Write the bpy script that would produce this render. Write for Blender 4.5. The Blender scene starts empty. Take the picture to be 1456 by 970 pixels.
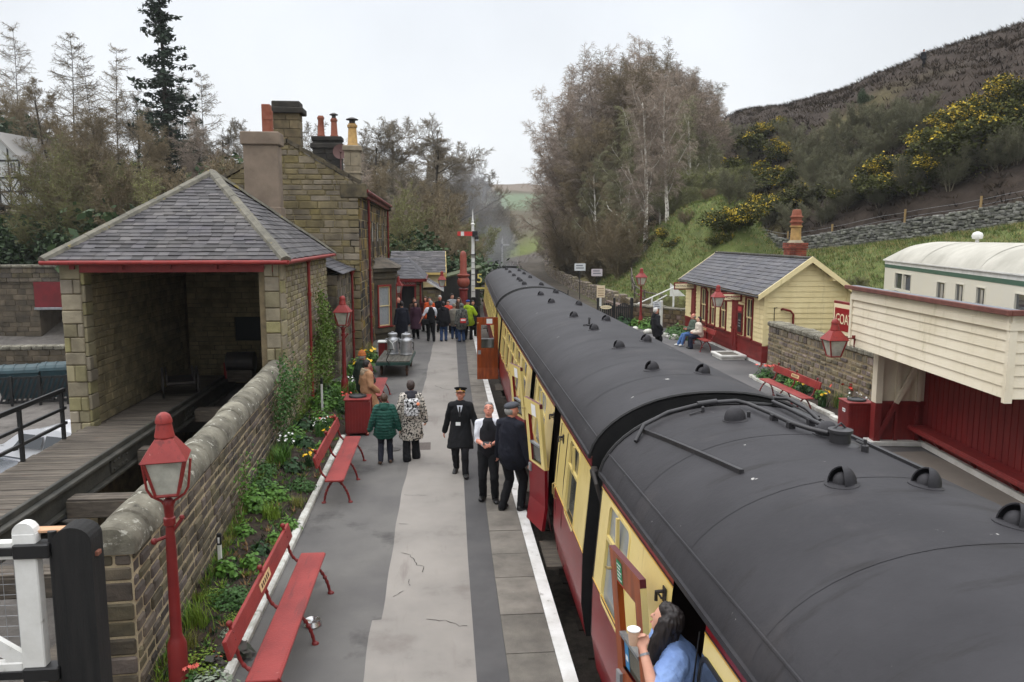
import bpy,bmesh,math,random
import numpy as np
from mathutils import Vector,Matrix,Euler,noise as mnoise
rnd = random.Random(11)
SC = bpy.context.scene
COL = SC.collection
PI = math.pi
def rad(a):
 return math.radians(a)
class MB:
 """Collects primitives; build() links them as one mesh object."""
 def __init__(self):
  self.v,self.f,self.m = [],[],[]
 def add(self,verts,faces,mi=0,M=None):
  o = len(self.v)
  if M is not None:
   verts = [M @ Vector(p) for p in verts]
  self.v += [tuple(p) for p in verts]
  self.f += [tuple(i + o for i in f) for f in faces]
  self.m += [mi] * len(faces)
  return self
 def box(self,x0,x1,y0,y1,z0,z1,mi=0,M=None):
  v = [(x0,y0,z0),(x1,y0,z0),(x1,y1,z0),(x0,y1,z0),(x0,y0,z1),(x1,y0,z1),(x1,y1,z1),(x0,y1,z1)]
  return self.add(v,[(3,2,1,0),(4,5,6,7),(0,1,5,4),(1,2,6,5),(2,3,7,6),(3,0,4,7)],mi,M)
 def bbox(self,x0,x1,y0,y1,z0,z1,b=.01,mi=0,M=None):
  """box with chamfered edges"""
  cx,cy,cz = (x0 + x1) / 2,(y0 + y1) / 2,(z0 + z1) / 2
  hx,hy,hz = abs(x1 - x0) / 2,abs(y1 - y0) / 2,abs(z1 - z0) / 2
  b = min(b,hx * .45,hy * .45,hz * .45)
  idx,v = {},[]
  for sx in (-1,1):
   for sy in (-1,1):
    for sz in (-1,1):
     for a in range(3):
      p = [hx - b,hy - b,hz - b]
      p[a] += b
      idx[(sx,sy,sz,a)] = len(v)
      v.append((cx + sx * p[0],cy + sy * p[1],cz + sz * p[2]))
  f = []
  S = (-1,1)
  for s in S:
   q = [(s,-1,-1),(s,1,-1),(s,1,1),(s,-1,1)]
   f.append([idx[k + (0,)] for k in (q if s > 0 else q[::-1])])
   q = [(-1,s,-1),(-1,s,1),(1,s,1),(1,s,-1)]
   f.append([idx[k + (1,)] for k in (q if s > 0 else q[::-1])])
   q = [(-1,-1,s),(1,-1,s),(1,1,s),(-1,1,s)]
   f.append([idx[k + (2,)] for k in (q if s > 0 else q[::-1])])
  for s in S:
   for t in S:
    q = [idx[(s,t,-1,0)],idx[(s,t,-1,1)],idx[(s,t,1,1)],idx[(s,t,1,0)]]
    f.append(q if s * t < 0 else q[::-1])
    q = [idx[(s,-1,t,0)],idx[(s,-1,t,2)],idx[(s,1,t,2)],idx[(s,1,t,0)]]
    f.append(q[::-1] if s * t < 0 else q)
    q = [idx[(-1,s,t,1)],idx[(-1,s,t,2)],idx[(1,s,t,2)],idx[(1,s,t,1)]]
    f.append(q if s * t < 0 else q[::-1])
  for sx in S:
   for sy in S:
    for sz in S:
     q = [idx[(sx,sy,sz,0)],idx[(sx,sy,sz,1)],idx[(sx,sy,sz,2)]]
     f.append(q if sx * sy * sz > 0 else q[::-1])
  return self.add(v,f,mi,M)
 def tube(self,pts,r,n=8,mi=0,M=None,cap=True):
  pts = [Vector(p) for p in pts]
  if not isinstance(r,(list,tuple)):
   r = [r] * len(pts)
  v,f = [],[]
  up = None
  for i,p in enumerate(pts):
   t = (pts[min(i + 1,len(pts) - 1)] - pts[max(i - 1,0)])
   t = t.normalized() if t.length > 1e-9 else Vector((0,0,1))
   if up is None:
    up = Vector((0,0,1)) if abs(t.z) < .9 else Vector((1,0,0))
   a = t.cross(up).normalized()
   b = a.cross(t)
   up = b
   for k in range(n):
    w = 2 * PI * k / n
    v.append(p + (a * math.cos(w) + b * math.sin(w)) * r[i])
  for i in range(len(pts) - 1):
   for k in range(n):
    f.append((i * n + k,i * n + (k + 1) % n,(i + 1) * n + (k + 1) % n,(i + 1) * n + k))
  if cap:
   f.append(tuple(range(n))[::-1])
   f.append(tuple((len(pts) - 1) * n + k for k in range(n)))
  return self.add(v,f,mi,M)
 def lathe(self,prof,c=(0,0,0),n=16,mi=0,M=None,sx=1,sy=1,a0=0):
  """prof: list of (radius, z), bottom to top"""
  v,f = [],[]
  for (r,z) in prof:
   for k in range(n):
    w = 2 * PI * k / n + a0
    v.append((c[0] + r * math.cos(w) * sx,c[1] + r * math.sin(w) * sy,c[2] + z))
  for i in range(len(prof) - 1):
   for k in range(n):
    f.append((i * n + k,i * n + (k + 1) % n,(i + 1) * n + (k + 1) % n,(i + 1) * n + k))
  f.append(tuple(range(n))[::-1])
  f.append(tuple((len(prof) - 1) * n + k for k in range(n)))
  return self.add(v,f,mi,M)
 def prism(self,poly,d,mi=0,M=None):
  """closed polygon (list of 3d points, counter-clockwise seen from +d) pushed along -d .. by vector d"""
  d = Vector(d)
  n = len(poly)
  v = [Vector(p) for p in poly] + [Vector(p) + d for p in poly]
  f = [tuple(range(n))[::-1],tuple(range(n,2 * n))]
  for i in range(n):
   j = (i + 1) % n
   f.append((i,j,n + j,n + i))
  return self.add(v,f,mi,M)
 def sphere(self,c,r,n=12,mi=0,M=None,s=(1,1,1),zmin=-1):
  k = max(5,n // 2 + 1)
  a0 = math.asin(max(-1,zmin))
  prof = []
  for i in range(k):
   a = a0 + (PI / 2 - a0) * i / (k - 1)
   prof.append((max(1e-4,r * math.cos(a)),r * math.sin(a)))
  v,f = [],[]
  for (q,z) in prof:
   for j in range(n):
    w = 2 * PI * j / n
    v.append((c[0] + q * math.cos(w) * s[0],c[1] + q * math.sin(w) * s[1],c[2] + z * s[2]))
  for i in range(k - 1):
   for j in range(n):
    f.append((i * n + j,i * n + (j + 1) % n,(i + 1) * n + (j + 1) % n,(i + 1) * n + j))
  f.append(tuple(range(n))[::-1])
  f.append(tuple((k - 1) * n + j for j in range(n)))
  return self.add(v,f,mi,M)
 def quad(self,a,b,c,d,mi=0,M=None):
  return self.add([a,b,c,d],[(0,1,2,3)],mi,M)
 def build(self,name,mats,parent=None,smooth=None,loc=None,rz=0):
  me = bpy.data.meshes.new(name)
  me.from_pydata(self.v,[],self.f)
  return link(name,me,mats,parent,smooth,loc,rz,self.m)
def link(name,me,mats,parent=None,smooth=None,loc=None,rz=0,mi=None):
 if not isinstance(mats,(list,tuple)):
  mats = [mats]
 for m in mats:
  me.materials.append(m)
 if mi is not None and len(mats) > 1:
  me.polygons.foreach_set('material_index',mi)
 me.validate()
 if smooth is not None:
  me.polygons.foreach_set('use_smooth',[True] * len(me.polygons))
  if smooth < 180:
   try:
    me.set_sharp_from_angle(angle=rad(smooth))
   except Exception:
    pass
 me.update()
 o = bpy.data.objects.new(name,me)
 COL.objects.link(o)
 if parent is not None:
  o.parent = parent
 if loc is not None:
  o.location = loc
 if rz:
  o.rotation_euler = (0,0,rz)
 return o
def np_mesh(name,V,F,mats,parent=None,smooth=None,loc=None,rz=0,mi=None):
 """V (n,3) array, F (m,k) array of one face size"""
 me = bpy.data.meshes.new(name)
 k = F.shape[1]
 me.vertices.add(len(V))
 me.vertices.foreach_set('co',np.asarray(V,np.float32).ravel())
 me.loops.add(F.size)
 me.loops.foreach_set('vertex_index',np.asarray(F,np.int32).ravel())
 me.polygons.add(len(F))
 me.polygons.foreach_set('loop_start',np.arange(0,F.size,k,dtype=np.int32))
 if not isinstance(mats,(list,tuple)):
  mats = [mats]
 for m in mats:
  me.materials.append(m)
 if mi is not None:
  me.polygons.foreach_set('material_index',np.asarray(mi,np.int32))
 if smooth:
  me.polygons.foreach_set('use_smooth',np.ones(len(F),bool))
 me.update(calc_edges=True)
 me.validate()
 o = bpy.data.objects.new(name,me)
 COL.objects.link(o)
 if parent is not None:
  o.parent = parent
 if loc is not None:
  o.location = loc
 if rz:
  o.rotation_euler = (0,0,rz)
 return o
def tag(o,label=None,cat=None,group=None,kind=None):
 if label:
  o['label'] = label
 if cat:
  o['category'] = cat
 if group:
  o['group'] = group
 if kind:
  o['kind'] = kind
 return o
def thing(name,label,cat,loc=(0,0,0),rz=0,group=None):
 o = bpy.data.objects.new(name,None)
 o.empty_display_size = .2
 COL.objects.link(o)
 o.location = loc
 o.rotation_euler = (0,0,rz)
 return tag(o,label,cat,group)
def struct(o):
 o['kind'] = 'structure'
 return o
def dup(root,loc=None,rz=None,label=None,group=None,scale=None):
 """copy of a thing with copies of its parts and sub-parts (mesh data shared)"""
 def cp(o,parent):
  c = o.copy()
  COL.objects.link(c)
  if parent is not None:
   c.parent = parent
  for ch in list(o.children):
   cp(ch,c)
  return c
 r = cp(root,None)
 if loc is not None:
  r.location = loc
 if rz is not None:
  r.rotation_euler = (0,0,rz)
 if scale is not None:
  r.scale = (scale,) * 3 if not isinstance(scale,tuple) else scale
 if label:
  r['label'] = label
 if group:
  r['group'] = group
 return r
def s(r,g,b):
 """sRGB 0-255 to linear"""
 def c(x):
  x /= 255
  return x / 12.92 if x <= .04045 else ((x + .055) / 1.055) ** 2.4
 return (c(r),c(g),c(b))
MATS = {}
def mat(name,col,rough=.7,col2=None,scale=4,bump=0,bscale=30,island=0,metal=0,spec=.4,
  spots=None,dirt=None,hue=0,stretch=None,coat=0,trans=0,contrast=(.35,.65),detail=6,objvar=0,streak=None):
 """procedural material: base colour, a second colour mixed by noise, per-island or per-object value change,
 spots = (colour, scale, threshold) of lichen / marks, dirt = (colour, scale, threshold)"""
 if name in MATS:
  return MATS[name]
 m = bpy.data.materials.new(name)
 m.use_nodes = True
 nt = m.node_tree
 N,Lk = nt.nodes,nt.links
 bs = N['Principled BSDF']
 bs.inputs['Roughness'].default_value = rough
 bs.inputs['Metallic'].default_value = metal
 bs.inputs['Specular IOR Level'].default_value = spec
 if coat:
  bs.inputs['Coat Weight'].default_value = coat
  bs.inputs['Coat Roughness'].default_value = .08
 if trans:
  bs.inputs['Transmission Weight'].default_value = trans
 tc = N.new('ShaderNodeTexCoord')
 vec = tc.outputs['Object']
 if stretch:
  mp = N.new('ShaderNodeMapping')
  mp.inputs['Scale'].default_value = stretch
  Lk.new(vec,mp.inputs['Vector'])
  vec = mp.outputs['Vector']
 def noise(sc,det=detail,rgh=.6):
  n = N.new('ShaderNodeTexNoise')
  n.inputs['Scale'].default_value = sc
  n.inputs['Detail'].default_value = det
  n.inputs['Roughness'].default_value = rgh
  Lk.new(vec,n.inputs['Vector'])
  return n.outputs['Fac']
 def ramp(fac,a,b):
  r = N.new('ShaderNodeMapRange')
  r.inputs['From Min'].default_value = a
  r.inputs['From Max'].default_value = b
  Lk.new(fac,r.inputs['Value'])
  return r.outputs['Result']
 def mix(fac,a,b,mode='MIX'):
  x = N.new('ShaderNodeMix')
  x.data_type = 'RGBA'
  x.blend_type = mode
  if isinstance(fac,float):
   x.inputs['Factor'].default_value = fac
  else:
   Lk.new(fac,x.inputs['Factor'])
  for k,q in ((6,a),(7,b)):
   if isinstance(q,tuple):
    x.inputs[k].default_value = q + (1,)
   else:
    Lk.new(q,x.inputs[k])
  return x.outputs[2]
 cur = tuple(col)
 if col2 is not None:
  cur = mix(ramp(noise(scale),*contrast),cur,tuple(col2))
 if island or objvar:
  hsv = N.new('ShaderNodeHueSaturation')
  if isinstance(cur,tuple):
   hsv.inputs['Color'].default_value = cur + (1,)
  else:
   Lk.new(cur,hsv.inputs['Color'])
  if island:
   g = N.new('ShaderNodeNewGeometry')
   src = g.outputs['Random Per Island']
  else:
   g = N.new('ShaderNodeObjectInfo')
   src = g.outputs['Random']
  k = island or objvar
  r = N.new('ShaderNodeMapRange')
  r.inputs['To Min'].default_value = 1 - k
  r.inputs['To Max'].default_value = 1 + k
  Lk.new(src,r.inputs['Value'])
  Lk.new(r.outputs['Result'],hsv.inputs['Value'])
  if hue:
   w = N.new('ShaderNodeTexWhiteNoise')
   w.noise_dimensions = '1D'
   Lk.new(src,w.inputs['W'])
   r2 = N.new('ShaderNodeMapRange')
   r2.inputs['To Min'].default_value = .5 - hue
   r2.inputs['To Max'].default_value = .5 + hue
   Lk.new(w.outputs['Value'],r2.inputs['Value'])
   Lk.new(r2.outputs['Result'],hsv.inputs['Hue'])
   r3 = N.new('ShaderNodeMapRange')
   r3.inputs['To Min'].default_value = .7
   r3.inputs['To Max'].default_value = 1.25
   Lk.new(w.outputs['Value'],r3.inputs['Value'])
   Lk.new(r3.outputs['Result'],hsv.inputs['Saturation'])
  cur = hsv.outputs['Color']
 for extra in (dirt,spots):
  if extra:
   c,sc,th = extra[:3]
   wd = extra[3] if len(extra) > 3 else .06
   cur = mix(ramp(noise(sc,8,.65),th,th + wd),cur,tuple(c))
 if streak:
  mp2 = N.new('ShaderNodeMapping')
  mp2.inputs['Scale'].default_value = streak[1]
  Lk.new(tc.outputs['Object'],mp2.inputs['Vector'])
  n2 = N.new('ShaderNodeTexNoise')
  n2.inputs['Scale'].default_value = 1
  n2.inputs['Detail'].default_value = 6
  n2.inputs['Roughness'].default_value = .65
  Lk.new(mp2.outputs['Vector'],n2.inputs['Vector'])
  cur = mix(ramp(n2.outputs['Fac'],streak[2],streak[2] + streak[3]),cur,tuple(streak[0]))
 if isinstance(cur,tuple):
  bs.inputs['Base Color'].default_value = cur + (1,)
 else:
  Lk.new(cur,bs.inputs['Base Color'])
 if bump:
  b = N.new('ShaderNodeBump')
  b.inputs['Strength'].default_value = min(1,bump)
  b.inputs['Distance'].default_value = .02 * max(1,bump)
  Lk.new(noise(bscale,8,.65),b.inputs['Height'])
  Lk.new(b.outputs['Normal'],bs.inputs['Normal'])
 MATS[name] = m
 return m
def glass(name,tint=(.05,.055,.06),rough=.04,spec=.8):
 return mat(name,tint,rough,spec=spec)
def text_mesh(txt,size,name,material,parent,loc,rot,extrude=.004,align='CENTER'):
 cu = bpy.data.curves.new(name,'FONT')
 cu.body = txt
 cu.size = size
 cu.extrude = extrude
 cu.align_x = align
 cu.align_y = 'CENTER'
 o = bpy.data.objects.new(name,cu)
 COL.objects.link(o)
 bpy.context.view_layer.update()
 me = bpy.data.meshes.new_from_object(o)
 bpy.data.objects.remove(o)
 me.materials.clear()
 t = link(name,me,material,parent)
 t.location = loc
 t.rotation_euler = rot
 return t
def lerp(a,b,t):
 return a + (b - a) * t
def sstep(a,b,x):
 t = np.clip((x - a) / (b - a),0,1)
 return t * t * (3 - 2 * t)
RED = mat('maroon_paint',s(122,38,36),.42,col2=s(102,28,28),scale=3,spec=.35,bump=.12,bscale=60,dirt=(s(84,40,36),6,.66,.1))
REDL = mat('faded_red_paint',streak=(s(112,44,42),(14,1.2,14),.56,.1),col=s(144,54,50),rough=.42,col2=s(124,42,40),scale=2.5,spec=.28,bump=.2,bscale=40,spots=(s(168,104,96),14,.69,.03),dirt=(s(90,50,45),7,.66))
CREAM = mat('cream_paint',streak=(s(196,180,136),(4,4,.5),.58,.14),col=s(226,211,164),rough=.5,col2=s(214,197,148),scale=1.5,bump=.06,bscale=40,dirt=(s(170,158,120),3,.68))
WHITE = mat('white_paint',s(226,226,222),.5,col2=s(205,204,198),scale=3,bump=.1,bscale=40,dirt=(s(140,136,126),6,.66))
BLACK = mat('black_paint',s(24,24,25),.45,col2=s(38,38,38),scale=5,bump=.1,bscale=50)
IRON = mat('dark_iron',s(46,44,44),.5,col2=s(60,54,50),scale=6,bump=.15,bscale=60,metal=.3)
GLASS = glass('window_glass')
LAMPGLASS = mat('lamp_glass',s(190,190,178),.15,col2=s(150,150,140),scale=5,spec=.6)
SLATE = mat('roof_slate',s(65,63,67),.6,spec=.25,col2=s(82,79,78),scale=1.3,bump=.25,bscale=25,island=.45,hue=.02,spots=(s(128,126,112),9,.66))
SLATE_D = mat('dark_roof_slate',s(68,69,76),.55,col2=s(86,84,86),scale=1.3,bump=.25,bscale=25,island=.25,hue=.02,spots=(s(120,118,104),7,.66))
STONE = mat('sandstone_block',s(134,122,96),.9,col2=s(82,74,60),scale=2.2,bump=.9,bscale=14,island=.3,hue=.012,dirt=(s(52,48,42),1.6,.6,.2),spots=(s(150,140,104),11,.68))
STONE_D = mat('weathered_dark_stone',s(108,98,80),.9,col2=s(70,64,55),scale=2.4,bump=.9,bscale=14,island=.33,hue=.014,dirt=(s(38,36,34),1.5,.58,.2),spots=(s(176,174,164),9,.71))
COPING = mat('lichen_coping_stone',s(128,124,110),.95,col2=s(84,80,70),scale=3,bump=1,bscale=16,island=.15,dirt=(s(52,50,44),4,.6,.1),spots=(s(172,170,158),9,.585,.07))
MORTAR = mat('pale_mortar',s(150,136,108),.95,col2=s(116,104,82),scale=4,bump=.6,bscale=40)
MORTAR_D = mat('brown_mortar',s(122,108,82),.95,col2=s(84,76,60),scale=4,bump=.6,bscale=40)
WOOD_GREY = mat('weathered_timber',s(96,88,78),.85,col2=s(66,60,54),scale=3,bump=.5,bscale=20,island=.22,stretch=(1,6,6),dirt=(s(98,70,52),2.5,.64))
# ================================================================ SETTING
def xl(y):
 """left side of the train: the line curves gently to the right"""
 y = np.maximum(np.asarray(y,float),0)
 yy = np.minimum(y,240)
 return 1.66 + .00045 * yy ** 2 + (y - yy) * .216
def edge(y):
 return 1.36 + .00022 * np.maximum(np.asarray(y,float),0) ** 2
def fbm(x,y,sc,seed=0):
 """cheap smooth value noise, vectorised"""
 x = np.asarray(x,float) / sc + seed * 17.3
 y = np.asarray(y,float) / sc - seed * 9.1
 out,amp = 0,1
 for k in range(4):
  xi,yi = np.floor(x),np.floor(y)
  fx,fy = x - xi,y - yi
  fx,fy = fx * fx * (3 - 2 * fx),fy * fy * (3 - 2 * fy)
  def h(a,b):
   q = np.sin(a * 127.1 + b * 311.7 + k * 3.3) * 43758.5453
   return q - np.floor(q)
  out = out + amp * (h(xi,yi) * (1 - fx) * (1 - fy) + h(xi + 1,yi) * fx * (1 - fy) + h(xi,yi + 1) * (1 - fx) * fy + h(xi + 1,yi + 1) * fx * fy - .5)
  amp *= .5
  x,y = x * 2.03,y * 2.03
 return out
def wall_side(x,y):
 """distance behind the dry stone wall on the right hand bank"""
 return (x - 31) * .94 + (y - 67) * .35
def hz(x,y):
 x = np.asarray(x,float)
 y = np.asarray(y,float)
 c = xl(y) + 3.1
 u = x - c
 L = np.maximum(-u - 7,0)
 far = sstep(42,75,y)
 yard = sstep(0,2.5,-x - 4.2) * (1 - sstep(46,66,y))
 z = -.98 - 1.35 * yard
 z = z + far * 9.5 * (1 - np.exp(-L / 30)) + (1 - far) * np.clip(-x - 27,0,40) * .22
 r = np.maximum(u - 7.2,0)
 z = z + .95 * sstep(4.2,5.2,u) * (1 - sstep(43,50,y))
 s2 = wall_side(x,y)
 z = z + sstep(42,58,y) * np.minimum(.75 * r,6) * (1 - sstep(.37,.46,x / np.maximum(y,1))) * (1 - sstep(-9,2,s2) * .6)
 zw = np.clip(2.9 + (67 - y) * .13,2.0,9)
 z = z + zw * np.where(s2 < 0,sstep(-19,0,s2),1) * sstep(9,15,u)
 P = 37 - .165 * np.clip(y - 70,0,140)
 z = z + np.where(s2 > 0,P * (1 - np.exp(-np.maximum(s2,0) / 28)),0) * sstep(4,38,u)
 z = z + np.where(s2 > 0,fbm(x,y,9,2) * 1.5 * sstep(2,14,s2),0) + fbm(x,y,5,1) * .25 * sstep(1,9,r) * sstep(20,40,y)
 z = z + .95 * sstep(43,50,y) * sstep(10,16,u) * sstep(-26,-12,s2)
 z = z + fbm(x,y,30,3) * 1.6 * sstep(5,40,L) * far
 zf = 60 * sstep(300,900,y) + fbm(x,y,120,4) * 8 * sstep(300,600,y)
 return z * (1 - sstep(300,520,y) * .6) + zf
def H(x,y):
 return float(hz(np.array([x]),np.array([y]))[0])
def ground():
 xs = np.concatenate([-np.geomspace(420,30,34),np.arange(-28,26,.8),np.arange(26,80,1.2),np.geomspace(80,520,40)])
 ys = np.concatenate([np.arange(-25,40,1.0),np.arange(40,130,1.0),np.geomspace(130,1100,90)])
 X,Y = np.meshgrid(xs,ys)
 Z = hz(X,Y)
 nx,ny = len(xs),len(ys)
 V = np.stack([X.ravel(),Y.ravel(),Z.ravel()],1)
 i = np.arange(nx - 1)[None,:] + np.arange(ny - 1)[:,None] * nx
 i = i.ravel()
 F = np.stack([i,i + 1,i + nx + 1,i + nx],1)
 m = bpy.data.materials.new('terrain')
 m.use_nodes = True
 nt = m.node_tree
 N,Lk = nt.nodes,nt.links
 bs = N['Principled BSDF']
 bs.inputs['Roughness'].default_value = .95
 bs.inputs['Specular IOR Level'].default_value = .15
 at = N.new('ShaderNodeAttribute')
 at.attribute_name = 'cover'
 tc = N.new('ShaderNodeTexCoord')
 n1 = N.new('ShaderNodeTexNoise')
 n1.inputs['Scale'].default_value = .9
 n1.inputs['Detail'].default_value = 10
 n1.inputs['Roughness'].default_value = .75
 Lk.new(tc.outputs['Object'],n1.inputs['Vector'])
 mr = N.new('ShaderNodeMapRange')
 mr.inputs['From Min'].default_value = .3
 mr.inputs['From Max'].default_value = .7
 mr.inputs['To Min'].default_value = .55
 mr.inputs['To Max'].default_value = 1.45
 Lk.new(n1.outputs['Fac'],mr.inputs['Value'])
 vm = N.new('ShaderNodeVectorMath')
 vm.operation = 'SCALE'
 Lk.new(at.outputs['Color'],vm.inputs[0])
 Lk.new(mr.outputs['Result'],vm.inputs['Scale'])
 Lk.new(vm.outputs[0],bs.inputs['Base Color'])
 b = N.new('ShaderNodeBump')
 b.inputs['Distance'].default_value = .12
 Lk.new(n1.outputs['Fac'],b.inputs['Height'])
 Lk.new(b.outputs['Normal'],bs.inputs['Normal'])
 o = np_mesh('ground',V,F,m,smooth=True)
 x,y = V[:,0],V[:,1]
 u = x - xl(y) - 3.1
 s2 = wall_side(x,y)
 grass = np.array(s(88,97,54))
 heather = np.array(s(60,52,46))
 litter = np.array(s(74,66,46))
 tarmac = np.array(s(104,100,96))
 ballast = np.array(s(76,70,62))
 field = np.array(s(94,108,82))
 moor = np.array(s(104,92,78))
 rough = np.array(s(110,103,68))
 col = np.tile(litter,(len(V),1))
 def put(mask,c):
  nonlocal col
  mask = np.clip(mask,0,1)[:,None]
  col = col * (1 - mask) + c * mask
 nz = fbm(x,y,14,5)
 put(sstep(-7,-6,-np.abs(u)) * (y < 300),ballast)
 put(sstep(6,7.5,u) * sstep(-1,0,-s2),grass)
 put(sstep(6,7.5,u) * sstep(-1,0,-s2) * sstep(.05,.35,nz + (y - 66) * .02),rough)
 put(sstep(.0,1,s2) * (y < 320) * sstep(10,24,u),heather)
 put(sstep(.0,1,s2) * sstep(.1,.4,fbm(x,y,22,6) - s2 * .012) * sstep(10,24,u),rough * .8)
 put(sstep(4,6,-x) * (1 - sstep(48,58,y)) * sstep(-34,-28,x),tarmac)
 put(sstep(5,9,-u) * sstep(48,60,y) * sstep(-24,-10,u),np.array(s(92,100,50)))
 put(sstep(520,560,y) * sstep(-60,-40,-np.abs(y - 610)) * sstep(-.1,.1,fbm(x,y,90,7) + .05),field)
 put(sstep(680,720,y),moor)
 a = o.data.color_attributes.new('cover','FLOAT_COLOR','POINT')
 a.data.foreach_set('color',np.concatenate([col,np.ones((len(V),1))],1).astype(np.float32).ravel())
 struct(o)
ground()
TAR = mat('old_tarmac',s(102,100,97),.85,col2=s(86,84,83),scale=.7,bump=.35,bscale=120,dirt=(s(68,66,65),.8,.555,.12),spots=(s(134,131,127),26,.68),streak=(s(88,86,84),(2.6,.4,1),.56,.12))
TAR_D = mat('dark_tarmac_strip',s(82,81,81),.85,col2=s(70,69,70),scale=1.1,bump=.35,bscale=130,spots=(s(112,110,107),30,.71))
TAR_L = mat('pale_surface_strip',s(141,136,130),.9,col2=s(126,122,117),scale=.8,bump=.4,bscale=140,dirt=(s(112,105,100),.8,.58,.14),spots=(s(92,87,83),30,.7),streak=(s(120,113,108),(3,.35,1),.58,.12))
CRACK = mat('surface_crack',s(74,69,65),.95)
SLABM = mat('edge_slab_concrete',s(122,117,109),.9,col2=s(96,92,86),scale=2.2,bump=.6,bscale=60,island=.14,dirt=(s(72,69,66),1.2,.6,.12),spots=(s(150,148,140),22,.69))
WLINE = mat('white_edge_paint',s(224,224,222),.6,col2=s(196,195,190),scale=3,bump=.2,bscale=60,dirt=(s(128,124,118),6,.61,.08),spots=(s(150,147,140),22,.66))
def strip(mb,fa,fb,ys,z,mi=0):
 """flat ribbon between two curves x = fa(y), fb(y)"""
 n = len(ys)
 v = [(float(fa(q)),q,z) for q in ys] + [(float(fb(q)),q,z) for q in ys]
 mb.add(v,[(i,n + i,n + i + 1,i + 1) for i in range(n - 1)],mi)
def solid(fa,fb,ys,z0,z1,name,m):
 mb = MB()
 n = len(ys)
 A = [float(fa(q)) for q in ys]
 B = [float(fb(q)) for q in ys]
 v = [(a,q,z) for z in (z0,z1) for a,q in zip(A,ys)] + [(b,q,z) for z in (z0,z1) for b,q in zip(B,ys)]
 f = []
 for i in range(n - 1):
  f.append((n + i,3 * n + i,3 * n + i + 1,n + i + 1))
  f.append((i,n + i,n + i + 1,i + 1))
  f.append((2 * n + i,2 * n + i + 1,3 * n + i + 1,3 * n + i))
 f.append((0,2 * n,3 * n,n))
 f.append((n - 1,2 * n - 1,4 * n - 1,3 * n - 1))
 mb.add(v,f)
 return struct(mb.build(name,m))
PE = 38.4
YS = [float(q) for q in np.linspace(-6,PE,60)]
solid(lambda y: -2.25 if y < 23.2 else -9,lambda y: edge(y) - .03,[-6 + .5 * i for i in range(59)] + [23.19,23.21] + [24 + .5 * i for i in range(29)] + [PE],-1.1,0,'platform',TAR)
def wig(y,a=.02,sc=1.3,sd=0):
 return a * math.sin(y * sc + sd) + a * .6 * math.sin(y * sc * 2.7 + sd * 2)
def jog(y):
 return -.11 if y < 9.0 else 0
SL = lambda y: np.interp(y,[6,11,20,34.7,39],[-.71,-.76,-.62,-.30,-.25]) + wig(y,.014) - jog(y) * -1
SR = lambda y: np.interp(y,[6,10.8,19,33.4,39],[.32,.35,.47,.66,.75])
DR = lambda y: np.interp(y,[6,10.5,16,26,33.4,39],[.65,.69,.79,.92,1.06,1.15])
mb = MB()
fine = [float(q) for q in np.concatenate([np.linspace(-6,8.99,40),np.linspace(9.0,30,80),np.linspace(30.2,PE,12)])]
strip(mb,SL,SR,fine,.005)
crk = random.Random(5)
def crack(mb,pts,w=.006,z=.009):
 P = []
 for a,b in zip(pts,pts[1:]):
  n = max(2,int(math.dist(a,b) / .06))
  for i in range(n):
   t = i / n
   P.append((lerp(a[0],b[0],t) + crk.uniform(-.014,.014),lerp(a[1],b[1],t) + crk.uniform(-.014,.014)))
 P.append(pts[-1])
 v,f = [],[]
 for i,p in enumerate(P):
  q = P[min(i + 1,len(P) - 1)]
  o = P[max(i - 1,0)]
  d = Vector((q[0] - o[0],q[1] - o[1])).normalized()
  ww = w * crk.uniform(.4,1.3)
  v += [(p[0] - d.y * ww,p[1] + d.x * ww,z),(p[0] + d.y * ww,p[1] - d.x * ww,z)]
 for i in range(len(P) - 1):
  f.append((2 * i,2 * i + 1,2 * i + 3,2 * i + 2))
 mb.add(v,f,1)
crack(mb,[(-.62,11.0),(-.48,10.9),(-.36,10.55),(-.28,10.5),(-.29,10.3)])
crack(mb,[(-.47,10.1),(-.44,9.9)],.006)
crack(mb,[(-.64,9.6),(-.52,9.75)],.006)
crack(mb,[(-.22,8.95),(.02,8.9),(.18,8.75),(.27,8.75)])
crack(mb,[(-.68,13.6),(-.3,13.55)],.005)
crack(mb,[(-.7,12.2),(-.55,12.15)],.006)
crack(mb,[(-.2,24.0),(.1,23.4),(.3,23.3)],.01)
struct(mb.build('pavement_strip',[TAR_L,CRACK]))
mb = MB()
strip(mb,SR,DR,fine,.006)
struct(mb.build('pavement_strip',[TAR_D]))
mb = MB()
y = 3.0
q = random.Random(3)
while y < PE - .6:
 l = q.choice([.62,.9,.98,1.05,.8]) if y < 20 else 1.0
 l = min(l,PE - y)
 x0,x1 = float(DR(y)) + .006,float(edge(y)) - .16
 x0b,x1b = float(DR(y + l)) + .006,float(edge(y + l)) - .16
 z = .010 + q.uniform(0,.006)
 e = .008
 mb.add([(x0,y + e,-.03),(x1,y + e,-.03),(x1b,y + l - e,-.03),(x0b,y + l - e,-.03),(x0,y + e,z),(x1,y + e,z),(x1b,y + l - e,z),(x0b,y + l - e,z)],
     [(4,5,6,7),(0,1,5,4),(1,2,6,5),(2,3,7,6),(3,0,4,7)])
 y += l
struct(mb.build('pavement_slabs',SLABM))
solid(lambda y: edge(y) - .155,lambda y: edge(y),[2 + .8 * i for i in range(45)] + [PE - .05],-.16,.016,'platform_edge',WLINE)
mb = MB()
mb.box(.3,1.66,PE - .04,PE + .1,-.2,.02)
struct(mb.build('platform_edge',WLINE))
RPX = lambda y: 6.95 + .00045 * max(y,0) ** 2
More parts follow.
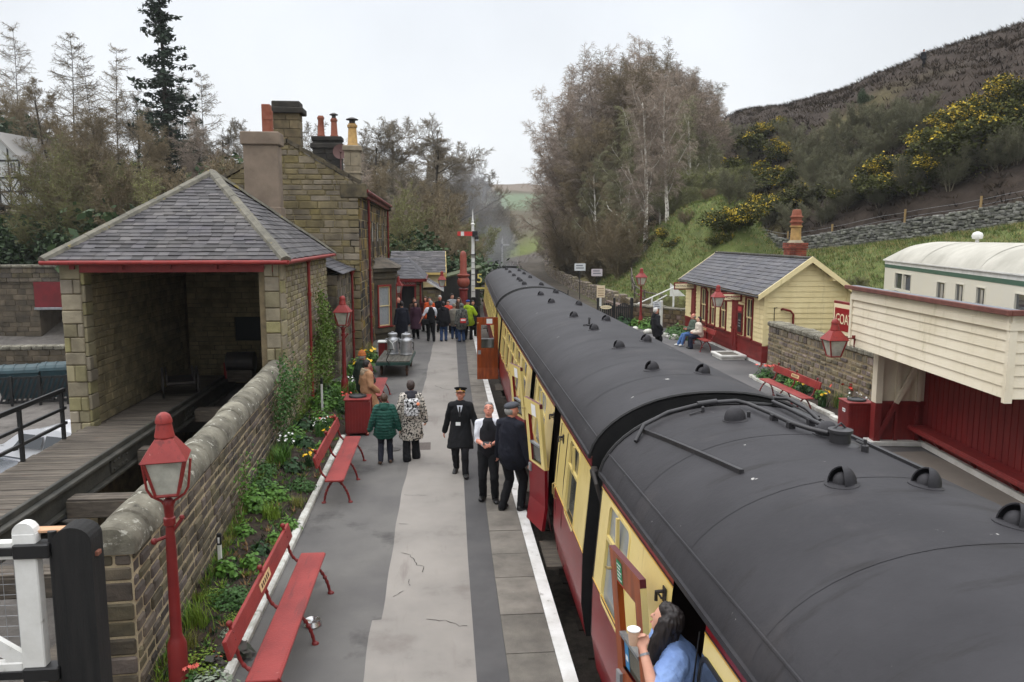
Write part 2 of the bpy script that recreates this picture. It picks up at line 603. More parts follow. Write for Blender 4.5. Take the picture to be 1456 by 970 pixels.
solid(RPX,lambda y: 13.5,[3 + i for i in range(42)],-1.1,0,'platform',mat('smooth_dark_tarmac',s(92,90,90),.8,col2=s(78,77,78),scale=.5,bump=.3,bscale=110,dirt=(s(62,61,61),.5,.62,.12),spots=(s(118,116,113),28,.71)))
mb = MB()
strip(mb,lambda y: 8.75 + (y - 13) * .03,lambda y: 10.3,[6 + .5 * i for i in range(20)],.005)
struct(mb.build('pavement_strip',mat('pale_far_strip',s(124,116,108),.9,col2=s(110,103,97),scale=.8,bump=.3,bscale=120,spots=(s(138,132,124),30,.7))))
solid(lambda y: RPX(y) - .0,lambda y: RPX(y) + .16,[3 + i for i in range(42)],-.16,.016,'platform_edge',WLINE)
BAL = mat('ballast',s(86,78,70),.95,col2=s(60,55,50),scale=9,bump=1,bscale=26,dirt=(s(46,42,38),2,.56,.15),spots=(s(130,124,116),18,.66))
SLP = mat('sleeper_timber',s(74,66,58),.9,col2=s(52,47,42),scale=3,bump=.4,bscale=20,island=.2)
RAILM = mat('worn_rail_steel',s(96,78,66),.5,col2=s(70,56,48),scale=5,metal=.2)
def trk(off):
 def f(y):
  k = 1 - float(sstep(100,175,y)) if off > 0 else 1
  return float(xl(y)) + 1.4 + off * k
 return f
for off in (0,3.4):
 f = trk(off)
 ys = [float(v) for v in np.concatenate([np.linspace(-8,100,70),np.linspace(102,300,60)])]
 if off > 0:
  ys = [v for v in ys if v < 172]
 mb = MB()
 n = len(ys)
 prof = [(-1.75,-.96),(-1.35,-.86),(1.35,-.86),(1.75,-.96)]
 zb = lambda v: H(f(v),v) + .98 if v > 60 else 0
 v = [(f(t) + a,t,z + zb(t)) for t in ys for a,z in prof]
 mb.add(v,[(4 * i + k,4 * i + k + 1,4 * i + k + 5,4 * i + k + 4) for i in range(n - 1) for k in range(3)])
 struct(mb.build('trackbed',BAL))
 mb = MB()
 t = 2.0
 while t < 170:
  a = (f(t + .5) - f(t - .5))
  Mx = Matrix.Translation((f(t),t,zb(t))) @ Matrix.Rotation(-math.atan(a),4,'Z')
  mb.box(-1.25,1.25,-.13,.13,-.9,-.84,0,Mx)
  t += .75
 for sd in (-.75,.75):
  for a,b,z0,z1 in ((-.065,.065,-.84,-.82),(-.01,.01,-.82,-.73),(-.035,.035,-.73,-.69)):
   for t0,t1 in zip(ys,ys[1:]):
    vv = []
    for t in (t0,t1):
     for z in (z0,z1):
      for w in (a,b):
       vv.append((f(t) + sd + w,t,z + zb(t)))
    mb.add(vv,[(2,3,7,6),(0,2,6,4),(1,5,7,3)],1)
 struct(mb.build('railway_track',[SLP,RAILM]))
# ================================================================ TRAIN
CRIM = mat('crimson_gloss',s(122,22,30),.28,col2=s(106,20,27),scale=2,spec=.25,coat=.0,bump=.03,bscale=8,dirt=(s(96,50,46),5,.72,.15))
CCREAM = mat('coach_cream_gloss',s(224,202,130),.24,col2=s(212,190,118),scale=1.3,spec=.4,coat=.15,bump=.03,bscale=6,dirt=(s(160,140,88),6,.66,.2),streak=(s(192,168,104),(9,9,.7),.6,.14))
LINING = mat('gold_lining',s(196,150,60),.4)
CROOF = mat('coach_roof_grey',streak=(s(34,32,33),(.9,5,1),.56,.14),col=s(52,51,54),rough=.62,col2=s(41,40,43),scale=1.1,bump=.2,bscale=18,spec=.25,dirt=(s(62,59,60),.9,.55,.2),spots=(s(176,174,170),5,.69,.03))
CBLACK = mat('coach_end_black',s(18,18,19),.5,col2=s(30,29,29),scale=4,bump=.2,bscale=20)
TEAK = mat('varnished_wood',s(152,72,26),.3,col2=s(114,50,18),scale=2.5,stretch=(6,6,.6),spec=.25,coat=.08)
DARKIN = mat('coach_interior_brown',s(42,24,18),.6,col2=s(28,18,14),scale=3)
FRAMEM = mat('dark_window_rubber',s(30,29,28),.5)
BLIND = mat('frosted_window_glass',s(140,146,148),.12,col2=s(116,122,124),scale=1.2,spec=.7)
CGLASS = mat('coach_window_glass',s(56,58,54),.06,col2=s(92,90,80),scale=1.6,spec=.8)
PAPER = mat('white_paper',s(228,228,226),.7)
GREENSIGN = mat('green_notice',s(30,124,84),.5)
REDSIGN = mat('red_notice',s(196,40,44),.5)
BLUESIGN = mat('blue_notice',s(60,130,180),.5)
BRASS = mat('door_brass',s(170,150,100),.35,metal=.7)
STEEL = mat('galvanised_steel',s(150,152,154),.45,metal=.3,col2=s(120,122,126),scale=6)
CW = 2.66
ZP = [.12,.3,.5,.8,1.08,1.4,1.7,2.0,2.06,2.2]
def px(z):
 """tumblehome of the coach side"""
 return float(np.interp(z,[.1,.5,1.1,1.6,2.2],[-.05,-.11,-.10,-.055,0]))
def side_panel(z0,z1,y0,y1,holes,sd=1,inset=0):
 mb = MB()
 ys = sorted({y0,y1} | {h[0] for h in holes} | {h[1] for h in holes})
 ys = [q for q in ys if y0 <= q <= y1]
 zs = sorted({z0,z1} | {z for z in ZP if z0 < z < z1} | {h[k] for h in holes for k in (2,3) if z0 < h[k] < z1})
 def X(z):
  return (px(z) + inset) if sd > 0 else CW - px(z) - inset
 for a,b in zip(ys,ys[1:]):
  for c,d in zip(zs,zs[1:]):
   my,mz = (a + b) / 2,(c + d) / 2
   if any(h[0] < my < h[1] and h[2] < mz < h[3] for h in holes):
    continue
   q = [(X(c),a,c),(X(d),a,d),(X(d),b,d),(X(c),b,c)]
   mb.add(q if sd < 0 else q[::-1],[(0,1,2,3)])
 return mb
def rrect(y0,y1,z0,z1,r,n=4):
 p = []
 for cx,cz,a0 in ((y1 - r,z1 - r,0),(y0 + r,z1 - r,90),(y0 + r,z0 + r,180),(y1 - r,z0 + r,270)):
  for k in range(n + 1):
   a = rad(a0 + 90 * k / n)
   p.append((cx + r * math.cos(a),cz + r * math.sin(a)))
 return p
def ring(mb,y0,y1,z0,z1,w,r,t,sd=1,mi=0,base=0):
 """window surround with rounded corners standing t proud of the side"""
 A = rrect(y0 - w,y1 + w,z0 - w,z1 + w,r + w)
 B = rrect(y0,y1,z0,z1,r)
 n = len(A)
 def P(q,d):
  x = px(min(max(q[1],.1),2.2)) - d + base
  return (x if sd > 0 else CW - x,q[0],q[1])
 v = [P(q,t) for q in A] + [P(q,t) for q in B] + [P(q,-.03) for q in A] + [P(q,-.05) for q in B]
 f = []
 for i in range(n):
  j = (i + 1) % n
  f += [(i,j,n + j,n + i),(2 * n + i,2 * n + j,j,i),(n + i,n + j,3 * n + j,3 * n + i)]
 mb.add(v,f,mi)
def pane(mb,y0,y1,z0,z1,d=.03,sd=1,mi=0):
 v = []
 for yy,zz in ((y0,z0),(y0,z1),(y1,z1),(y1,z0)):
  x = px(zz) + d
  v.append((x if sd > 0 else CW - x,yy,zz))
 mb.add(v,[(0,1,2,3)],mi)
def coach_window(root,y0,y1,z0=1.06,z1=2.0,zt=1.68,sd=1,m=CGLASS,notice=False):
 f = MB()
 ring(f,y0,y1,z0,z1,.028,.07,.006,sd)
 fr = f.build('window',CCREAM,root,smooth=35)
 g = MB()
 pane(g,y0 - .03,y1 + .03,z0 - .03,z1 + .03,.022,sd)
 g.build('pane',m,fr)
 t = MB()
 xx = px(zt)
 for a,b,c,d in ((y0,y1,zt - .022,zt + .022),((y0 + y1) / 2 - .02,(y0 + y1) / 2 + .02,zt,z1)):
  x0 = xx - .006
  t.box(*(sorted((x0,x0 + .03)) if sd > 0 else sorted((CW - x0 - .03,CW - x0))),a,b,c,d)
 t.build('glazing_bar',CCREAM,fr)
 return fr
def coach_door(root,yh,ang,inner,inner_low,w=.66,z0=.14,z1=2.1,notice=None):
 """leaf hinged on its far edge at yh; ang 0 = shut, 180 = folded flat against the side"""
 hx = px(1.1) - .01
 A = rad(ang)
 Mx = Matrix.Translation((hx,yh,0)) @ Matrix.Rotation(-A,4,'Z')
 def P(x,y,z):
  return Mx @ Vector((x + px(z) - px(1.1),y,z))
 d = MB()
 zw0,zw1 = 1.12,1.86
 zs = [z0,.5,1.08,zw0,zw1,2.03,z1]
 yy = [-w,-w + .13,-.13,0]
 for i in range(3):
  for k in range(6):
   hole = i == 1 and k == 3
   lo = zs[k + 1] <= 1.081
   if hole:
    for (ya,yb) in ((yy[1],yy[1]),(yy[2],yy[2])):
     d.add([P(0,ya,zs[k]),P(.05,ya,zs[k]),P(.05,ya,zs[k + 1]),P(0,ya,zs[k + 1])],[(0,1,2,3)],1)
    continue
   q = [P(.05,yy[i],zs[k]),P(.05,yy[i + 1],zs[k]),P(.05,yy[i + 1],zs[k + 1]),P(.05,yy[i],zs[k + 1])]
   d.add(q,[(0,1,2,3)],1 if lo else 0)
   q = [P(0,yy[i],zs[k]),P(0,yy[i + 1],zs[k]),P(0,yy[i + 1],zs[k + 1]),P(0,yy[i],zs[k + 1])]
   d.add(q[::-1],[(0,1,2,3)],3 if lo else 2)
 for k in range(6):
  lo = zs[k + 1] <= 1.081
  for ya,flip in ((-w,1),(0,0)):
   q = [P(0,ya,zs[k]),P(.05,ya,zs[k]),P(.05,ya,zs[k + 1]),P(0,ya,zs[k + 1])]
   d.add(q[::-1] if flip else q,[(0,1,2,3)],3 if lo else (2 if k < 5 else 4))
 d.add([P(0,-w,z1),P(.05,-w,z1),P(.05,0,z1),P(0,0,z1)],[(0,1,2,3)],4)
 d.add([P(0,-w,z0),P(.05,-w,z0),P(.05,0,z0),P(0,0,z0)],[(3,2,1,0)],3)
 for ya in (-w + .13,-.13):
  pass
 leaf = d.build('door',[inner,inner_low,CCREAM,CRIM,mat('door_top_maroon',s(84,30,32),.5)],root)
 g = MB()
 zt = 1.4
 g.add([P(.025,yy[1],zw0),P(.025,yy[2],zw0),P(.025,yy[2],zt),P(.025,yy[1],zt)],[(0,1,2,3)])
 g.build('pane',CGLASS,leaf)
 r = MB()
 for a,b in ((zt,zt + .03),):
  v = [P(x,y,z) for x in (.01,.06) for y in (yy[1],yy[2]) for z in (a,b)]
  r.add(v,[(0,1,3,2),(4,6,7,5),(0,4,5,1),(2,3,7,6),(1,5,7,3),(0,2,6,4)])
 r.build('window_rail',STEEL,leaf)
 h = MB()
 v = [P(x,y,z) for x in (.05,.075) for y in (-w + .03,-w + .12) for z in (.93,1.05)]
 h.add(v,[(0,1,3,2),(4,6,7,5),(0,4,5,1),(2,3,7,6),(1,5,7,3),(0,2,6,4)])
 h.build('lock_plate',STEEL,leaf)
 t = MB()
 t.tube([P(.06,-w + .05,1.93),P(.09,-w + .05,1.93),P(.09,-w + .0,1.92)],.012,6)
 t.build('handle',BRASS,leaf)
 def sheet(nm,m,ya,yb,za,zb,x=.053):
  k = MB()
  k.add([P(x,ya,za),P(x,yb,za),P(x,yb,zb),P(x,ya,zb)],[(0,1,2,3)])
  return k.build(nm,m,leaf)
 if notice == 'full':
  sheet('green_notice',GREENSIGN,-w + .16,-w + .28,1.88,2.06)
  for k in range(5):
   sheet('notice_lettering',PAPER,-w + .175,-w + .265 - .02 * (k % 2),1.9 + .03 * k,1.91 + .03 * k,.055)
  sheet('red_notice',REDSIGN,-w + .15,-w + .32,1.80 + .065,1.872)
  sheet('blue_notice',BLUESIGN,yy[1] + .01,yy[1] + .1,1.13,1.35,.028)
  sheet('blue_notice_mark',PAPER,yy[1] + .03,yy[1] + .08,1.2,1.25,.03)
 elif notice:
  sheet('paper_notice',PAPER,-w + .3,-w + .48,1.87,2.05)
  if notice == 'red':
   sheet('red_notice',REDSIGN,-w + .28,-w + .48,1.868,1.9,.055)
 return leaf
def roof_z(x,zc=2.2,rise=.67):
 t = abs((x - CW / 2) / (CW / 2 + .03))
 return zc + rise * max(0,1 - t ** 2.25) ** .62
def vent_mesh(kind=0):
 mb = MB()
 mb.lathe([(.15,-.02),(.15,.008),(.12,.02)],n=18)
 mb.sphere((-.0,0,.02),.082,12,0,s=(1,1,1.0),zmin=0)
 n,k = 16,7
 v,f = [],[]
 a0,a1 = (-130,130) if kind == 0 else (-180,180)
 for t in (.118,.108):
  for i in range(k + 1):
   el = (90 if kind == 0 else 90) * i / k
   for j in range(n + 1):
    az = rad(lerp(a0,a1,j / n))
    v.append((t * math.cos(rad(el)) * math.cos(az) * 1.15,t * math.cos(rad(el)) * math.sin(az),.02 + t * math.sin(rad(el)) * 1.12))
 w = n + 1
 m = w * (k + 1)
 for i in range(k):
  for j in range(n):
   q = (i * w + j,i * w + j + 1,(i + 1) * w + j + 1,(i + 1) * w + j)
   f.append(q)
   f.append(tuple(m + x for x in q[::-1]))
 for i in range(k):
  for j in (0,n):
   f.append((i * w + j,(i + 1) * w + j,m + (i + 1) * w + j,m + i * w + j))
 mb.add(v,f)
 me = bpy.data.meshes.new('roof_ventilator')
 me.from_pydata(mb.v,[],mb.f)
 me.materials.append(CROOF)
 me.polygons.foreach_set('use_smooth',[True] * len(me.polygons))
 me.set_sharp_from_angle(angle=rad(40))
 return me
VENT = [vent_mesh(0),vent_mesh(1)]
def add_vent(root,x,y,kind,rz=PI * .1,sc=1.0):
 o = bpy.data.objects.new('roof_ventilator',VENT[kind])
 COL.objects.link(o)
 o.parent = root
 o.location = (x,y,roof_z(x) - .005)
 sl = (roof_z(x + .05) - roof_z(x - .05)) / .1
 o.rotation_euler = (0,-math.atan(sl),0)
 o.rotation_euler = (Matrix.Rotation(-math.atan(sl),4,'Y') @ Matrix.Rotation(rz,4,'Z')).to_euler()
 o.scale = (sc * .74,sc * .74,sc * .84)
 return o
def make_coach(label,loc,rz,L,holes,windows,far_windows,vents):
 root = thing('railway_coach',label,'railway coach',loc,rz,'coaches of the train')
 hl = list(holes)
 wl = [(a - .0,b + .0,1.06,2.0) for a,b,*_ in windows]
 side_panel(.12,1.08,-L,0,hl).build('lower_panel',CRIM,root,smooth=30)
 side_panel(1.08,2.06,-L,0,hl + wl).build('upper_panel',CCREAM,root,smooth=30)
 side_panel(2.06,2.2,-L,0,[h for h in hl if h[3] > 2.1]).build('cantrail',CRIM,root)
 wr = [(a,b,1.06,2.0) for a,b in far_windows]
 side_panel(.12,1.08,-L,0,[],-1).build('lower_panel',CRIM,root,smooth=30)
 side_panel(1.08,2.06,-L,0,wr,-1).build('upper_panel',CCREAM,root,smooth=30)
 side_panel(2.06,2.2,-L,0,[],-1).build('cantrail',CRIM,root)
 ln = MB()
 segs = []
 cuts = sorted([(h[0],h[1]) for h in hl])
 p = -L
 for a,b in cuts + [(0,0)]:
  segs.append((p,a))
  p = b
 for a,b in segs:
  if b - a < .05:
   continue
  for z,h,mi in ((1.078,.012,0),(1.092,.008,1),(2.048,.012,1),(2.062,.01,0)):
   for x,sg in ((px(z),1),(CW - px(z),-1)):
    x0,x1 = sorted((x - .004 * sg,x + .004 * sg))
    ln.box(x0,x1,a + .002,b - .002,z,z + h,mi)
 ln.build('lining',[BLACK,LINING],root)
 for w in windows:
  coach_window(root,w[0],w[1],m=w[2] if len(w) > 2 else CGLASS)
 for a,b in far_windows:
  coach_window(root,a,b,sd=-1)
 xs = [-.035 + (CW + .07) * (.5 - .5 * math.cos(PI * i / 26)) for i in range(27)]
 mb = MB()
 nys = max(2,int(L / 1.2))
 ys = [-L + L * i / nys for i in range(nys + 1)]
 w = len(xs)
 v = [(x,y,roof_z(x)) for y in ys for x in xs]
 mb.add(v,[(i * w + j,i * w + j + 1,(i + 1) * w + j + 1,(i + 1) * w + j) for i in range(nys) for j in range(w - 1)])
 for y in ys[1:-1]:      # overlapping sheet joints
  v = [(x,y + d,roof_z(x) + .003) for d in (-.006,.006) for x in xs[1:-1]]
  n = len(xs) - 2
  mb.add(v,[(j,j + 1,n + j + 1,n + j) for j in range(n - 1)])
 mb.build('roof',CROOF,root,smooth=50)
 g = MB()
 for sg,x in ((1,-.02),(-1,CW + .02)):
  g.box(min(x,x - .035 * sg),max(x,x - .035 * sg),-L,0,2.17,2.215)
  x2 = .05 if sg > 0 else CW - .05
  g.tube([(x2,-L,roof_z(x2) + .01),(x2,0,roof_z(x2) + .004)],.011,6)
 g.build('gutter',CROOF,root)
 for yy,sg in ((0,1),(-L,-1)):
  e = MB()
  pts = [(px(z),yy,z) for z in ZP] + [(x,yy,roof_z(x) - .01) for x in xs] + [(CW - px(z),yy,z) for z in ZP[::-1]]
  e.prism(pts if sg < 0 else pts[::-1],(0,.05 * sg if False else -.04 * sg,0))
  ew = e.build('end_wall',CBLACK,root)
  b = MB()
  for k in range(4):
   o0 = .045 * k
   e0 = .02 if k % 2 else 0
   y0 = yy + sg * o0
   y1 = y0 + sg * .045
   b.box(.93 + e0,CW - .93 - e0,min(y0,y1),max(y0,y1),.1 + e0,2.28 - e0)
  b.build('gangway_bellows',mat('gangway_rubber',s(20,20,20),.7,bump=.3,bscale=20),ew)
  rm = MB()
  rm.tube([(x,yy,roof_z(x) + .012) for x in xs],.02,6)
  rm.build('roof_rim',CBLACK,ew)
 u = MB()
 u.box(.14,CW - .14,-L + .05,-.05,-.12,.118)
 u.box(.5,CW - .5,-L + 5.5,-5.5,-.62,-.12)
 u.build('underframe',CBLACK,root)
 for h in hl:
  st = MB()
  st.box(-.22,.08,h[0] - .15,h[1] + .15,-.1,-.06)
  for t in (h[0] + .05,h[1] - .05):
   st.box(-.02,.12,t - .02,t + .02,-.3,-.1)
  st.build('footboard',WOOD_GREY,root)
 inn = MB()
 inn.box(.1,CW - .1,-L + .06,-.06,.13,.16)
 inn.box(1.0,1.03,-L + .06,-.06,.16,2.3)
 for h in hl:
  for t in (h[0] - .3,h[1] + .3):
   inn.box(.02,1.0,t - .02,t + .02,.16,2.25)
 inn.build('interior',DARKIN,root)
 for yb in (-3.2,-L + 3.2):
  bg_ = MB()
  for x in (.22,CW - .34):
   bg_.box(x,x + .12,yb - 1.5,yb + 1.5,-.55,-.28)
   bg_.box(.22,CW - .22,yb - .2,yb + .2,-.5,-.3)
   for t in (-1.2,1.2):
    bg_.box(x - .04,x + .16,yb + t - .16,yb + t + .16,-.6,-.25)
  bo = bg_.build('bogie',CBLACK,root)
  for t in (-1.25,1.25):
   for x in (.62,CW - .62 - .12):
    wm = MB()
    wm.lathe([(.2,0),(.46,.0),(.46,.03),(.44,.12),(.1,.12)],n=24,M=Matrix.Translation((x,yb + t,-.24)) @ Matrix.Rotation(PI / 2,4,'Y'))
    wm.build('wheel',IRON,bo)
 for x,y,kind,sc in vents:
  add_vent(root,x,y,kind,sc=sc,rz=PI * rnd.uniform(.02,.16))
 return root
def bracket(root,y,z):
 b = MB()
 x = px(z)
 b.box(x - .012,x - .002,y - .035,y + .035,z - .06,z + .06)
 b.tube([(x - .012,y,z + .03),(x - .07,y,z + .03),(x - .07,y,z - .04)],.014,6)
 b.tube([(x - .012,y - .05,z),(x - .045,y - .05,z),(x - .045,y + .05,z),(x - .012,y + .05,z)],.009,6)
 return b.build('door_stop',IRON,root)
O1 = 7.55
c1 = make_coach('nearest cream and crimson coach, grey roof with pipes, brown wooden door folded open',(1.62,O1,0),rad(.95),19.6,
    [(4.58 - O1,5.24 - O1,.12,2.13)],
    [(6.42 - O1,7.16 - O1,BLIND),(1.6 - O1,2.9 - O1),(-.2 - O1,1.1 - O1),(-2 - O1,-.7 - O1),(-3.9 - O1,-2.6 - O1),(-6 - O1,-4.6 - O1),(-8 - O1,-6.7 - O1)],
    [(-1.9 - 2.1 * k,-.7 - 2.1 * k) for k in range(8)],
    [(1.1,-.62,1,1.05),(1.68,-1.22,1,1.05),(1.09,-2.55,0,1.05),(1.66,-2.62,0,1.05),(1.74,-3.35,0,1.1),(1.1,-6.5,0,1),(1.66,-6.9,0,1),(1.1,-9,0,1)])
coach_door(c1,5.3 - O1,174,TEAK,TEAK,notice='full')
bracket(c1,5.3 - O1 + .08,1.93)
f = MB()
ring(f,4.12 - O1,4.56 - O1,1.15,1.9,.03,.07,.012)
w_ = f.build('window',FRAMEM,c1,smooth=35)
g = MB()
pane(g,4.1 - O1,4.58 - O1,1.13,1.92,-.004)
g.build('pane',glass('painted_sky_glass',s(62,72,90),.05),w_)  # blue of the reflected sky is put into the pane's base colour
g = MB()
pane(g,4.2 - O1,4.33 - O1,1.5,1.8,-.007)
g.build('paper_notice',PAPER,w_)
bracket(c1,4.02 - O1,1.86)
sm = MB()
for yy in (3.94,4.66):
 x = px(1.5)
 sm.tube([(px(z) - .003,yy - O1,z) for z in (.2,.8,1.4,2.02)],.006,5)
sm.build('door_seam',FRAMEM,c1)
PIPE = mat('roof_pipe_black',s(50,49,51),.4,col2=s(38,37,39),scale=6,bump=.1,bscale=40)
def rp_(x,y,up=.05):
 return (x,y,roof_z(x) + up)
p1 = MB()
p1.tube([rp_(.24,-.30,.02),rp_(.36,-.16,.07),rp_(.62,-.1,.06),rp_(1.0,-.09,.06),rp_(1.32,-.1,.06),rp_(1.4,-.2),rp_(1.44,-.62),rp_(1.46,-1.02),rp_(1.52,-1.22,.05),rp_(1.62,-1.36,.05)],.021,8)
p1.tube([rp_(.92,-.09,.06),rp_(1.12,-.09,.06)],.03,8)
for x,y in ((1.44,-.7),(1.46,-1.0)):
 p1.box(x - .03,x + .03,y - .03,y + .03,roof_z(x) - .01,roof_z(x) + .055)
p1.build('roof_pipe',PIPE,c1,smooth=60)
p1 = MB()
p1.tube([rp_(1.75,.0,.05),rp_(1.76,-.3),rp_(1.75,-.8),rp_(1.72,-1.2,.06),rp_(1.68,-1.4,.05)],.022,8)
p1.tube([rp_(1.78,.02,.09),rp_(1.86,-.1,.12),rp_(1.93,-.35,.09),rp_(1.94,-.6,.03)],.02,8)
p1.tube([rp_(1.80,.02,.13),rp_(1.92,-.2,.12),rp_(1.98,-.5,.05)],.018,8)
for x,y in ((1.75,-.8),(1.73,-1.15)):
 p1.box(x - .03,x + .03,y - .03,y + .03,roof_z(x) - .01,roof_z(x) + .055)
p1.build('roof_pipe',PIPE,c1,smooth=60)
p1 = MB()
p1.lathe([(.16,0),(.15,.012),(.1,.016),(.085,.02),(.085,.1),(.1,.105),(.1,.13),(.06,.14)],rp_(1.66,-1.48,-.012),18)
p1.tube([rp_(1.66 - .08,-1.48,.1),rp_(1.66,-1.48,.17),rp_(1.74,-1.48,.1)],.01,6)
p1.lathe([(.03,0),(.03,.06),(.014,.07),(.014,.11)],rp_(1.74,-1.72,-.01),8)
p1.tube([rp_(1.74,-1.72,.06),rp_(1.70,-1.66,.07)],.012,6)
p1.build('water_filler',PIPE,c1,smooth=50)
for (xa,ya,xb,yb) in ((.36,-.16,.62,-1.95),(1.96,.0,2.0,-2.2)):
 p1 = MB()
 n = 12
 for k in range(n):
  ta,tb = k / n,(k + 1) / n
  xA,yA,xB,yB = lerp(xa,xb,ta),lerp(ya,yb,ta),lerp(xa,xb,tb),lerp(ya,yb,tb)
  q = []
  for (x,y) in ((xA,yA),(xB,yB)):
   for dx,dz in ((-.018,0),(-.018,.04),(.018,.04),(.018,0)):
    q.append((x + dx,y,roof_z(x) + dz - .01))
  p1.add(q,[(0,1,5,4),(1,2,6,5),(2,3,7,6)] + ([(3,2,1,0)] if k == 0 else []) + ([(4,5,6,7)] if k == n - 1 else []))
 p1.build('rain_strip',PIPE,c1)
p1 = MB()
for x,y in ((.94,-.2),(1.26,-.55)):
 p1.lathe([(.018,0),(.018,.06),(.008,.07)],rp_(x,y,-.01),8)
p1.tube([rp_(.8,-.22,.01),rp_(.94,-.2,.02)],.008,6)
p1.build('roof_stud',PIPE,c1)
O2 = 26.25
c2 = make_coach('middle cream and crimson coach with two cream doors and one brown door open',(1.93,O2,0),rad(-.94),18.08,
    [(10.62 - O2,11.28 - O2,.12,2.13),(13.95 - O2,14.6 - O2,.12,2.13),(23.62 - O2,24.28 - O2,.12,2.13)],
    [(8.92 - O2,9.62 - O2),(12.2 - O2,13.4 - O2,BLIND),(15.5 - O2,16.6 - O2),(17.1 - O2,18.2 - O2),(18.7 - O2,19.8 - O2),(20.3 - O2,21.3 - O2),(21.8 - O2,22.8 - O2)],
    [(-1.9 - 2.1 * k,-.7 - 2.1 * k) for k in range(8)],
    [(1.05,9.8 - O2,0,1),(1.62,9.5 - O2,0,1),(1.05,11.85 - O2,0,1),(1.66,12.6 - O2,0,1),(1.08,14.2 - O2,0,1),(1.62,15.8 - O2,0,1),(1.08,16.6 - O2,0,1),(1.66,19.6 - O2,0,1),(1.06,20.3 - O2,0,1),(1.08,23.0 - O2,0,1),(1.64,23.9 - O2,0,1)])
coach_door(c2,11.32 - O2,165,CCREAM,CRIM,notice='paper')
coach_door(c2,14.65 - O2,165,CCREAM,CRIM,notice='paper')
coach_door(c2,24.32 - O2,92,TEAK,TEAK,notice='red')
bracket(c2,11.24 - O2,1.93)
bracket(c2,10.2 - O2,1.86)
sm = MB()
for yy in (10.45,9.86,13.8):
 sm.tube([(px(z) - .003,yy - O2,z) for z in (.2,.8,1.4,2.02)],.006,5)
sm.build('door_seam',FRAMEM,c2)
for yy in (10.5,10.34):
 hn = MB()
 hn.tube([(px(1.1) - .005,yy - O2,1.16),(px(1.1) - .04,yy - O2,1.14),(px(1.1) - .04,yy - O2,1.0),(px(1.1) - .005,yy - O2,.98)],.01,6)
 hn.build('grab_handle',BRASS,c2)
jc = MB()
jc.tube([(.02,-18.05,2.02),(-.02,-18.2,2.05),(.0,-18.3,1.95),(.1,-18.35,1.6),(.15,-18.3,1.0)],.022,8)
jc.lathe([(.04,0),(.05,.06),(.03,.1)],(.0,-18.16,2.0),10)
jc.build('jumper_cable',IRON,c2)
wh = MB()
wh.lathe([(.05,0),(.05,.03),(.02,.04),(.02,.13),(.035,.14),(.02,.17)],(1.12,14.9 - O2,roof_z(1.12) - .01),10)
wh.tube([(1.0,14.9 - O2,roof_z(1.0) + .02),(1.12,14.9 - O2,roof_z(1.1) + .03)],.015,6)
wh.build('roof_stud',PIPE,c2)
O3 = 44.4
c3 = make_coach('farthest cream and crimson coach, just before the bend in the line',(2.55,O3,0),rad(-2.0),17.7,
    [(40.2 - O3,40.9 - O3,.12,2.13)],
    [(-16.4 + 1.95 * k,-15.1 + 1.95 * k) for k in range(8)],[(-1.9 - 2.1 * k,-.7 - 2.1 * k) for k in range(7)],
    [(1.05,28.3 - O3,0,1),(1.62,27.9 - O3,0,1),(1.05,30.4 - O3,0,1),(1.06,31.6 - O3,0,1),(1.64,33.2 - O3,0,1),(1.05,34.8 - O3,0,1),(1.62,36.5 - O3,0,1),(1.05,38.2 - O3,0,1),(1.62,40 - O3,0,1),(1.05,41.5 - O3,0,1)])
ex = MB()
ex.box(.95,1.75,-.5,-.05,2.75,2.98)
ex.box(1.0,1.7,-.1,.25,2.3,2.95)
ex.build('gangway_cover',CBLACK,c3)
# ================================================================ BUILDINGS
def cut(iv,a,b):
 out = []
 for p,q in iv:
  if b <= p or a >= q:
   out.append((p,q))
  else:
   if a - p > .04:
    out.append((p,a))
   if q - b > .04:
    out.append((b,q))
 return out
def blocks(u0,u1,z0,z1,hr,lr,M,seed=0,holes=(),outline=None,proud=(.006,.03),gap=.012,back=.12,quoin=None,mortar=True):
 """a wall of real stone blocks in the plane y = 0 facing -y, over a mortar sheet"""
 q = random.Random(seed)
 mb = MB()
 z = z0
 row = 0
 while z < z1 - .03:
  h = min(q.uniform(*hr),z1 - z)
  if z1 - z - h < hr[0] * .5:
   h = z1 - z
  zm = z + h / 2
  iv = [(u0,u1)]
  if outline:
   iv = [outline(zm)]
   if iv[0][1] - iv[0][0] < .1:
    z += h
    continue
  for hu0,hu1,hz0,hz1 in holes:
   if hz0 < z + h * .6 and hz1 > z + h * .4:
    iv = cut(iv,hu0,hu1)
  for a,b in iv:
   u = a
   first = True
   while u < b - .01:
    l = q.uniform(*lr)
    if first and quoin:
     l = quoin[row % 2]
    if first and not quoin:
     l *= q.uniform(.5,1)
    first = False
    if b - u - l < lr[0] * .55:
     l = b - u
    if quoin and b - u > quoin[0] * 1.2 and b - (u + l) < quoin[(row + 1) % 2] + .02:
     l = max(.1,b - u - quoin[(row + 1) % 2]) if b - u > quoin[(row + 1) % 2] + .12 else b - u
    pr = q.uniform(*proud)
    g = gap / 2
    if l > .05 and h > .03:
     mb.bbox(u + g,u + l - g,-pr,back * .5,z + g,z + h - g,min(.018,h * .15),0,M)
    u += l
  z += h
  row += 1
 return mb
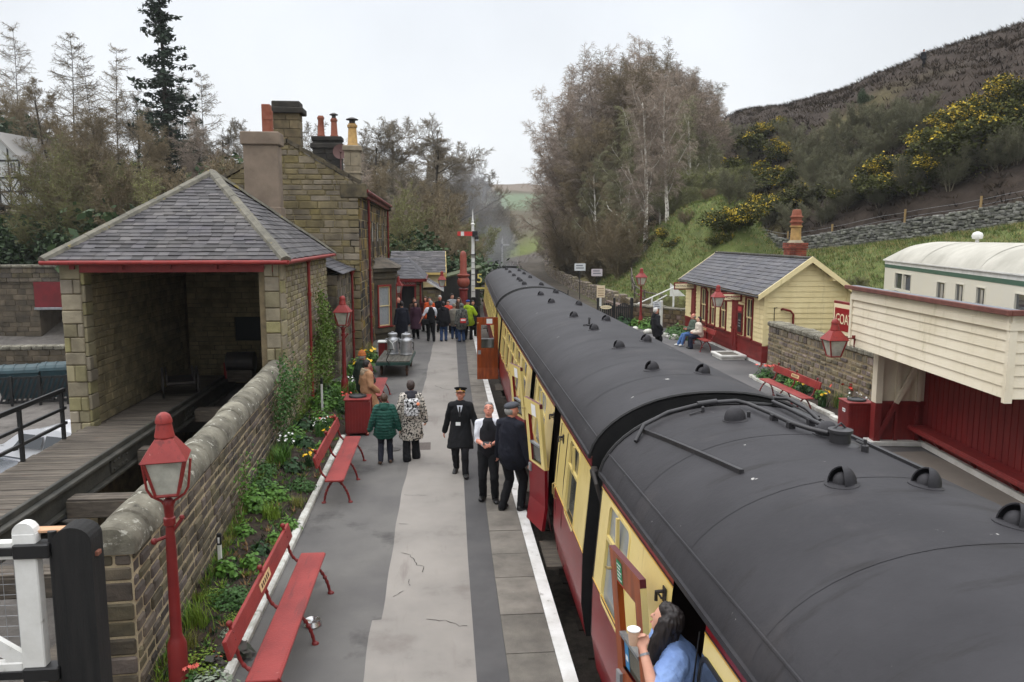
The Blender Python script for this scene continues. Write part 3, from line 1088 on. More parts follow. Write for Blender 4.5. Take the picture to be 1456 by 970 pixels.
def mortar_wall(u0,u1,z0,z1,M,holes=(),outline=None,t=.3,mb=None,mi=0,inside=0):
 """the solid wall behind the blocks: front at y = 0, back at y = t, with openings cut through"""
 mb = mb or MB()
 us = sorted({u0,u1} | {h[0] for h in holes} | {h[1] for h in holes})
 zs = sorted({z0,z1} | {h[2] for h in holes} | {h[3] for h in holes})
 us = [x for x in us if u0 <= x <= u1]
 zs = [x for x in zs if z0 <= x <= z1]
 for a,b in zip(us,us[1:]):
  for c,d in zip(zs,zs[1:]):
   um,zm = (a + b) / 2,(c + d) / 2
   if any(h[0] < um < h[1] and h[2] < zm < h[3] for h in holes):
    continue
   mb.add([(a,0,c),(b,0,c),(b,0,d),(a,0,d)],[(0,1,2,3)],mi,M)
   mb.add([(a,t,c),(b,t,c),(b,t,d),(a,t,d)],[(3,2,1,0)],inside,M)
 for h in holes:
  a,b,c,d = h
  mb.add([(a,0,c),(a,t,c),(a,t,d),(a,0,d)],[(0,1,2,3)],mi,M)
  mb.add([(b,0,c),(b,t,c),(b,t,d),(b,0,d)],[(3,2,1,0)],mi,M)
  mb.add([(a,0,d),(b,0,d),(b,t,d),(a,t,d)],[(0,1,2,3)],mi,M)
  mb.add([(a,0,c),(b,0,c),(b,t,c),(a,t,c)],[(3,2,1,0)],mi,M)
 for (a,flip) in ((u0,0),(u1,1)):
  q = [(a,0,z0),(a,0,z1),(a,t,z1),(a,t,z0)]
  mb.add(q if flip == 0 else q[::-1],[(0,1,2,3)],mi,M)
 mb.add([(u0,0,z1),(u1,0,z1),(u1,t,z1),(u0,t,z1)],[(0,1,2,3)],mi,M)
 return mb
def face(x,y,rz,z=0):
 """frame of a wall: u to the right along the wall as seen from outside, outside is -y"""
 return Matrix.Translation((x,y,z)) @ Matrix.Rotation(rz,4,'Z')
def slates(mb,P0,P1,Q0,Q1,row=.2,wid=.28,seed=0,mi=0):
 q = random.Random(seed)
 P0,P1,Q0,Q1 = map(Vector,(P0,P1,Q0,Q1))
 nrm = (P1 - P0).cross((Q0 + Q1) / 2 - P0).normalized()
 L = ((Q0 + Q1) / 2 - (P0 + P1) / 2).length
 n = max(2,int(L / row))
 mb.add([P0,P1,Q1,Q0],[(0,1,2,3)],mi)
 ax = (P1 - P0).normalized()
 for i in range(n):
  t0,t1 = i / n,min(1,(i + 1.25) / n)
  a0,b0,a1,b1 = P0.lerp(Q0,t0),P1.lerp(Q1,t0),P0.lerp(Q0,t1),P1.lerp(Q1,t1)
  s0,s1 = (a0 - P0).dot(ax),(b0 - P0).dot(ax)
  r0,r1 = (a1 - P0).dot(ax),(b1 - P0).dot(ax)
  d0 = a0 - ax * s0 - P0
  d1 = a1 - ax * r0 - P0
  u = s0 - q.uniform(0,wid)
  while u < s1:
   w = wid * q.uniform(.85,1.15)
   ua,ub = max(u,s0),min(u + w - .006,s1)
   if ub - ua > .03:
    va,vb = min(max(ua,r0),r1),min(max(ub,r0),r1)
    dn = q.uniform(-.012,.012)
    o0,o1 = q.uniform(.018,.034),q.uniform(.003,.008)
    B = P0 + d0 + ax.cross(nrm) * 0
    up = (d1 - d0).normalized() * dn
    p = [B + ax * ua + nrm * o0 + up,B + ax * ub + nrm * o0 + up,P0 + d1 + ax * vb + nrm * o1,P0 + d1 + ax * va + nrm * o1,B + ax * ua + nrm * .0 + up,B + ax * ub + up]
    mb.add(p,[(0,1,2,3),(4,5,1,0)],mi)
   u += w
def boards(mb,u0,u1,z0,z1,M,h=.2,holes=(),outline=None,mi=0):
 """weatherboarding facing -y"""
 n = max(1,round((z1 - z0) / h))
 h = (z1 - z0) / n
 for i in range(n):
  a,b = z0 + i * h,z0 + (i + 1) * h
  iv = [(u0,u1)] if not outline else [outline((a + b) / 2)]
  for hu0,hu1,hz0,hz1 in holes:
   if hz0 < (a + b) / 2 < hz1:
    iv = cut(iv,hu0,hu1)
  for p,q in iv:
   if q - p < .03:
    continue
   mb.add([(p,-.030,a + .012),(q,-.030,a + .012),(q,-.006,b + .012),(p,-.006,b + .012),(p,0.01,a + .006),(q,0.01,a + .006)],[(0,1,2,3),(4,5,1,0)],mi,M)
def sash(parent,u0,u1,z0,z1,M,frame_m,sash_m,glass_m=None,d=.06,bars=1,curtain=None):
 """a sash window set into a wall opening: surround, two sashes with bars, glass"""
 f = MB()
 w = .07
 for a,b,c,e in ((u0 - w,u0,z0 - .02,z1 + w),(u1,u1 + w,z0 - .02,z1 + w),(u0,u1,z1,z1 + w)):
  f.box(a,b,-.045,d,c,e,0,M)
 f.box(u0 - w - .04,u1 + w + .04,-.1,d,z0 - .08,z0 - .02,0,M)
 fo = f.build('window',frame_m,parent)
 sh = MB()
 zm = (z0 + z1) / 2
 t = .045
 for c,e,y in ((z0 - .02,zm + .02,.02),(zm - .02,z1,.0)):
  for a,b,g,h in ((u0,u0 + t,c,e),(u1 - t,u1,c,e),(u0 + t,u1 - t,c,c + t),(u0 + t,u1 - t,e - t,e)):
   sh.box(a,b,y,y + .035,g,h,0,M)
  for k in range(bars):
   um = lerp(u0,u1,(k + 1) / (bars + 1))
   sh.box(um - .012,um + .012,y + .004,y + .03,c + t,e - t,0,M)
 sh.build('sash',sash_m,fo)
 g = MB()
 g.add([(u0,d - .01,z0),(u1,d - .01,z0),(u1,d - .01,z1),(u0,d - .01,z1)],[(0,1,2,3)],0,M)
 g.build('pane',glass_m or GLASS,fo)
 if curtain:
  c = MB()
  n = 14
  for a,b in ((u0 + t,um - .02 if False else u1 - t),):
   v = []
   for i in range(n + 1):
    u = lerp(a,b,i / n)
    y = d - .016 - .006 * (i % 2)
    v += [(u,y,z0 + .03),(u,y,z1 - .03)]
   c.add(v,[(2 * i,2 * i + 2,2 * i + 3,2 * i + 1) for i in range(n)],0,M)
  c.build('net_curtain',curtain,fo)
 return fo
def pipe(parent,x,y,z0,z1,r=.04,m=None,name='drainpipe',head=True,bend=None):
 mb = MB()
 pts = [(x,y,z0),(x,y,z1)]
 if bend:
  pts += [bend]
 mb.tube(pts,r,8)
 z = z0 + 1.2
 while z < z1 - .3:
  mb.tube([(x,y,z),(x,y,z + .09)],r * 1.45,8)
  z += 1.9
 if head:
  mb.lathe([(r,0),(r * 2.2,.12),(r * 2.2,.16)],(x,y,z1 - .1),8)
 return mb.build(name,m or RED,parent,smooth=50)
SX0,SX1,SY0,SY1,SE,SA = -8.3,-3.6,18.05,25.4,4.06,6.24
shed = thing('stone_shed','open fronted stone coal shed with a pyramid slate roof and red fascia','shed',((SX0 + SX1) / 2,SY0,0))
off = Matrix.Translation((-(SX0 + SX1) / 2,-SY0,0))
RUBBLE = mat('squared_rubble',s(146,135,108),.9,col2=s(110,102,82),scale=3,bump=.9,bscale=16,island=.28,hue=.02,dirt=(s(70,64,52),1.2,.6,.2),spots=(s(164,156,124),10,.68))
QUOIN = mat('quoin_stone',s(146,137,110),.9,col2=s(116,108,86),scale=2,bump=1,bscale=9,island=.22,hue=.02,dirt=(s(128,88,50),1.1,.62,.12),spots=(s(160,150,118),10,.7))
INNER = mat('inner_stone',s(140,128,98),.95,col2=s(106,97,74),scale=3,bump=1,bscale=10,island=.2,dirt=(s(64,58,44),.8,.6,.2))
MR = off @ face(SX1,SY0,PI / 2)                      # side towards the platform
LN = SY1 - SY0
blocks(.0,LN,-.2,SE - .03,(.1,.17),(.16,.42),MR,1,quoin=(.34,.2),proud=(.004,.035)).build('side_wall',RUBBLE,shed)
w = MB()
mortar_wall(0,LN,-2.3,SE - .04,MR,t=.45,mb=w)
ML = off @ face(SX0 + .5,SY1,PI / 2)
MLi = off @ face(SX0 + .55,SY0 + .05,PI / 2)
mortar_wall(0.02,LN,-2.3,SE - .04,off @ face(SX0,SY1,-PI / 2),t=.43,mb=w)
mortar_wall(0.5,SX1 - SX0 - .46,-2.3,SE - .04,off @ face(SX0,SY1 - .4,0),t=.4,mb=w,holes=[(1.9,3.3,1.35,2.1)])
w.build('wall_core',MORTAR_D,shed)
blocks(.06,LN - .45,.3,SE - .1,(.12,.2),(.25,.55),off @ face(SX0 + .44,SY0 + .0,PI / 2),2,proud=(.004,.02)).build('inner_wall',INNER,shed)
blocks(.5,SX1 - SX0 - .46,.0,SE - .1,(.12,.2),(.25,.5),off @ face(SX0,SY1 - .4,0),3,holes=[(1.9,3.3,1.35,2.1)],proud=(.004,.02)).build('back_wall',INNER,shed)
fw = MB()
fw.box(1.9,3.3,.1,.14,1.35,2.1,0,off @ face(SX0,SY1 - .4,0))
fw.build('boarded_window',mat('dark_board',s(40,44,44),.8),shed)
for nm,a,b in (('pillar',0,.44),('pillar',SX1 - SX0 - .33,SX1 - SX0)):
 Mf = off @ face(SX0,SY0,0)
 pb = blocks(a,b,.12,SE - .05,(.26,.4),(.24,.55),Mf,7,proud=(.02,.06),back=.5,gap=.018)
 if a == 0:
  pb.bbox(a - .06,b + .1,-.12,.5,-.1,.14,.04,0,Mf)
  pb.v += []
  jb = blocks(.0,.4,.14,SE - .05,(.26,.4),(.3,.6),off @ face(SX0 + .46,SY0,PI / 2),8,proud=(.01,.05))
  n0 = len(pb.v)
  pb.v += jb.v
  pb.f += [tuple(i + n0 for i in f) for f in jb.f]
  pb.m += jb.m
 pb.build(nm,QUOIN,shed)
sq = blocks(0,.45,.0,SE - .05,(.26,.38),(.45,.5),MR,9,proud=(.045,.07),quoin=(.45,.3),gap=.02)
sq.build('quoins',QUOIN,shed)
b = MB()
Mf = off @ face(SX0,SY0,0)
b.box(.12,SX1 - SX0 - .1,-.02,.22,SE - .27,SE - .02,0,Mf)
for k in range(5):
 u = lerp(.3,SX1 - SX0 - .35,k / 4)
 b.box(u - .05,u + .05,-.09,-.018,SE - .2,SE - .02,0,Mf)
b.build('fascia',REDL,shed)
EX0,EX1,EY0,EY1 = SX0 - .22,SX1 + .22,SY0 - .28,SY1 + .22
ap = (lerp(SX0,SX1,.5),(EY0 + EY1) / 2,SA)
cor = [(EX0,EY0,SE),(EX1,EY0,SE),(EX1,EY1,SE),(EX0,EY1,SE)]
sl_ = MB()
for k in range(4):
 P0,P1 = cor[k],cor[(k + 1) % 4]
 slates(sl_,off @ Vector(P0),off @ Vector(P1),off @ Vector(ap),off @ Vector(ap),row=.17,wid=.26,seed=20 + k)
sl_.add([off @ Vector((x,y,z - .03)) for x,y,z in cor],[(3,2,1,0)])
rf = sl_.build('roof',SLATE,shed)
hp = MB()
for c in cor:
 a = off @ (Vector(c) + Vector((0,0,.02)))
 e = off @ (Vector(ap) + Vector((0,0,.03)))
 n = 9
 for k in range(n):
  p,q_ = a.lerp(e,k / n),a.lerp(e,(k + .985) / n)
  d = (q_ - p).normalized()
  sd = d.cross(Vector((0,0,1))).normalized()
  up = sd.cross(d)
  wd,ht = .13,.075
  j = rnd.uniform(-.006,.006)
  pts = [-sd * wd + up * (-.05 + j),-sd * wd * .8 + up * (.03 + j),up * (ht + j),sd * wd * .8 + up * (.03 + j),sd * wd + up * (-.05 + j)]
  hp.add([p + t for t in pts] + [q_ + t for t in pts],[(i,i + 1,6 + i,5 + i) for i in range(4)] + [(4,3,2,1,0),(5,6,7,8,9)])
hp.build('hip_tiles',mat('hip_stone',s(120,116,104),.9,col2=s(92,90,82),scale=4,bump=.8,bscale=18,island=.12,dirt=(s(150,132,66),3.2,.6,.06),spots=(s(170,168,156),9,.68)),rf)
gt = MB()
for k in (0,1):
 P0,P1 = Vector(cor[k]),Vector(cor[k + 1])
 d = (P1 - P0).normalized()
 o = Vector((d.y,-d.x,0)) * .03 + Vector((0,0,-.05))
 gt.tube([off @ (P0 + o - d * .03),off @ (P1 + o + d * .03)],.05,8)
gt.build('gutter',REDL,rf,smooth=60)
pipe(shed,*(off @ Vector((SX1 + .1,21.45,0))).xy,-.1,SE - .1,.042,REDL)
GA,GB = Vector((-3.0,7.55,0)),Vector((-3.55,18.0,0))
gw = thing('garden_wall','long stone garden wall with rounded lichen coping beside the flower bed','wall',GA)
d = (GB - GA)
GL = d.length
MG = face(0,0,math.atan2(d.y,d.x))
GW = mat('garden_wall_stone',s(102,92,78),.92,col2=s(68,62,54),scale=3,bump=1,bscale=13,island=.34,hue=.03,dirt=(s(44,40,36),1.6,.56,.2),spots=(s(196,194,186),6.5,.715,.03))
blocks(0,GL,-.1,1.52,(.11,.17),(.2,.44),MG,31,proud=(.004,.03),gap=.032).build('face',GW,gw)
w = MB()
mortar_wall(0,GL,-2.4,1.52,MG,t=.36,mb=w)
w.build('wall_core',mat('tan_mortar',s(188,172,142),.95,col2=s(150,136,110),scale=4,bump=.7,bscale=40),gw)
blocks(0,.36,-.1,1.52,(.15,.22),(.3,.36),MG @ face(0,.36,-PI / 2),33,proud=(.01,.03),gap=.02).build('wall_end',GW,gw)
cp = MB()
u = -.03
q = random.Random(8)
while u < GL:
 l = min(q.uniform(.42,.62),GL - u)
 n = 10
 z0 = 1.525 + q.uniform(-.008,.008)
 rr = .235 + q.uniform(-.008,.008)
 prof = [(.18 - rr * math.cos(PI * i / n),z0 + .05 + rr * 1.0 * math.sin(PI * i / n)) for i in range(n + 1)]
 prof = [(.18 - rr,z0)] + prof + [(.18 + rr,z0)]
 prof = [(a + q.uniform(-.006,.006),z + q.uniform(-.006,.006)) for a,z in prof]
 m = len(prof)
 st = [0,.02,l - .03,l - .01]
 sc = [.93,1,1,.93]
 v = []
 for t,k in zip(st,sc):
  v += [(u + t,.18 + (a - .18) * k,z0 + (z - z0) * k) for a,z in prof]
 f = []
 for r in range(3):
  f += [(r * m + i,(r + 1) * m + i,(r + 1) * m + i + 1,r * m + i + 1) for i in range(m - 1)]
  f.append((r * m + m - 1,(r + 1) * m + m - 1,(r + 1) * m,r * m))
 f += [tuple(range(m)),tuple(3 * m + i for i in range(m))[::-1]]
 cp.add(v,f,0,MG)
 u += l
cp.build('coping',COPING,gw,smooth=40)
hs = thing('station_house','tall dark sandstone station house with stepped gable and big chimneys','house',(-5.45,29.6,0))
o2 = Matrix.Translation((5.45,-29.6,0))
HX0,HX1,HY0,HY1,HE = -7.95,-2.95,29.6,44.5,6.35
HAp = 7.95
def gab(z):
 if z < HE + .1:
  return (0,HX1 - HX0)
 k = (HAp - z) / (HAp - HE - .1)
 return (2.5 - 2.5 * k,2.5 + 2.5 * k)
Mg = o2 @ face(HX0,HY0,0)
HST = mat('house_ashlar',s(136,124,96),.9,col2=s(96,87,68),scale=1.6,bump=.9,bscale=9,island=.2,hue=.01,dirt=(s(60,56,49),.9,.6,.2),spots=(s(170,158,122),10,.69))
blocks(0,5,2.6,HAp,(.14,.3),(.3,.75),Mg,41,outline=gab,proud=(.006,.03),gap=.026,quoin=(.6,.36)).build('gable_wall',HST,hs)
blocks(4.2,5,0,2.6,(.3,.42),(.5,.8),Mg,42,proud=(.006,.03),gap=.026).build('gable_wall',HST,hs)
w = MB()
w.prism([Mg @ Vector(p) for p in ((0,.02,-2.3),(5,.02,-2.3),(5,.02,HE + .1),(2.5,.02,HAp),(0,.02,HE + .1))],Vector((0,.35,0)))
Mfw = o2 @ face(HX1,HY0,PI / 2)
holes = [(5.2,6.0,3.6,5.2),(8,8.8,3.6,5.2),(11.5,12.3,3.6,5.2)]
mortar_wall(.02,HY1 - HY0,-1,HE,Mfw,holes=holes,t=.35,mb=w)
mortar_wall(0.02,HY1 - HY0,-2.3,HE,o2 @ face(HX0,HY1,-PI / 2),t=.35,mb=w)
w.prism([(o2 @ face(HX1,HY1,PI)) @ Vector(p) for p in ((0,.02,-2.3),(5,.02,-2.3),(5,.02,HE + .1),(2.5,.02,HAp),(0,.02,HE + .1))],Vector((0,-.35,0)))
w.build('wall_core',mat('house_mortar',s(150,138,102),.95,col2=s(120,110,82),scale=3,bump=.6,bscale=40),hs)
HFR = mat('black_patched_stone',s(112,92,58),.9,col2=s(40,36,32),scale=1.5,bump=1,bscale=12,island=.4,hue=.02,contrast=(.44,.56))
blocks(0,HY1 - HY0,0,HE,(.3,.45),(.5,.9),Mfw,43,holes=holes,proud=(.006,.04),gap=.03,quoin=(.6,.36)).build('front_wall',HFR,hs)
for h in holes:
 sash(hs,h[0],h[1],h[2],h[3],Mfw,STONE_D,WHITE)
r_ = MB()
x0,x1,xa = HX0 - .2,HX1 + .28,(HX0 + HX1) / 2
slates(r_,o2 @ Vector((x1,HY0 + .3,HE - .05)),o2 @ Vector((x1,HY1 - .3,HE - .05)),o2 @ Vector((xa,HY0 + .3,HAp - .1)),o2 @ Vector((xa,HY1 - .3,HAp - .1)),row=.3,wid=.4,seed=51)
slates(r_,o2 @ Vector((x0,HY1 - .3,HE - .05)),o2 @ Vector((x0,HY0 + .3,HE - .05)),o2 @ Vector((xa,HY1 - .3,HAp - .1)),o2 @ Vector((xa,HY0 + .3,HAp - .1)),row=.3,wid=.4,seed=52)
r_.tube([o2 @ Vector((xa,HY0 + .3,HAp - .06)),o2 @ Vector((xa,HY1 - .3,HAp - .06))],.1,8)
roof = r_.build('roof',SLATE_D,hs)
g_ = MB()
g_.tube([o2 @ Vector((x1 + .02,HY0 + .1,HE - .1)),o2 @ Vector((x1 + .02,HY1,HE - .1))],.07,8)
g_.box(*sorted((5.45 + x1 - .16,5.45 + x1 - .06)),.0,HY1 - HY0,HE - .3,HE - .12)
g_.build('gutter',RED,roof,smooth=60)
for y in (HY0,HY1 - .35):
 kp = MB()
 for sgn in (-1,1):
  n = 6
  for k in range(n):
   t0,t1 = k / n,(k + 1) / n
   ua,ub = 2.5 + sgn * 2.62 * (1 - t0),2.5 + sgn * 2.62 * (1 - t1) - sgn * .02
   za,zb = lerp(HE + .12,HAp + .03,t0),lerp(HE + .12,HAp + .03,t1)
   p = [(ua,za - .02),(ub,zb - .02),(ub,zb + .12),(ua,za + .15)]
   if sgn > 0:
    p = p[::-1]
   kp.prism([o2 @ Vector((HX0 + a,y - .06,z)) for a,z in p],Vector((0,.47,0)))
  a,b_ = (4.35,5.3) if sgn > 0 else (-.3,.65)
  kp.bbox(*sorted((5.45 + HX0 + a,5.45 + HX0 + b_)),y - 29.6 - .07,y - 29.6 + .42,HE - .35,HE + .17,.03)
 kp.build('gable_coping',STONE_D,hs)
pipe(hs,HX1 + .12 + 5.45,32.35 - 29.6,.1,HE - .12,.05,RED)
pipe(hs,HX1 + .12 + 5.45,44.2 - 29.6,.1,HE - .12,.05,RED)
def stack(parent,x0,x1,y0,y1,z0,z1,m,caps,courses=None,name='chimney',seed=60):
 mb = MB()
 if courses:
  z = z0
  q = random.Random(seed)
  while z < z1 - .02:
   h = min(courses,z1 - z)
   mid = q.uniform(.3,.7)
   for a,b in ((x0,lerp(x0,x1,mid)),(lerp(x0,x1,mid),x1)):
    mb.bbox(a + .005,b - .005,y0,y1,z + .006,z + h - .006,.012)
   z += h
 else:
  mb.bbox(x0,x1,y0,y1,z0,z1,.02)
 for (dz0,dz1,o) in caps:
  mb.bbox(x0 - o,x1 + o,y0 - o,y1 + o,z1 + dz0,z1 + dz1,.03)
 return mb.build(name,m,parent)
def pot(parent,x,y,z,r,h,m,cowl=False,sq=False):
 mb = MB()
 if sq:
  mb.bbox(x - r,x + r,y - r,y + r,z,z + h,.02)
  mb.box(x - r * .4,x + r * 1.15,y - r * 1.1,y + r * 1.1,z + h * .45,z + h * .6)
  mb.bbox(x + r * .5,x + r * 1.3,y - r * .8,y + r * .8,z,z + h * .8,.02)
 else:
  mb.lathe([(r * 1.15,0),(r * 1.2,.05),(r,.1),(r * .82,h * .8),(r * 1.0,h * .84),(r * 1.02,h * .93),(r * .8,h * .96),(r * .8,h)],(x,y,z),14)
 o = mb.build('chimney_pot',m,parent,smooth=40)
 if cowl:
  c = MB()
  c.lathe([(r * .6,0),(r * .6,.12),(r * 1.2,.14),(r * 1.25,.17),(r * .4,.24)],(x,y,z + h),12)
  c.build('cowl',IRON,o,smooth=40)
 return o
TERRA = mat('terracotta',s(142,86,66),.8,col2=s(128,70,50),scale=5,bump=.3,bscale=30)
BUFF = mat('buff_pot',s(186,150,92),.8,col2=s(150,120,76),scale=5,bump=.3,bscale=30)
PALE = mat('pale_dressed_stone',s(150,138,116),.9,col2=s(124,114,96),scale=3,bump=.4,bscale=30,dirt=(s(86,80,68),2,.62,.15))
SOOT = mat('sooty_stone',s(58,54,48),.9,col2=s(40,38,35),scale=3,bump=.7,bscale=16,island=.2,spots=(s(150,146,136),7,.72))
ch = stack(hs,-.48,.48,.05,.65,7.55,9.0,mat('chimney_stone',s(120,106,80),.9,col2=s(88,78,60),scale=3,bump=.6,bscale=20,island=.25),[],.3)
cc = MB()
cc.bbox(-.62,.62,-.08,.8,8.98,9.2,.03)
cc.bbox(-.5,.5,.02,.7,9.2,9.42,.03)
cc.build('chimney_cap',SOOT,ch)
c3_ = stack(hs,-.35,.95,8.2,8.9,7.0,9.0,SOOT,[(-.35,-.12,.1),(.0,.2,.05)],.28)
pot(c3_,.02,8.5,9.2,.16,.95,TERRA)
pot(c3_,.62,8.5,9.2,.16,.85,TERRA,cowl=True)
c4_ = stack(hs,1.68,2.3,3.0,3.6,6.3,8.0,PALE,[(-.9,-.82,.04),(.0,.22,.06)],.55)
pot(c4_,2.0,3.3,8.2,.2,.9,BUFF,cowl=True)
dish = MB()
n = 18
v,f = [(0,0,-.08)],[]
for r in (.12,.24,.36):
 for k in range(n):
  a = 2 * PI * k / n
  v.append((r * math.cos(a),r * math.sin(a),-.08 + .08 * (r / .36) ** 2))
for k in range(n):
 j = (k + 1) % n
 f.append((0,1 + k,1 + j))
 for i in (0,1):
  f.append((1 + i * n + k,1 + (i + 1) * n + k,1 + (i + 1) * n + j,1 + i * n + j))
Md = Matrix.Translation((-4.45,37.2,8.45)) @ Matrix.Rotation(rad(75),4,'X')
dish.add(v,f,0,Md)
dish.tube([Md @ Vector((0,-.3,0)),Md @ Vector((0,-.05,.3)),],.015,6)
dish.tube([(-4.45,37.2,8.45),(-4.45,37.6,8.2),(-4.5,37.9,8.1)],.03,6)
dish.box(-4.48,-4.42,37.1,37.16,7.5,8.2)
tag(dish.build('satellite_dish',mat('dish_maroon_mesh',s(88,62,58),.7),smooth=60),'round dark satellite dish fixed beside the dark double chimney','satellite dish')
bay = MB()
BY = [(-2.95,35.2),(-2.03,36.1),(-2.03,38.0),(-2.95,38.9)]
BAYM = mat('bay_dark_ashlar',s(84,76,60),.88,col2=s(58,53,44),scale=1.6,bump=.4,bscale=16,dirt=(s(40,38,34),.8,.56,.2))
bw = MB()
frames = []
for (a,b) in zip(BY,BY[1:]):
 ang = math.atan2(b[1] - a[1],b[0] - a[0])
 Lw = math.dist(a,b)
 Mw = o2 @ face(a[0],a[1],ang)
 m_ = .22 if Lw < 1.5 else .3
 mortar_wall(0,Lw,0,3.05,Mw,holes=[(m_,Lw - m_ - .06,.55,2.45)],t=.25,mb=bw)
 for z0,z1,o in ((.3,.5,.1),(2.72,2.8,.05),(3.05,3.2,.14)):
  bw.box(-.08,Lw + .05,-o,.1,z0,z1,0,Mw)
 frames.append((Mw,m_,Lw))
bo = bw.build('bay',BAYM,hs)
for Mw,m_,Lw in frames:
 sash(bo,m_ + .07,Lw - m_ - .13,.62,2.38,Mw,REDL,CREAM,curtain=mat('net_curtain',s(160,164,164),.8,col2=s(124,128,130),scale=14,stretch=(6,6,.5)),bars=0)
br = MB()
top = [o2 @ Vector((x,y,3.62)) for x,y in ((-2.95,36.0),(-2.55,36.5),(-2.55,37.6),(-2.95,38.1))]
bot = [o2 @ Vector((x + (.2 if i in (1,2) else 0),y + (-.22 if i < 2 else .22),3.2)) for i,(x,y) in enumerate(BY)]
br.add(bot + top,[(i,i + 1,5 + i,4 + i) for i in range(3)] + [(4,5,6,7)])
br.build('bay_roof',STONE_D,bo)
wg = MB()
Mwg = o2 @ face(-3.3,25.65,PI / 2)
mortar_wall(0,3.95,-.5,3.35,Mwg,t=.3,mb=wg)
mortar_wall(0,4.3,-2.3,3.35,o2 @ face(-7.9,25.65,0),t=.3,mb=wg)
mortar_wall(0,3.95,-2.3,3.35,o2 @ face(-7.9,29.6,-PI / 2),t=.3,mb=wg)
wgo = wg.build('wing',MORTAR_D,hs)
blocks(4.2,4.6,-.1,3.35,(.3,.4),(.36,.4),o2 @ face(-7.9,25.65,0),44,proud=(.01,.03)).build('quoins',STONE_D,wgo)
blocks(0,3.95,-.1,3.35,(.13,.3),(.25,.55),Mwg,45,proud=(.006,.03),quoin=(.5,.3)).build('wing_wall',STONE_D,wgo)
wr = MB()
slates(wr,o2 @ Vector((-3.1,25.5,3.38)),o2 @ Vector((-3.1,29.55,3.38)),o2 @ Vector((-5.5,25.5,4.5)),o2 @ Vector((-5.5,29.55,4.5)),seed=55)
slates(wr,o2 @ Vector((-8.1,29.55,3.38)),o2 @ Vector((-8.1,25.5,3.38)),o2 @ Vector((-5.5,29.55,4.5)),o2 @ Vector((-5.5,25.5,4.5)),seed=56)
wr.build('wing_roof',SLATE_D,wgo)
pipe(wgo,-3.18 + 5.45,28.9 - 29.6,-.1,3.3,.045,RED)
RENDERC = mat('cracked_render',s(134,119,104),.9,col2=s(112,99,86),scale=1.5,bump=.4,bscale=20,dirt=(s(96,84,72),3,.64,.1),spots=(s(150,96,76),2.4,.72))
c2_ = stack(wgo,-6.34 + 5.45,-5.24 + 5.45,26.8 - 29.6,27.5 - 29.6,3.6,7.55,RENDERC,[(.0,.42,.07)])
sd_ = MB()
sd_.bbox(-6.4 + 5.45,-5.2 + 5.45,26.74 - 29.6,27.56 - 29.6,3.6,5.55,.02)
sd_.build('chimney_shoulder',RENDERC,c2_)
pot(c2_,-5.6 + 5.45,27.1 - 29.6,7.97,.14,.9,TERRA,sq=True)
slab = MB()
slab.box(-9.5,.75,PE + .1,54,-1.1,-.004)
struct(slab.build('platform',TAR))
tr = thing('stone_annexe','low stone annexe with red framed doorway under a small red sign','annexe',(-1.95,41,0))
Mt = face(-1.0,0,0)
hl = [(.95,1.62,.0,2.05)]
w = MB()
mortar_wall(0,1.95,0,2.4,Mt,holes=hl,t=.3,mb=w)
mortar_wall(0,4.6,0,2.4,face(.95,0,PI / 2),t=.3,mb=w)
w.box(-.3,.9,.9,.95,0,2.3)
w.build('wall',MORTAR,tr)
blocks(0,1.95,0,2.4,(.2,.32),(.3,.6),Mt,46,holes=hl,proud=(.006,.03)).build('front_wall',RUBBLE,tr)
blocks(0,4.6,0,2.4,(.2,.32),(.3,.6),face(.95,0,PI / 2),47,proud=(.006,.03)).build('side_wall',STONE_D,tr)
k = MB()
for a,b,c,e in ((.86,.95,0,2.05),(1.62,1.71,0,2.05)):
 k.box(a - 1,b - 1,-.04,.1,c,e)
ko = k.build('door_frame',REDL,tr)
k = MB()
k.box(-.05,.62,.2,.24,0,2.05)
k.build('doorway_shade_panel',CBLACK,ko)  # black panel paints the shade inside the open doorway
k = MB()
k.box(-.14,.72,-.06,.02,2.06,2.34)
so_ = k.build('sign_board',mat('bright_red_sign',s(176,58,60),.4),tr)
text_mesh('TEA ROOM',.15,'lettering',PAPER,so_,(.29,-.062,2.2),(PI / 2,0,0))
rr_ = MB()
slates(rr_,(-1.3,-.3,2.45),(1.2,-.3,2.45),(-1.3,2.2,3.45),(.2,2.2,3.45),seed=57)
slates(rr_,(1.2,-.3,2.45),(1.2,4.8,2.45),(.2,2.2,3.45),(.2,4.0,3.45),seed=58)
rro = rr_.build('roof',SLATE_D,tr)
gg = MB()
gg.box(-1.3,1.22,-.36,-.28,2.3,2.44)
gg.box(1.18,1.26,-.36,4.8,2.3,2.44)
gg.build('gutter',RED,rro)
pipe(tr,.93,-.1,0,2.3,.05,RED)
lt = thing('lean_to','small stone lean-to with a sloping slate roof behind the crowd','lean-to',(-.3,43.5,0))
w = MB()
mortar_wall(-.65,.35,0,1.7,Matrix.Identity(4),t=2.5,mb=w)
w.build('wall',MORTAR,lt)
blocks(-.65,.35,0,1.65,(.16,.26),(.25,.5),Matrix.Identity(4),48,proud=(.006,.03)).build('front_wall',RUBBLE,lt)
w = MB()
slates(w,(.5,-.25,1.68),(.5,2.6,1.68),(-.66,-.25,2.36),(-.66,2.6,2.36),seed=59)
w.prism([(-.66,-.27,2.28),(.5,-.27,1.6),(.5,-.27,1.7),(-.66,-.27,2.4)],(0,.06,0),1)
w.build('roof',[SLATE_D,WHITE],lt)
cs = thing('cream_hut','cream boarded hut with a slate roof and deep barge boards','hut',(-1.4,47,0))
w = MB()
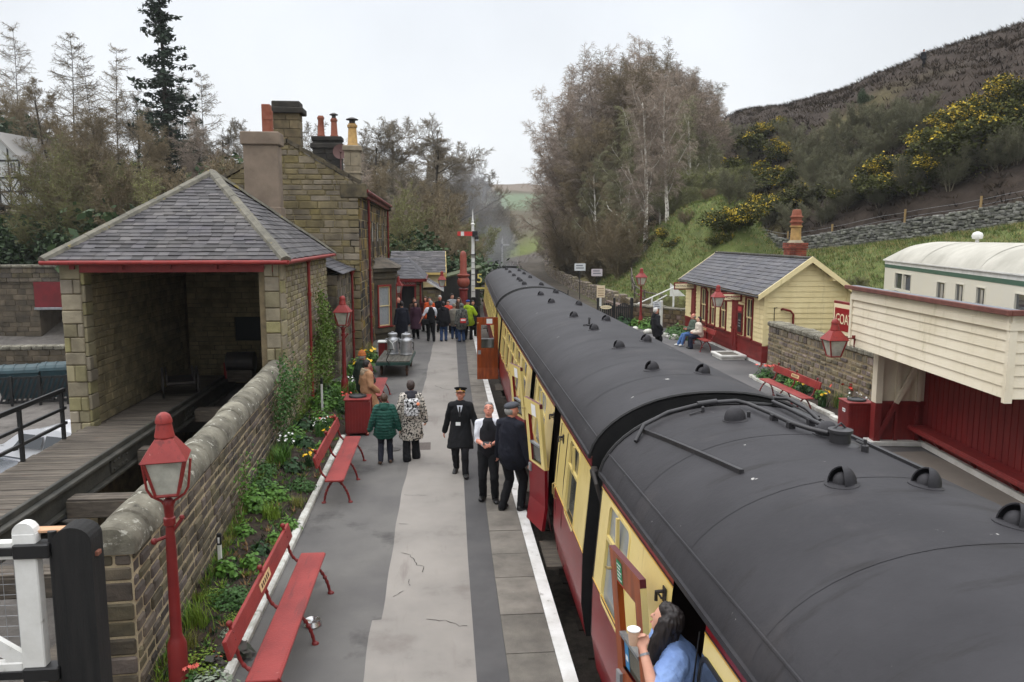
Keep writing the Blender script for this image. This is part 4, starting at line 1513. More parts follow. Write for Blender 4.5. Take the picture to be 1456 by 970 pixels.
w.prism([(1.42,0,0),(1.42,5,0),(1.42,5,2.55),(1.42,2.5,3.6),(1.42,0,2.55)],(-2.84,0,0))
boards(w,-1.42,1.42,.05,2.5,Matrix.Identity(4),.22)
w.build('wall',CREAM,cs)
w = MB()
slates(w,(-1.6,-.35,2.5),(1.75,-.35,2.5),(-1.6,2.5,3.72),(1.75,2.5,3.72),seed=61)
slates(w,(1.75,5.35,2.5),(-1.6,5.35,2.5),(1.75,2.5,3.72),(-1.6,2.5,3.72),seed=62)
ro = w.build('roof',SLATE,cs)
w = MB()
for a,b in (((-.4,2.42),(2.5,3.66)),((5.4,2.42),(2.5,3.66))):
 pp = [(1.78,a[0],a[1] - .18),(1.78,a[0],a[1] + .06),(1.78,b[0],b[1] + .06),(1.78,b[0],b[1] - .2)]
 w.prism(pp if a[0] > 0 else pp[::-1],(-.05,0,0))
w.prism([(1.3,-.35,2.44),(1.75,-.35,2.44),(1.75,-.35,1.7),(1.62,-.3,1.75),(1.5,-.3,2.2)][::-1],(0,.08,0))
w.box(-1.6,1.7,-.4,-.34,2.38,2.5)
w.build('barge_board',mat('ochre_trim',s(206,180,112),.6),ro)
bs_ = thing('black_shed','black tarred timber shed with a mossy sloping roof edge','shed',(1.3,53,-.9))
w = MB()
w.prism([(-1.5,0,0),(1.3,0,0),(1.3,0,3.35),(-1.5,0,2.6)],(0,4,0))
for k in range(14):
 w.box(-1.5 + .2 * k,-1.49 + .2 * k,-.015,0,0,2.6)
w.build('wall',BLACK,bs_)
w = MB()
w.prism([(-1.7,-.2,2.55),(1.5,-.2,3.4),(1.5,-.2,3.5),(-1.7,-.2,2.65)],(0,4.4,0))
w.build('roof',mat('mossy_felt',s(84,92,60),.95,col2=s(60,62,50),scale=3,bump=.6,bscale=20),bs_)
ct = thing('waiting_room','cream and maroon timber waiting room with dark slate roof on the far platform','waiting room',(11.42,26.75,0),rad(-2.5))
CL,CD,CE,CA = 10.3,3.05,2.68,3.78
Mside = face(0,CL,-PI / 2)       # front, facing the track: u runs from the far end towards the camera
op = []
for a,b in ((27.80,28.62),(30.85,31.66),(32.3,33.05),(33.6,34.5)):
 op.append((CL - (b - 26.75),CL - (a - 26.75),.82,2.3))
doors = []
for a,b in ((29.42,30.1),(35.27,35.97)):
 doors.append((CL - (b - 26.75),CL - (a - 26.75),.12,2.42))
w = MB()
mortar_wall(0,CL,0,CE,Mside,holes=op,t=.15,mb=w)
w.prism([(0.02,0.02,0),(CD,0.02,0),(CD,.02,CE),(CD / 2,.02,CA - .03),(0.02,.02,CE)],(0,.12,0))
w.prism([(0.02,CL - .14,0),(CD,CL - .14,0),(CD,CL - .14,CE),(CD / 2,CL - .14,CA - .03),(0.02,CL - .14,CE)],(0,.12,0))
w.box(CD - .12,CD - .01,.1,CL - .1,0,CE)
w.build('wall',CREAM,ct)
w = MB()
boards(w,0,CL,.8,CE,Mside,.17,holes=[(h[0] - .1,h[1] + .1,h[2] - .1,h[3] + .1) for h in op] + doors)
w.build('front_boarding',CREAM,ct)
w = MB()
boards(w,0,CD,.75,CA,Matrix.Identity(4),.19,outline=lambda z: (0,CD) if z < CE else (CD / 2 * (z - CE) / (CA - CE),CD - CD / 2 * (z - CE) / (CA - CE)))
w.box(-.03,.09,-.05,.0,.7,CE)
w.box(CD - .09,CD + .03,-.05,.0,.7,CE)
w.build('gable_boarding',CREAM,ct)
w = MB()
boards(w,0,CL,.1,.74,Mside,.21,holes=doors)
w.box(0,CL,-.06,0,.74,.8,0,Mside)
boards(w,0,CD,.1,.7,Matrix.Identity(4),.2)
w.box(-.05,.12,-.06,.02,.0,.72)
w.build('dado',RED,ct)
for h in op:
 sash(ct,h[0] + .07,h[1] - .07,h[2] + .04,h[3],Mside,RED,CREAM,bars=1)
for h in doors:
 w = MB()
 w.box(h[0],h[1],-.05,.02,h[2],h[3],0,Mside)
 for a,b,c,e in ((h[0] + .08,(h[0] + h[1]) / 2 - .04,.3,1.0),((h[0] + h[1]) / 2 + .04,h[1] - .08,.3,1.0),(h[0] + .08,h[1] - .08,1.15,1.85)):
  w.box(a,b,-.065,-.045,c,e,0,Mside)
 do = w.build('door',RED,ct)
 w = MB()
 w.box(h[0] + .05,h[0] + .11,-.1,-.05,1.0,1.06,0,Mside)
 w.build('handle',BRASS,do)
w = MB()
w.box(-.02,.1,-.1,CL + .05,0,.1)
w.build('plinth',WHITE,ct)
w = MB()
e0,e1 = -.3,CD + .3
zr = lambda x: CE + .02 + (CA - CE) * (1 - abs(x - CD / 2) / (CD / 2)) + .06
slates(w,(e0,CL + .25,zr(e0)),(e0,-.28,zr(e0)),(CD / 2,CL + .25,zr(CD / 2)),(CD / 2,-.28,zr(CD / 2)),row=.2,wid=.28,seed=71)
slates(w,(e1,-.28,zr(e1)),(e1,CL + .25,zr(e1)),(CD / 2,-.28,zr(CD / 2)),(CD / 2,CL + .25,zr(CD / 2)),row=.2,wid=.28,seed=72)
cro = w.build('roof',SLATE_D,ct)
w = MB()
y_ = -.25
while y_ < CL + .2:
 w.bbox(CD / 2 - .12,CD / 2 + .12,y_,y_ + .43,zr(CD / 2) - .05,zr(CD / 2) + .035 + rnd.uniform(-.008,.008),.03)
 y_ += .45
w.build('ridge_tiles',mat('ridge_mossy',s(84,82,76),.95,col2=s(64,62,58),scale=4,bump=.5,bscale=20,island=.15,spots=(s(150,146,110),8,.66)),cro)
w = MB()
for y0 in (-.33,CL + .25):
 for x0,x1 in ((e0 - .04,CD / 2),(e1 + .04,CD / 2)):
  pp = [(x0,y0,zr(x0) - .15),(x0,y0,zr(x0) + .04),(x1,y0,zr(x1) + .04),(x1,y0,zr(x1) - .17)]
  w.prism(pp if x0 > x1 else pp[::-1],(0,.06,0))
for x in (.7,CD - .7):
 w.box(x - .05,x + .05,-.3,.0,zr(x) - .22,zr(x) - .1)
w.build('barge_board',CREAM,cro)
w = MB()
w.tube([(e0 - .04,-.3,zr(e0) - .06),(e0 - .04,CL + .3,zr(e0) - .06)],.04,8)
w.build('gutter',IRON,cro,smooth=60)
pipe(ct,-.08,33.28 - 26.75,.1,2.2,.04,RED,head=False,bend=(-.32,33.28 - 26.75 - .1,2.52))
w = MB()
w.tube([(.62,-.02,2.02),(.62,-.12,2.05),(.9,-.12,1.98),(1.02,-.1,1.85),(1.02,-.1,.9)],.04,8)
w.build('drainpipe',RED,ct,smooth=50)
w = MB()
w.box(.35,.37,-.04,-.02,1.0,2.1)
w.tube([(.36,-.04,2.08),(.45,-.05,2.1)],.012,6)
w.build('cable',IRON,ct)
BRICK = mat('red_brick',s(140,74,56),.9,col2=s(108,56,46),scale=4,bump=.5,bscale=30,island=.25,spots=(s(196,186,176),7,.7))
w = MB()
cx,cy = 13.86 - 11.42,30.2 - 26.75
z = 3.0
row = 0
while z < 4.32:
 for k in range(3):
  for (xa,xb,ya,yb) in ((-.33 + .22 * k,-.33 + .22 * (k + 1),-.33,-.22),(-.33 + .22 * k,-.33 + .22 * (k + 1),.22,.33),(-.33,-.22,-.22 + .147 * k,-.22 + .147 * (k + 1)),(.22,.33,-.22 + .147 * k,-.22 + .147 * (k + 1))):
   o_ = .0 if z < 4.1 else .04
   w.box(cx + xa * (1 + o_ * 3) + .004,cx + xb * (1 + o_ * 3) - .004,cy + ya * (1 + o_ * 3) + .004,cy + yb * (1 + o_ * 3) - .004,z + .005,z + .07)
 z += .075
w.box(cx - .3,cx + .3,cy - .3,cy + .3,3.0,4.34,1)
cho = w.build('chimney',[BRICK,MORTAR],ct)
w = MB()
w.lathe([(.34,0),(.3,.06),(.24,.12)],(cx,cy,4.33),10)
w.build('chimney_cap',PALE,cho)
w = MB()
w.lathe([(.21,0),(.19,.5),(.24,.55),(.24,.6)],(cx,cy,4.42),14,0)
w.lathe([(.2,0),(.2,.1),(.25,.12),(.25,.17),(.2,.19),(.2,.3),(.25,.32),(.25,.36),(.2,.38),(.16,.6),(.13,.62)],(cx,cy,5.02),14,1)
w.build('chimney_pot',[BUFF,TERRA],cho,smooth=40)
SIGNC = mat('sign_cream',s(228,214,178),.5)
DARKLET = mat('dark_lettering',s(60,36,26),.6)
def hang_sign(txt,x,y,z,label,w_=.78):
 t = thing('hanging_sign',label,'sign',(x,y,z),rad(-2.5),'hanging signs of the waiting room')
 b = MB()
 b.bbox(-w_ / 2 - .05,w_ / 2 + .08,-.015,.015,-.17,.17,.005)
 b.build('frame',RED,t)
 b = MB()
 b.box(-w_ / 2,w_ / 2,-.02,.02,-.11,.11)
 bo_ = b.build('board',SIGNC,t)
 text_mesh(txt,.13,'lettering',DARKLET,bo_,(0,-.021,0),(PI / 2,0,0),.002)
 return t
hang_sign('LADIES ROOM',11.0,29.0,2.3,'cream hanging sign over the near maroon door, next to the lamp',.8)
hang_sign('WAITING ROOM',11.32,35.6,2.32,'cream hanging sign over the far maroon door of the waiting room',.9)
t = thing('notice_board','narrow black notice board in a maroon frame between door and window','notice board',(11.53,29.1,0),rad(-2.5))
b = MB()
b.box(-.07,-.03,-.28,.28,.85,2.0)
b.build('frame',RED,t)
b = MB()
b.box(-.08,-.065,-.2,.2,.95,1.68)
b.build('board',BLACK,t)
b = MB()
b.box(-.08,-.065,-.2,.2,1.76,1.92,0)
for k in range(3):
 b.box(-.084,-.079,-.12,.12,1.38 - .11 * k,1.42 - .11 * k,1)
b.build('header',[mat('notice_red',s(190,70,70),.5),STEEL],t)
t = thing('doorstep','white painted doorstep with a dark mat in front of the waiting room','doorstep',(10.98,28.75,0),rad(-2.5))
b = MB()
for a in ((-.55,.45,-.62,-.48),(-.55,.45,.48,.62),(-.55,-.42,-.48,.48),(.3,.45,-.48,.48)):
 b.bbox(*a,.1,.18,.01)
b.box(-.5,.4,-.55,.55,0,.1,0)
b.build('frame',WHITE,t)
b = MB()
b.box(-.42,.3,-.48,.48,.1,.15)
b.build('mat',mat('door_mat',s(110,106,98),.95,col2=s(90,86,80),scale=8),t)
sh = thing('platform_shelter','open maroon shelter under a deep cream boarded canopy','shelter',(9.5,16.2,0),rad(-7.5))
FZ0,FZ1,NX,NY = 2.2,3.5,-.52,-5.75
CAN = mat('canopy_cream',streak=(s(200,190,162),(4,4,.5),.58,.14),col=s(230,221,200),rough=.5,col2=s(218,208,184),scale=1.2,bump=.05,bscale=40,dirt=(s(184,174,142),2.6,.66,.15))
w = MB()
Mc = face(NX,.1,-PI / 2)
boards(w,0,.1 - NY,FZ0,FZ1 - .28,Mc,.165)
w.box(0,.1 - NY,0,.05,FZ0,FZ1 - .05,0,Mc)
w.box(0,.1 - NY + .08,-.07,0,FZ1 - .28,FZ1 - .17,0,Mc)
w.box(0,.1 - NY + .08,-.045,0,FZ1 - .17,FZ1 - .06,0,Mc)
Mn = face(NX,NY,0)
boards(w,0,2.6,FZ0,FZ1 - .28,Mn,.165)
w.box(0,2.6,0,.05,FZ0,FZ1 - .05,0,Mn)
w.box(-.08,2.6,-.07,0,FZ1 - .28,FZ1 - .17,0,Mn)
w.box(-.08,2.6,-.045,0,FZ1 - .17,FZ1 - .06,0,Mn)
w.box(-.06,.05,-.06,.02,FZ0 - .05,FZ1 - .28,0,Mn)
w.box(-.06,.05,-.05,.03,FZ0 - .02,FZ1 - .28,0,face(NX,.1,-PI / 2))
w.prism([(NX + .3,.1,FZ0),(NX + .3,.1,FZ1 - .12),(2.0,.1,FZ1 - .65),(2.0,.1,FZ0)],(0,-.05,0))
w.build('canopy',CAN,sh)
w = MB()
w.bbox(NX - .14,NX + .12,NY - .14,.2,FZ1 - .05,FZ1 + .015,.02)
w.prism([(NX + .12,.2,FZ1 + .012),(2.15,.2,FZ1 - .55),(2.15,.2,FZ1 - .63),(NX + .12,.2,FZ1 - .05)][::-1],(0,NY - .34,0))
w.prism([(NX + .1,NY + .06,FZ1 + .01),(2.15,NY + .06,FZ1 - .5),(2.15,NY + .06,FZ1 - .7),(NX + .1,NY + .06,FZ1 - .1)],(0,.06,0))
ro = w.build('roof',mat('roof_felt',s(120,124,130),.8,col2=s(102,106,112),scale=2,bump=.2,bscale=40),sh)
w = MB()
w.bbox(NX - .17,NX - .11,NY - .17,.22,FZ1 - .06,FZ1 + .025,.01)
w.bbox(NX - .11,2.2,NY - .17,NY - .11,FZ1 - .06,FZ1 + .025,.01)
w.build('gutter',mat('peeling_red_paint',s(116,72,62),.75,col2=s(94,56,50),scale=4,bump=.4,bscale=30,spots=(s(150,142,132),6,.7)),ro)
MAR = mat('maroon_boarding',s(132,44,42),.5,col2=s(112,36,36),scale=2,bump=.1,bscale=40,stretch=(4,4,.6))
w = MB()
for z0,z1,mi in ((0.1,.95,0),(.95,FZ0 + .1,1)):
 w.box(.1,1.1,0,.06,z0,z1,mi)
 w.box(0,.14,-.12,.12,z0,z1,mi)
 for x in (.5,.95):
  w.box(x - .04,x + .04,-.06,0,z0,z1,mi)
w.box(.1,1.1,-.06,0,.9,.98,0)
p0,p1 = Vector((.06,-.06,.12)),Vector((.95,-.06,2.0))
dd = (p1 - p0).normalized()
sd = Vector((dd.z,0,-dd.x)) * .045
pm = p0.lerp(p1,.44)
w.prism([p0 + sd,pm + sd,pm - sd,p0 - sd][::-1],(0,-.07,0),0)
w.prism([pm + sd,p1 + sd,p1 - sd,pm - sd][::-1],(0,-.07,0),1)
w.build('end_wall',[MAR,CAN],sh)
w = MB()
w.box(1.1,1.16,NY - .5,.05,0,FZ0 + .6)
for k in range(30):
 w.box(1.088,1.1,-.2 * k - .008,-.2 * k + .008,.2,FZ0 + .5)
w.build('back_wall',MAR,sh)
w = MB()
w.bbox(.72,1.08,NY + .1,-.15,.43,.48,.012)
w.bbox(.70,.74,NY + .1,-.15,.38,.45,.008)
for k in range(4):
 y = -.9 - 1.35 * k
 w.prism([(1.08,y,.1),(1.08,y,.42),(.78,y,.42)],(0,.05,0))
w.build('bench_seat',MAR,sh)
w = MB()
w.bbox(-.1,1.1,-.2,.2,0,.1,.01)
w.bbox(1.0,1.1,NY,-.2,0,.12,.01)
w.build('plinth',WHITE,sh)
t = thing('station_sign','red station name board with cream border, partly behind the canopy','sign',(9.07,17.3,0),rad(-90))
b = MB()
b.bbox(0,1.9,-.03,.03,2.3,3.12,.01)
b.box(1.0,1.08,.03,.09,2.35,3.05)
b.build('frame',RED,t)
b = MB()
b.box(.05,1.85,-.045,.02,2.37,3.06)
bo_ = b.build('border',SIGNC,t)
b = MB()
b.box(.12,1.78,-.055,-.03,2.46,2.97)
po = b.build('panel',mat('sign_panel_red',s(140,28,34),.4),bo_)
text_mesh('GOATHLAND',.3,'lettering',SIGNC,po,(.17,-.058,2.715),(PI / 2,0,0),.004,'LEFT').scale = (.85,1.1,1)
wa,wb = Vector((11.25,25.9,0)),Vector((10.72,16.45,0))
sw = thing('boundary_wall','coursed rubble wall behind the far flower bed, joining the waiting room','wall',wa)
d = wb - wa
Mw = face(0,0,math.atan2(d.y,d.x))
RW = mat('mixed_rubble',s(132,118,100),.92,col2=s(92,86,80),scale=3,bump=1,bscale=14,island=.38,hue=.035,dirt=(s(62,58,54),1.4,.56,.15))
blocks(0,d.length,0,1.55,(.12,.24),(.18,.42),Mw,81,proud=(.004,.04),gap=.045).build('face',RW,sw)
w = MB()
mortar_wall(0,d.length,-.2,1.55,Mw,t=.4,mb=w)
w.build('wall_core',MORTAR,sw)
blocks(-.0,.4,0,1.55,(.14,.24),(.2,.4),Mw @ face(0,.4,-PI / 2),82,proud=(.004,.03),gap=.04).build('wall_end',RW,sw)
w = MB()
u = 0
while u < d.length:
 l = min(rnd.uniform(.3,.55),d.length - u)
 j = rnd.uniform(-.02,.02)
 w.bbox(u + .01,u + l - .01,-.07,.47,1.55,1.72 + j,.07,0,Mw)
 u += l
w.build('coping',COPING,sw)
cc_ = thing('camping_coach','old white railway carriage with a green stripe parked behind the shelter','carriage',(15.37,26,.2),-math.atan(.306))
KW = mat('carriage_white',s(214,210,196),.45,col2=s(216,211,194),scale=1.4,bump=.05,bscale=30)
KG = mat('carriage_green_stripe',s(66,96,80),.5)
KR = mat('carriage_roof_white',s(184,181,170),.75,col2=s(160,157,146),scale=1.2,bump=.3,bscale=30,dirt=(s(160,156,144),1.5,.6,.2))
KL,KWd = 18.0,2.7
Mk = Matrix.Identity(4)
w = MB()
wins = [(-3.2,-1.4,2.02,3.2),(-6.35,-5.7,1.75,3.14),(-7.75,-7.2,1.75,3.17),(-9.17,-8.65,1.75,3.17),(-12.2,-10.85,1.95,3.17),(-15.5,-14,1.95,3.08)]
ys = sorted({-KL,0} | {a for h in wins for a in h[:2]})
zs = sorted({.75,3.34} | {a for h in wins for a in h[2:]})
for a,b in zip(ys,ys[1:]):
 for c,e in zip(zs,zs[1:]):
  if any(h[0] < (a + b) / 2 < h[1] and h[2] < (c + e) / 2 < h[3] for h in wins):
   continue
  w.add([(0,b,c),(0,a,c),(0,a,e),(0,b,e)],[(0,1,2,3)])
w.box(KWd - .02,KWd,-KL,0,.75,3.5)
w.box(.002,KWd - .02,-.04,0,.75,3.5)
w.box(.002,KWd - .02,-KL,-KL + .04,.75,3.5)
w.build('body',KW,cc_)
w = MB()
w.box(-.012,.01,-KL,.012,3.34,3.45,0)
w.build('stripe',KG,cc_)
w = MB()
w.box(-.01,.01,-KL,.01,3.45,3.58)
w.box(-.07,.01,-KL - .03,.05,3.565,3.6)
w.build('cornice',WHITE,cc_)
w = MB()
n,ny = 18,24
v = []
for j in range(ny + 1):
 y = -KL * j / ny
 e = 1.0
 dist = min(j,ny - j) * KL / ny
 for i in range(n + 1):
  t_ = -1 + 2 * i / n
  k = min(1,dist / 1.5)
  v.append((KWd / 2 + t_ * (KWd / 2 + .06),y + (.05 if j == 0 else 0),3.6 + .62 * max(0,1 - abs(t_) ** 2.3) ** .75 * (.45 + .55 * math.sqrt(1 - (1 - k) ** 2))))
w.add(v,[(j * (n + 1) + i,j * (n + 1) + i + 1,(j + 1) * (n + 1) + i + 1,(j + 1) * (n + 1) + i) for j in range(ny) for i in range(n)])
w.add([v[i] for i in range(n + 1)] + [(KWd,.05,3.59),(0,.05,3.59)],[tuple(range(n + 3))])
kro = w.build('roof',KR,cc_,smooth=60)
for y in (-4.2,-8.8,-13.4):
 w = MB()
 for i in range(n):
  t0,t1 = -1 + 2 * i / n,-1 + 2 * (i + 1) / n
  P = []
  for t_ in (t0,t1):
   z = 3.612 + .62 * max(0,1 - abs(t_) ** 2.3) ** .75
   P += [(KWd / 2 + t_ * (KWd / 2 + .06),y - .05,z),(KWd / 2 + t_ * (KWd / 2 + .06),y + .05,z)]
  w.add(P,[(0,2,3,1)])
 w.build('roof_seam',KR,kro)
for y in (-5.0,-9.5,-14):
 w = MB()
 w.lathe([(.05,0),(.05,.1),(.13,.12),(.15,.2),(.12,.28),(.03,.32)],(KWd / 2 - .2,y,4.2),12)
 w.build('roof_vent',WHITE,kro,smooth=50)
CURT = mat('pale_curtain',s(176,172,160),.8,col2=s(130,126,118),scale=10,stretch=(4,4,.4))
for h in wins:
 w = MB()
 a,b,c,e = h
 w.box(-.02,.03,a - .03,a,c - .03,e + .03)
 w.box(-.02,.03,b,b + .03,c - .03,e + .03)
 w.box(-.02,.03,a,b,e,e + .03)
 if b - a > 1:
  w.box(-.02,.03,(a + b) / 2 - .03,(a + b) / 2 + .03,c,e)
  w.box(-.02,.03,a,b,lerp(c,e,.55) - .04,lerp(c,e,.55) + .04)
 wo = w.build('window',KW,cc_)
 w = MB()
 w.add([(.025,a,c),(.025,b,c),(.025,b,e),(.025,a,e)],[(3,2,1,0)])
 w.build('pane',GLASS,wo)
 w = MB()
 w.box(.015,.022,lerp(a,b,.35),lerp(a,b,.62),c,e - .05)
 w.build('curtain',CURT,wo)
w = MB()
w.box(.3,KWd - .3,-KL + .2,-.2,.45,.75)
for y in (-2.5,-KL + 2.5):
 w.box(.4,KWd - .4,y - 1.2,y + 1.2,-.1,.5)
w.build('underframe',CBLACK,cc_)
ra,rb_ = Vector((9.95,40.6,0)),Vector((12.2,37.6,0))
rw = thing('retaining_wall','mossy rubble retaining wall beside the ramp, behind the far lamp post','wall',ra)
d = rb_ - ra
Mw = face(0,0,math.atan2(d.y,d.x))
MOSSY = mat('mossy_rubble',s(112,92,74),.95,col2=s(84,76,58),scale=2,bump=1,bscale=12,island=.35,hue=.03,dirt=(s(78,78,34),1.0,.58,.12))
blocks(0,d.length,-.1,.95,(.12,.26),(.22,.5),Mw,85,proud=(.01,.07),gap=.03).build('face',MOSSY,rw)
w = MB()
mortar_wall(0,d.length,-.9,.95,Mw,t=.5,mb=w)
mortar_wall(0,6,-.9,.8,face(0,6,-PI / 2),t=.4,mb=w)
w.build('wall_core',MOSSY,rw)
w = MB()
for k in range(7):
 w.bbox(.52 * k,.52 * k + .5,-.06,.5,.95,1.03 + rnd.uniform(0,.07),.04,0,Mw)
w.build('coping',COPING,rw)
# ================================================================ PLATFORM FURNITURE
def beaded(mb,pts,r,amp,step,n=8,M=None):
 """cast iron bar with knots along it"""
 P,Rr = [],[]
 acc = 0
 for a,b in zip(pts,pts[1:]):
  a,b = Vector(a),Vector(b)
  l = (b - a).length
  k = max(2,int(l / (step / 4)))
  for i in range(k):
   t = i / k
   P.append(a.lerp(b,t))
   Rr.append(r + amp * max(0,math.sin(2 * PI * (acc + l * t) / step)) ** 3)
  acc += l
 P.append(Vector(pts[-1]))
 Rr.append(r)
 mb.tube(P,Rr,n,0,M)
def arc(p0,p1,p2,n=8):
 p0,p1,p2 = map(Vector,(p0,p1,p2))
 return [(p0 * (1 - t) ** 2 + p1 * 2 * t * (1 - t) + p2 * t * t) for t in [i / n for i in range(n + 1)]]
def make_bench(name_label,loc,rz=0,L=3.0,group='long red platform benches',legs=3,plaque=True):
 """seat runs along local y; back on the -x side"""
 t = thing('platform_bench',name_label,'bench',loc,rz,group)
 b = MB()
 b.bbox(-.15,.15,0,L,.435,.47,.012)
 b.tube([(.15,.02,.452),(.15,L - .02,.452)],.019,8)
 b.build('seat',REDL,t,smooth=40)
 b = MB()
 n = 4
 Mb = Matrix.Translation((-.27,0,.68)) @ Matrix.Rotation(rad(-14),4,'Y')
 b.bbox(-.02,.02,-.02,L + .02,0,.2,.016,0,Mb)
 bo = b.build('backrest',REDL,t,smooth=40)
 if plaque:
  b = MB()
  b.box(.021,.026,L * .42,L * .58,.06,.15,0,Mb)
  for k in range(5):
   b.box(.0265,.028,L * .44 + k * L * .025,L * .44 + k * L * .025 + .04,.08,.13,1,Mb)
  b.build('plaque',[mat('cream_plaque',s(206,178,132),.5),DARKLET],bo)
 for k in range(legs):
  y = lerp(.22,L - .22,k / (legs - 1))
  b = MB()
  beaded(b,arc((.24,y,.0),(.2,y,.3),(.0,y,.43)),.018,.014,.07)
  beaded(b,arc((-.2,y,.0),(-.17,y,.3),(.0,y,.43)),.018,.014,.07)
  beaded(b,arc((-.08,y,.43),(-.24,y,.45),(-.27,y,.68)) + [Vector((-.32,y,.9))],.017,.013,.07)
  b.sphere((-.325,y,.93),.032,10)
  for x in (.25,-.21):
   b.lathe([(.04,0),(.04,.012),(.02,.03)],(x,y,0),8)
  b.build('leg',RED,t,smooth=50)
 return t
make_bench('long red bench with a cream plaque, nearest to the camera beside the lamp post',(-1.70,7.0,0))
make_bench('long red bench between the red litter bin and the nearest bench',(-1.84,13.1,0),plaque=False)
make_bench('red bench just beyond the two people in woolly hat and tan coat',(-1.74,20.3,0),plaque=False,L=2.7)
b4 = make_bench('red bench in front of the far flower bed and rubble wall',(9.42,18.9,0),rz=0,L=2.9)
b4.location = (9.42,21.85,0)
b4.rotation_euler = (0,0,PI - .02)
b5 = make_bench('red bench with two people sitting, against the waiting room',(0,0,0),L=2.9)
b5.location = (10.72,33.0,0)
b5.rotation_euler = (0,0,PI - rad(2.5))
def lantern(t,z=0,sc=1,M=None,parts=True):
 """four sided gas lantern, base of glass at z"""
 def sq(r,zz):
  return [Vector((a * r,c * r,z + zz)) for a,c in ((-1,-1),(1,-1),(1,1),(-1,1))]
 r0,r1,h = .105,.19,.36
 g = MB()
 A,B = sq(r0 - .008,.01),sq(r1 - .01,h)
 g.add(A + B,[(0,1,5,4),(1,2,6,5),(2,3,7,6),(3,0,4,7)])
 fr = MB()
 A,B = sq(r0,0),sq(r1,h)
 for k in range(4):
  j = (k + 1) % 4
  fr.tube([A[k],B[k]],.016,6)
  fr.tube([A[k],A[j]],.016,6)
  fr.tube([B[k],B[j]],.016,6)
 fo = fr.build('lantern_frame',REDL,t)
 go = g.build('lantern_glass',LAMPGLASS,fo)
 m = MB()
 m.tube([(0,0,z + .02),(0,0,z + .26)],.022,6)
 m.build('burner',STEEL,fo)
 hd = MB()
 A,B = sq(r1 + .035,h),sq(.085,h + .2)
 hd.add(A + B,[(0,1,5,4),(1,2,6,5),(2,3,7,6),(3,0,4,7),(3,2,1,0)])
 hd.lathe([(.09,h + .19),(.1,h + .21),(.075,h + .34),(.085,h + .345),(.085,h + .37),(.065,h + .42),(.03,h + .445),(.001,h + .45)],(0,0,z),16)
 hd.build('lantern_hood',REDL,t,smooth=35)
def lamp_post(label,loc,H_=2.05,rz=0):
 t = thing('lamp_post',label,'lamp post',loc,rz,'red lamp posts')
 p = MB()
 p.lathe([(.12,0),(.12,.05),(.1,.1),(.1,.5),(.075,.56),(.06,.6),(.052,1.5),(.042,H_ - .28),(.06,H_ - .27),(.06,H_ - .2),(.045,H_ - .19),(.05,H_ - .1),(.055,H_ - .09),(.055,H_ - .03),(.03,H_)],n=16)
 p.tube([(-.16,0,H_ - .43),(.0,.0,H_ - .38),(.12,0,H_ - .22)],.018,6)
 p.sphere((-.16,0,H_ - .43),.035,10)
 p.sphere((.12,0,H_ - .21),.028,8)
 p.build('post',RED,t,smooth=40)
 f = MB()
 for sgn in (-1,1):
  f.tube([(.02 * sgn,0,H_ - .12),(.06 * sgn,0,H_ - .03),(.16 * sgn,.0,H_ + .03),(.2 * sgn,0,H_ + .1),(.235 * sgn,0,H_ + .38)],.014,6)
 f.tube([(0,0,H_ - .05),(0,0,H_ + .06)],.012,6)
 f.build('bracket',REDL,t,smooth=50)
 lantern(t,H_ + .05)
 return t
l1 = lamp_post('tall red lamp post in the flower bed beside the nearest bench',(-2.68,7.7,.0),2.02,rad(12))
l1.scale = (.94,.94,1)
l2 = dup(l1,(-2.7,22,.08),rad(-8),'red lamp post against the shed wall, above the litter bin')
l3 = dup(l1,(10.2,39.2,0),rad(20),'red lamp post at the far platform end in front of the mossy wall')
l3.scale = (1.05,1.05,1.05)
l2.scale = (1,1,1)
def bracket_lamp(label,loc,arm,drop=0,rz=0):
 """lantern hung from a wall on a horizontal arm: arm = vector from the lantern to the wall"""
 t = thing('wall_lamp',label,'wall lamp',loc,rz,'red lanterns on wall brackets')
 lantern(t,0)
 a = MB()
 e = Vector(arm)
 z = .37
 a.tube([(0,0,z),(e.x,e.y,z)],.014,6)
 a.tube([(e.x,e.y,z + .05),(e.x,e.y,z - .2)],.02,6)
 a.box(e.x - .05,e.x + .05,e.y - .03,e.y + .03,z - .02,z + .06)
 a.build('bracket',RED,t)
 return t
w1 = bracket_lamp('red lantern on a bracket at the corner of the shelter canopy',(8.42,16.0,2.02),(.52,.12,0))
w2 = dup(w1,(10.3,28.35,2.0),rad(-2.5),'red lantern hanging beside the near sign of the waiting room')
for c in list(w2.children):
 if c.name.startswith('bracket'):
  bpy.data.objects.remove(c)
b = MB()
b.tube([(0,0,.37),(1.1,0,.37)],.014,6)
b.tube([(.2,0,.37),(1.1,0,.1)],.01,6)
b.build('bracket',RED,w2)
w3 = dup(w1,(-1.98,37.4,1.95),PI * .96,'red lantern on the bay window corner beside the small red sign')
w4 = dup(w1,(.1,41.5,2.0),PI * .5,'red lantern in front of the cream hut above the crowd')
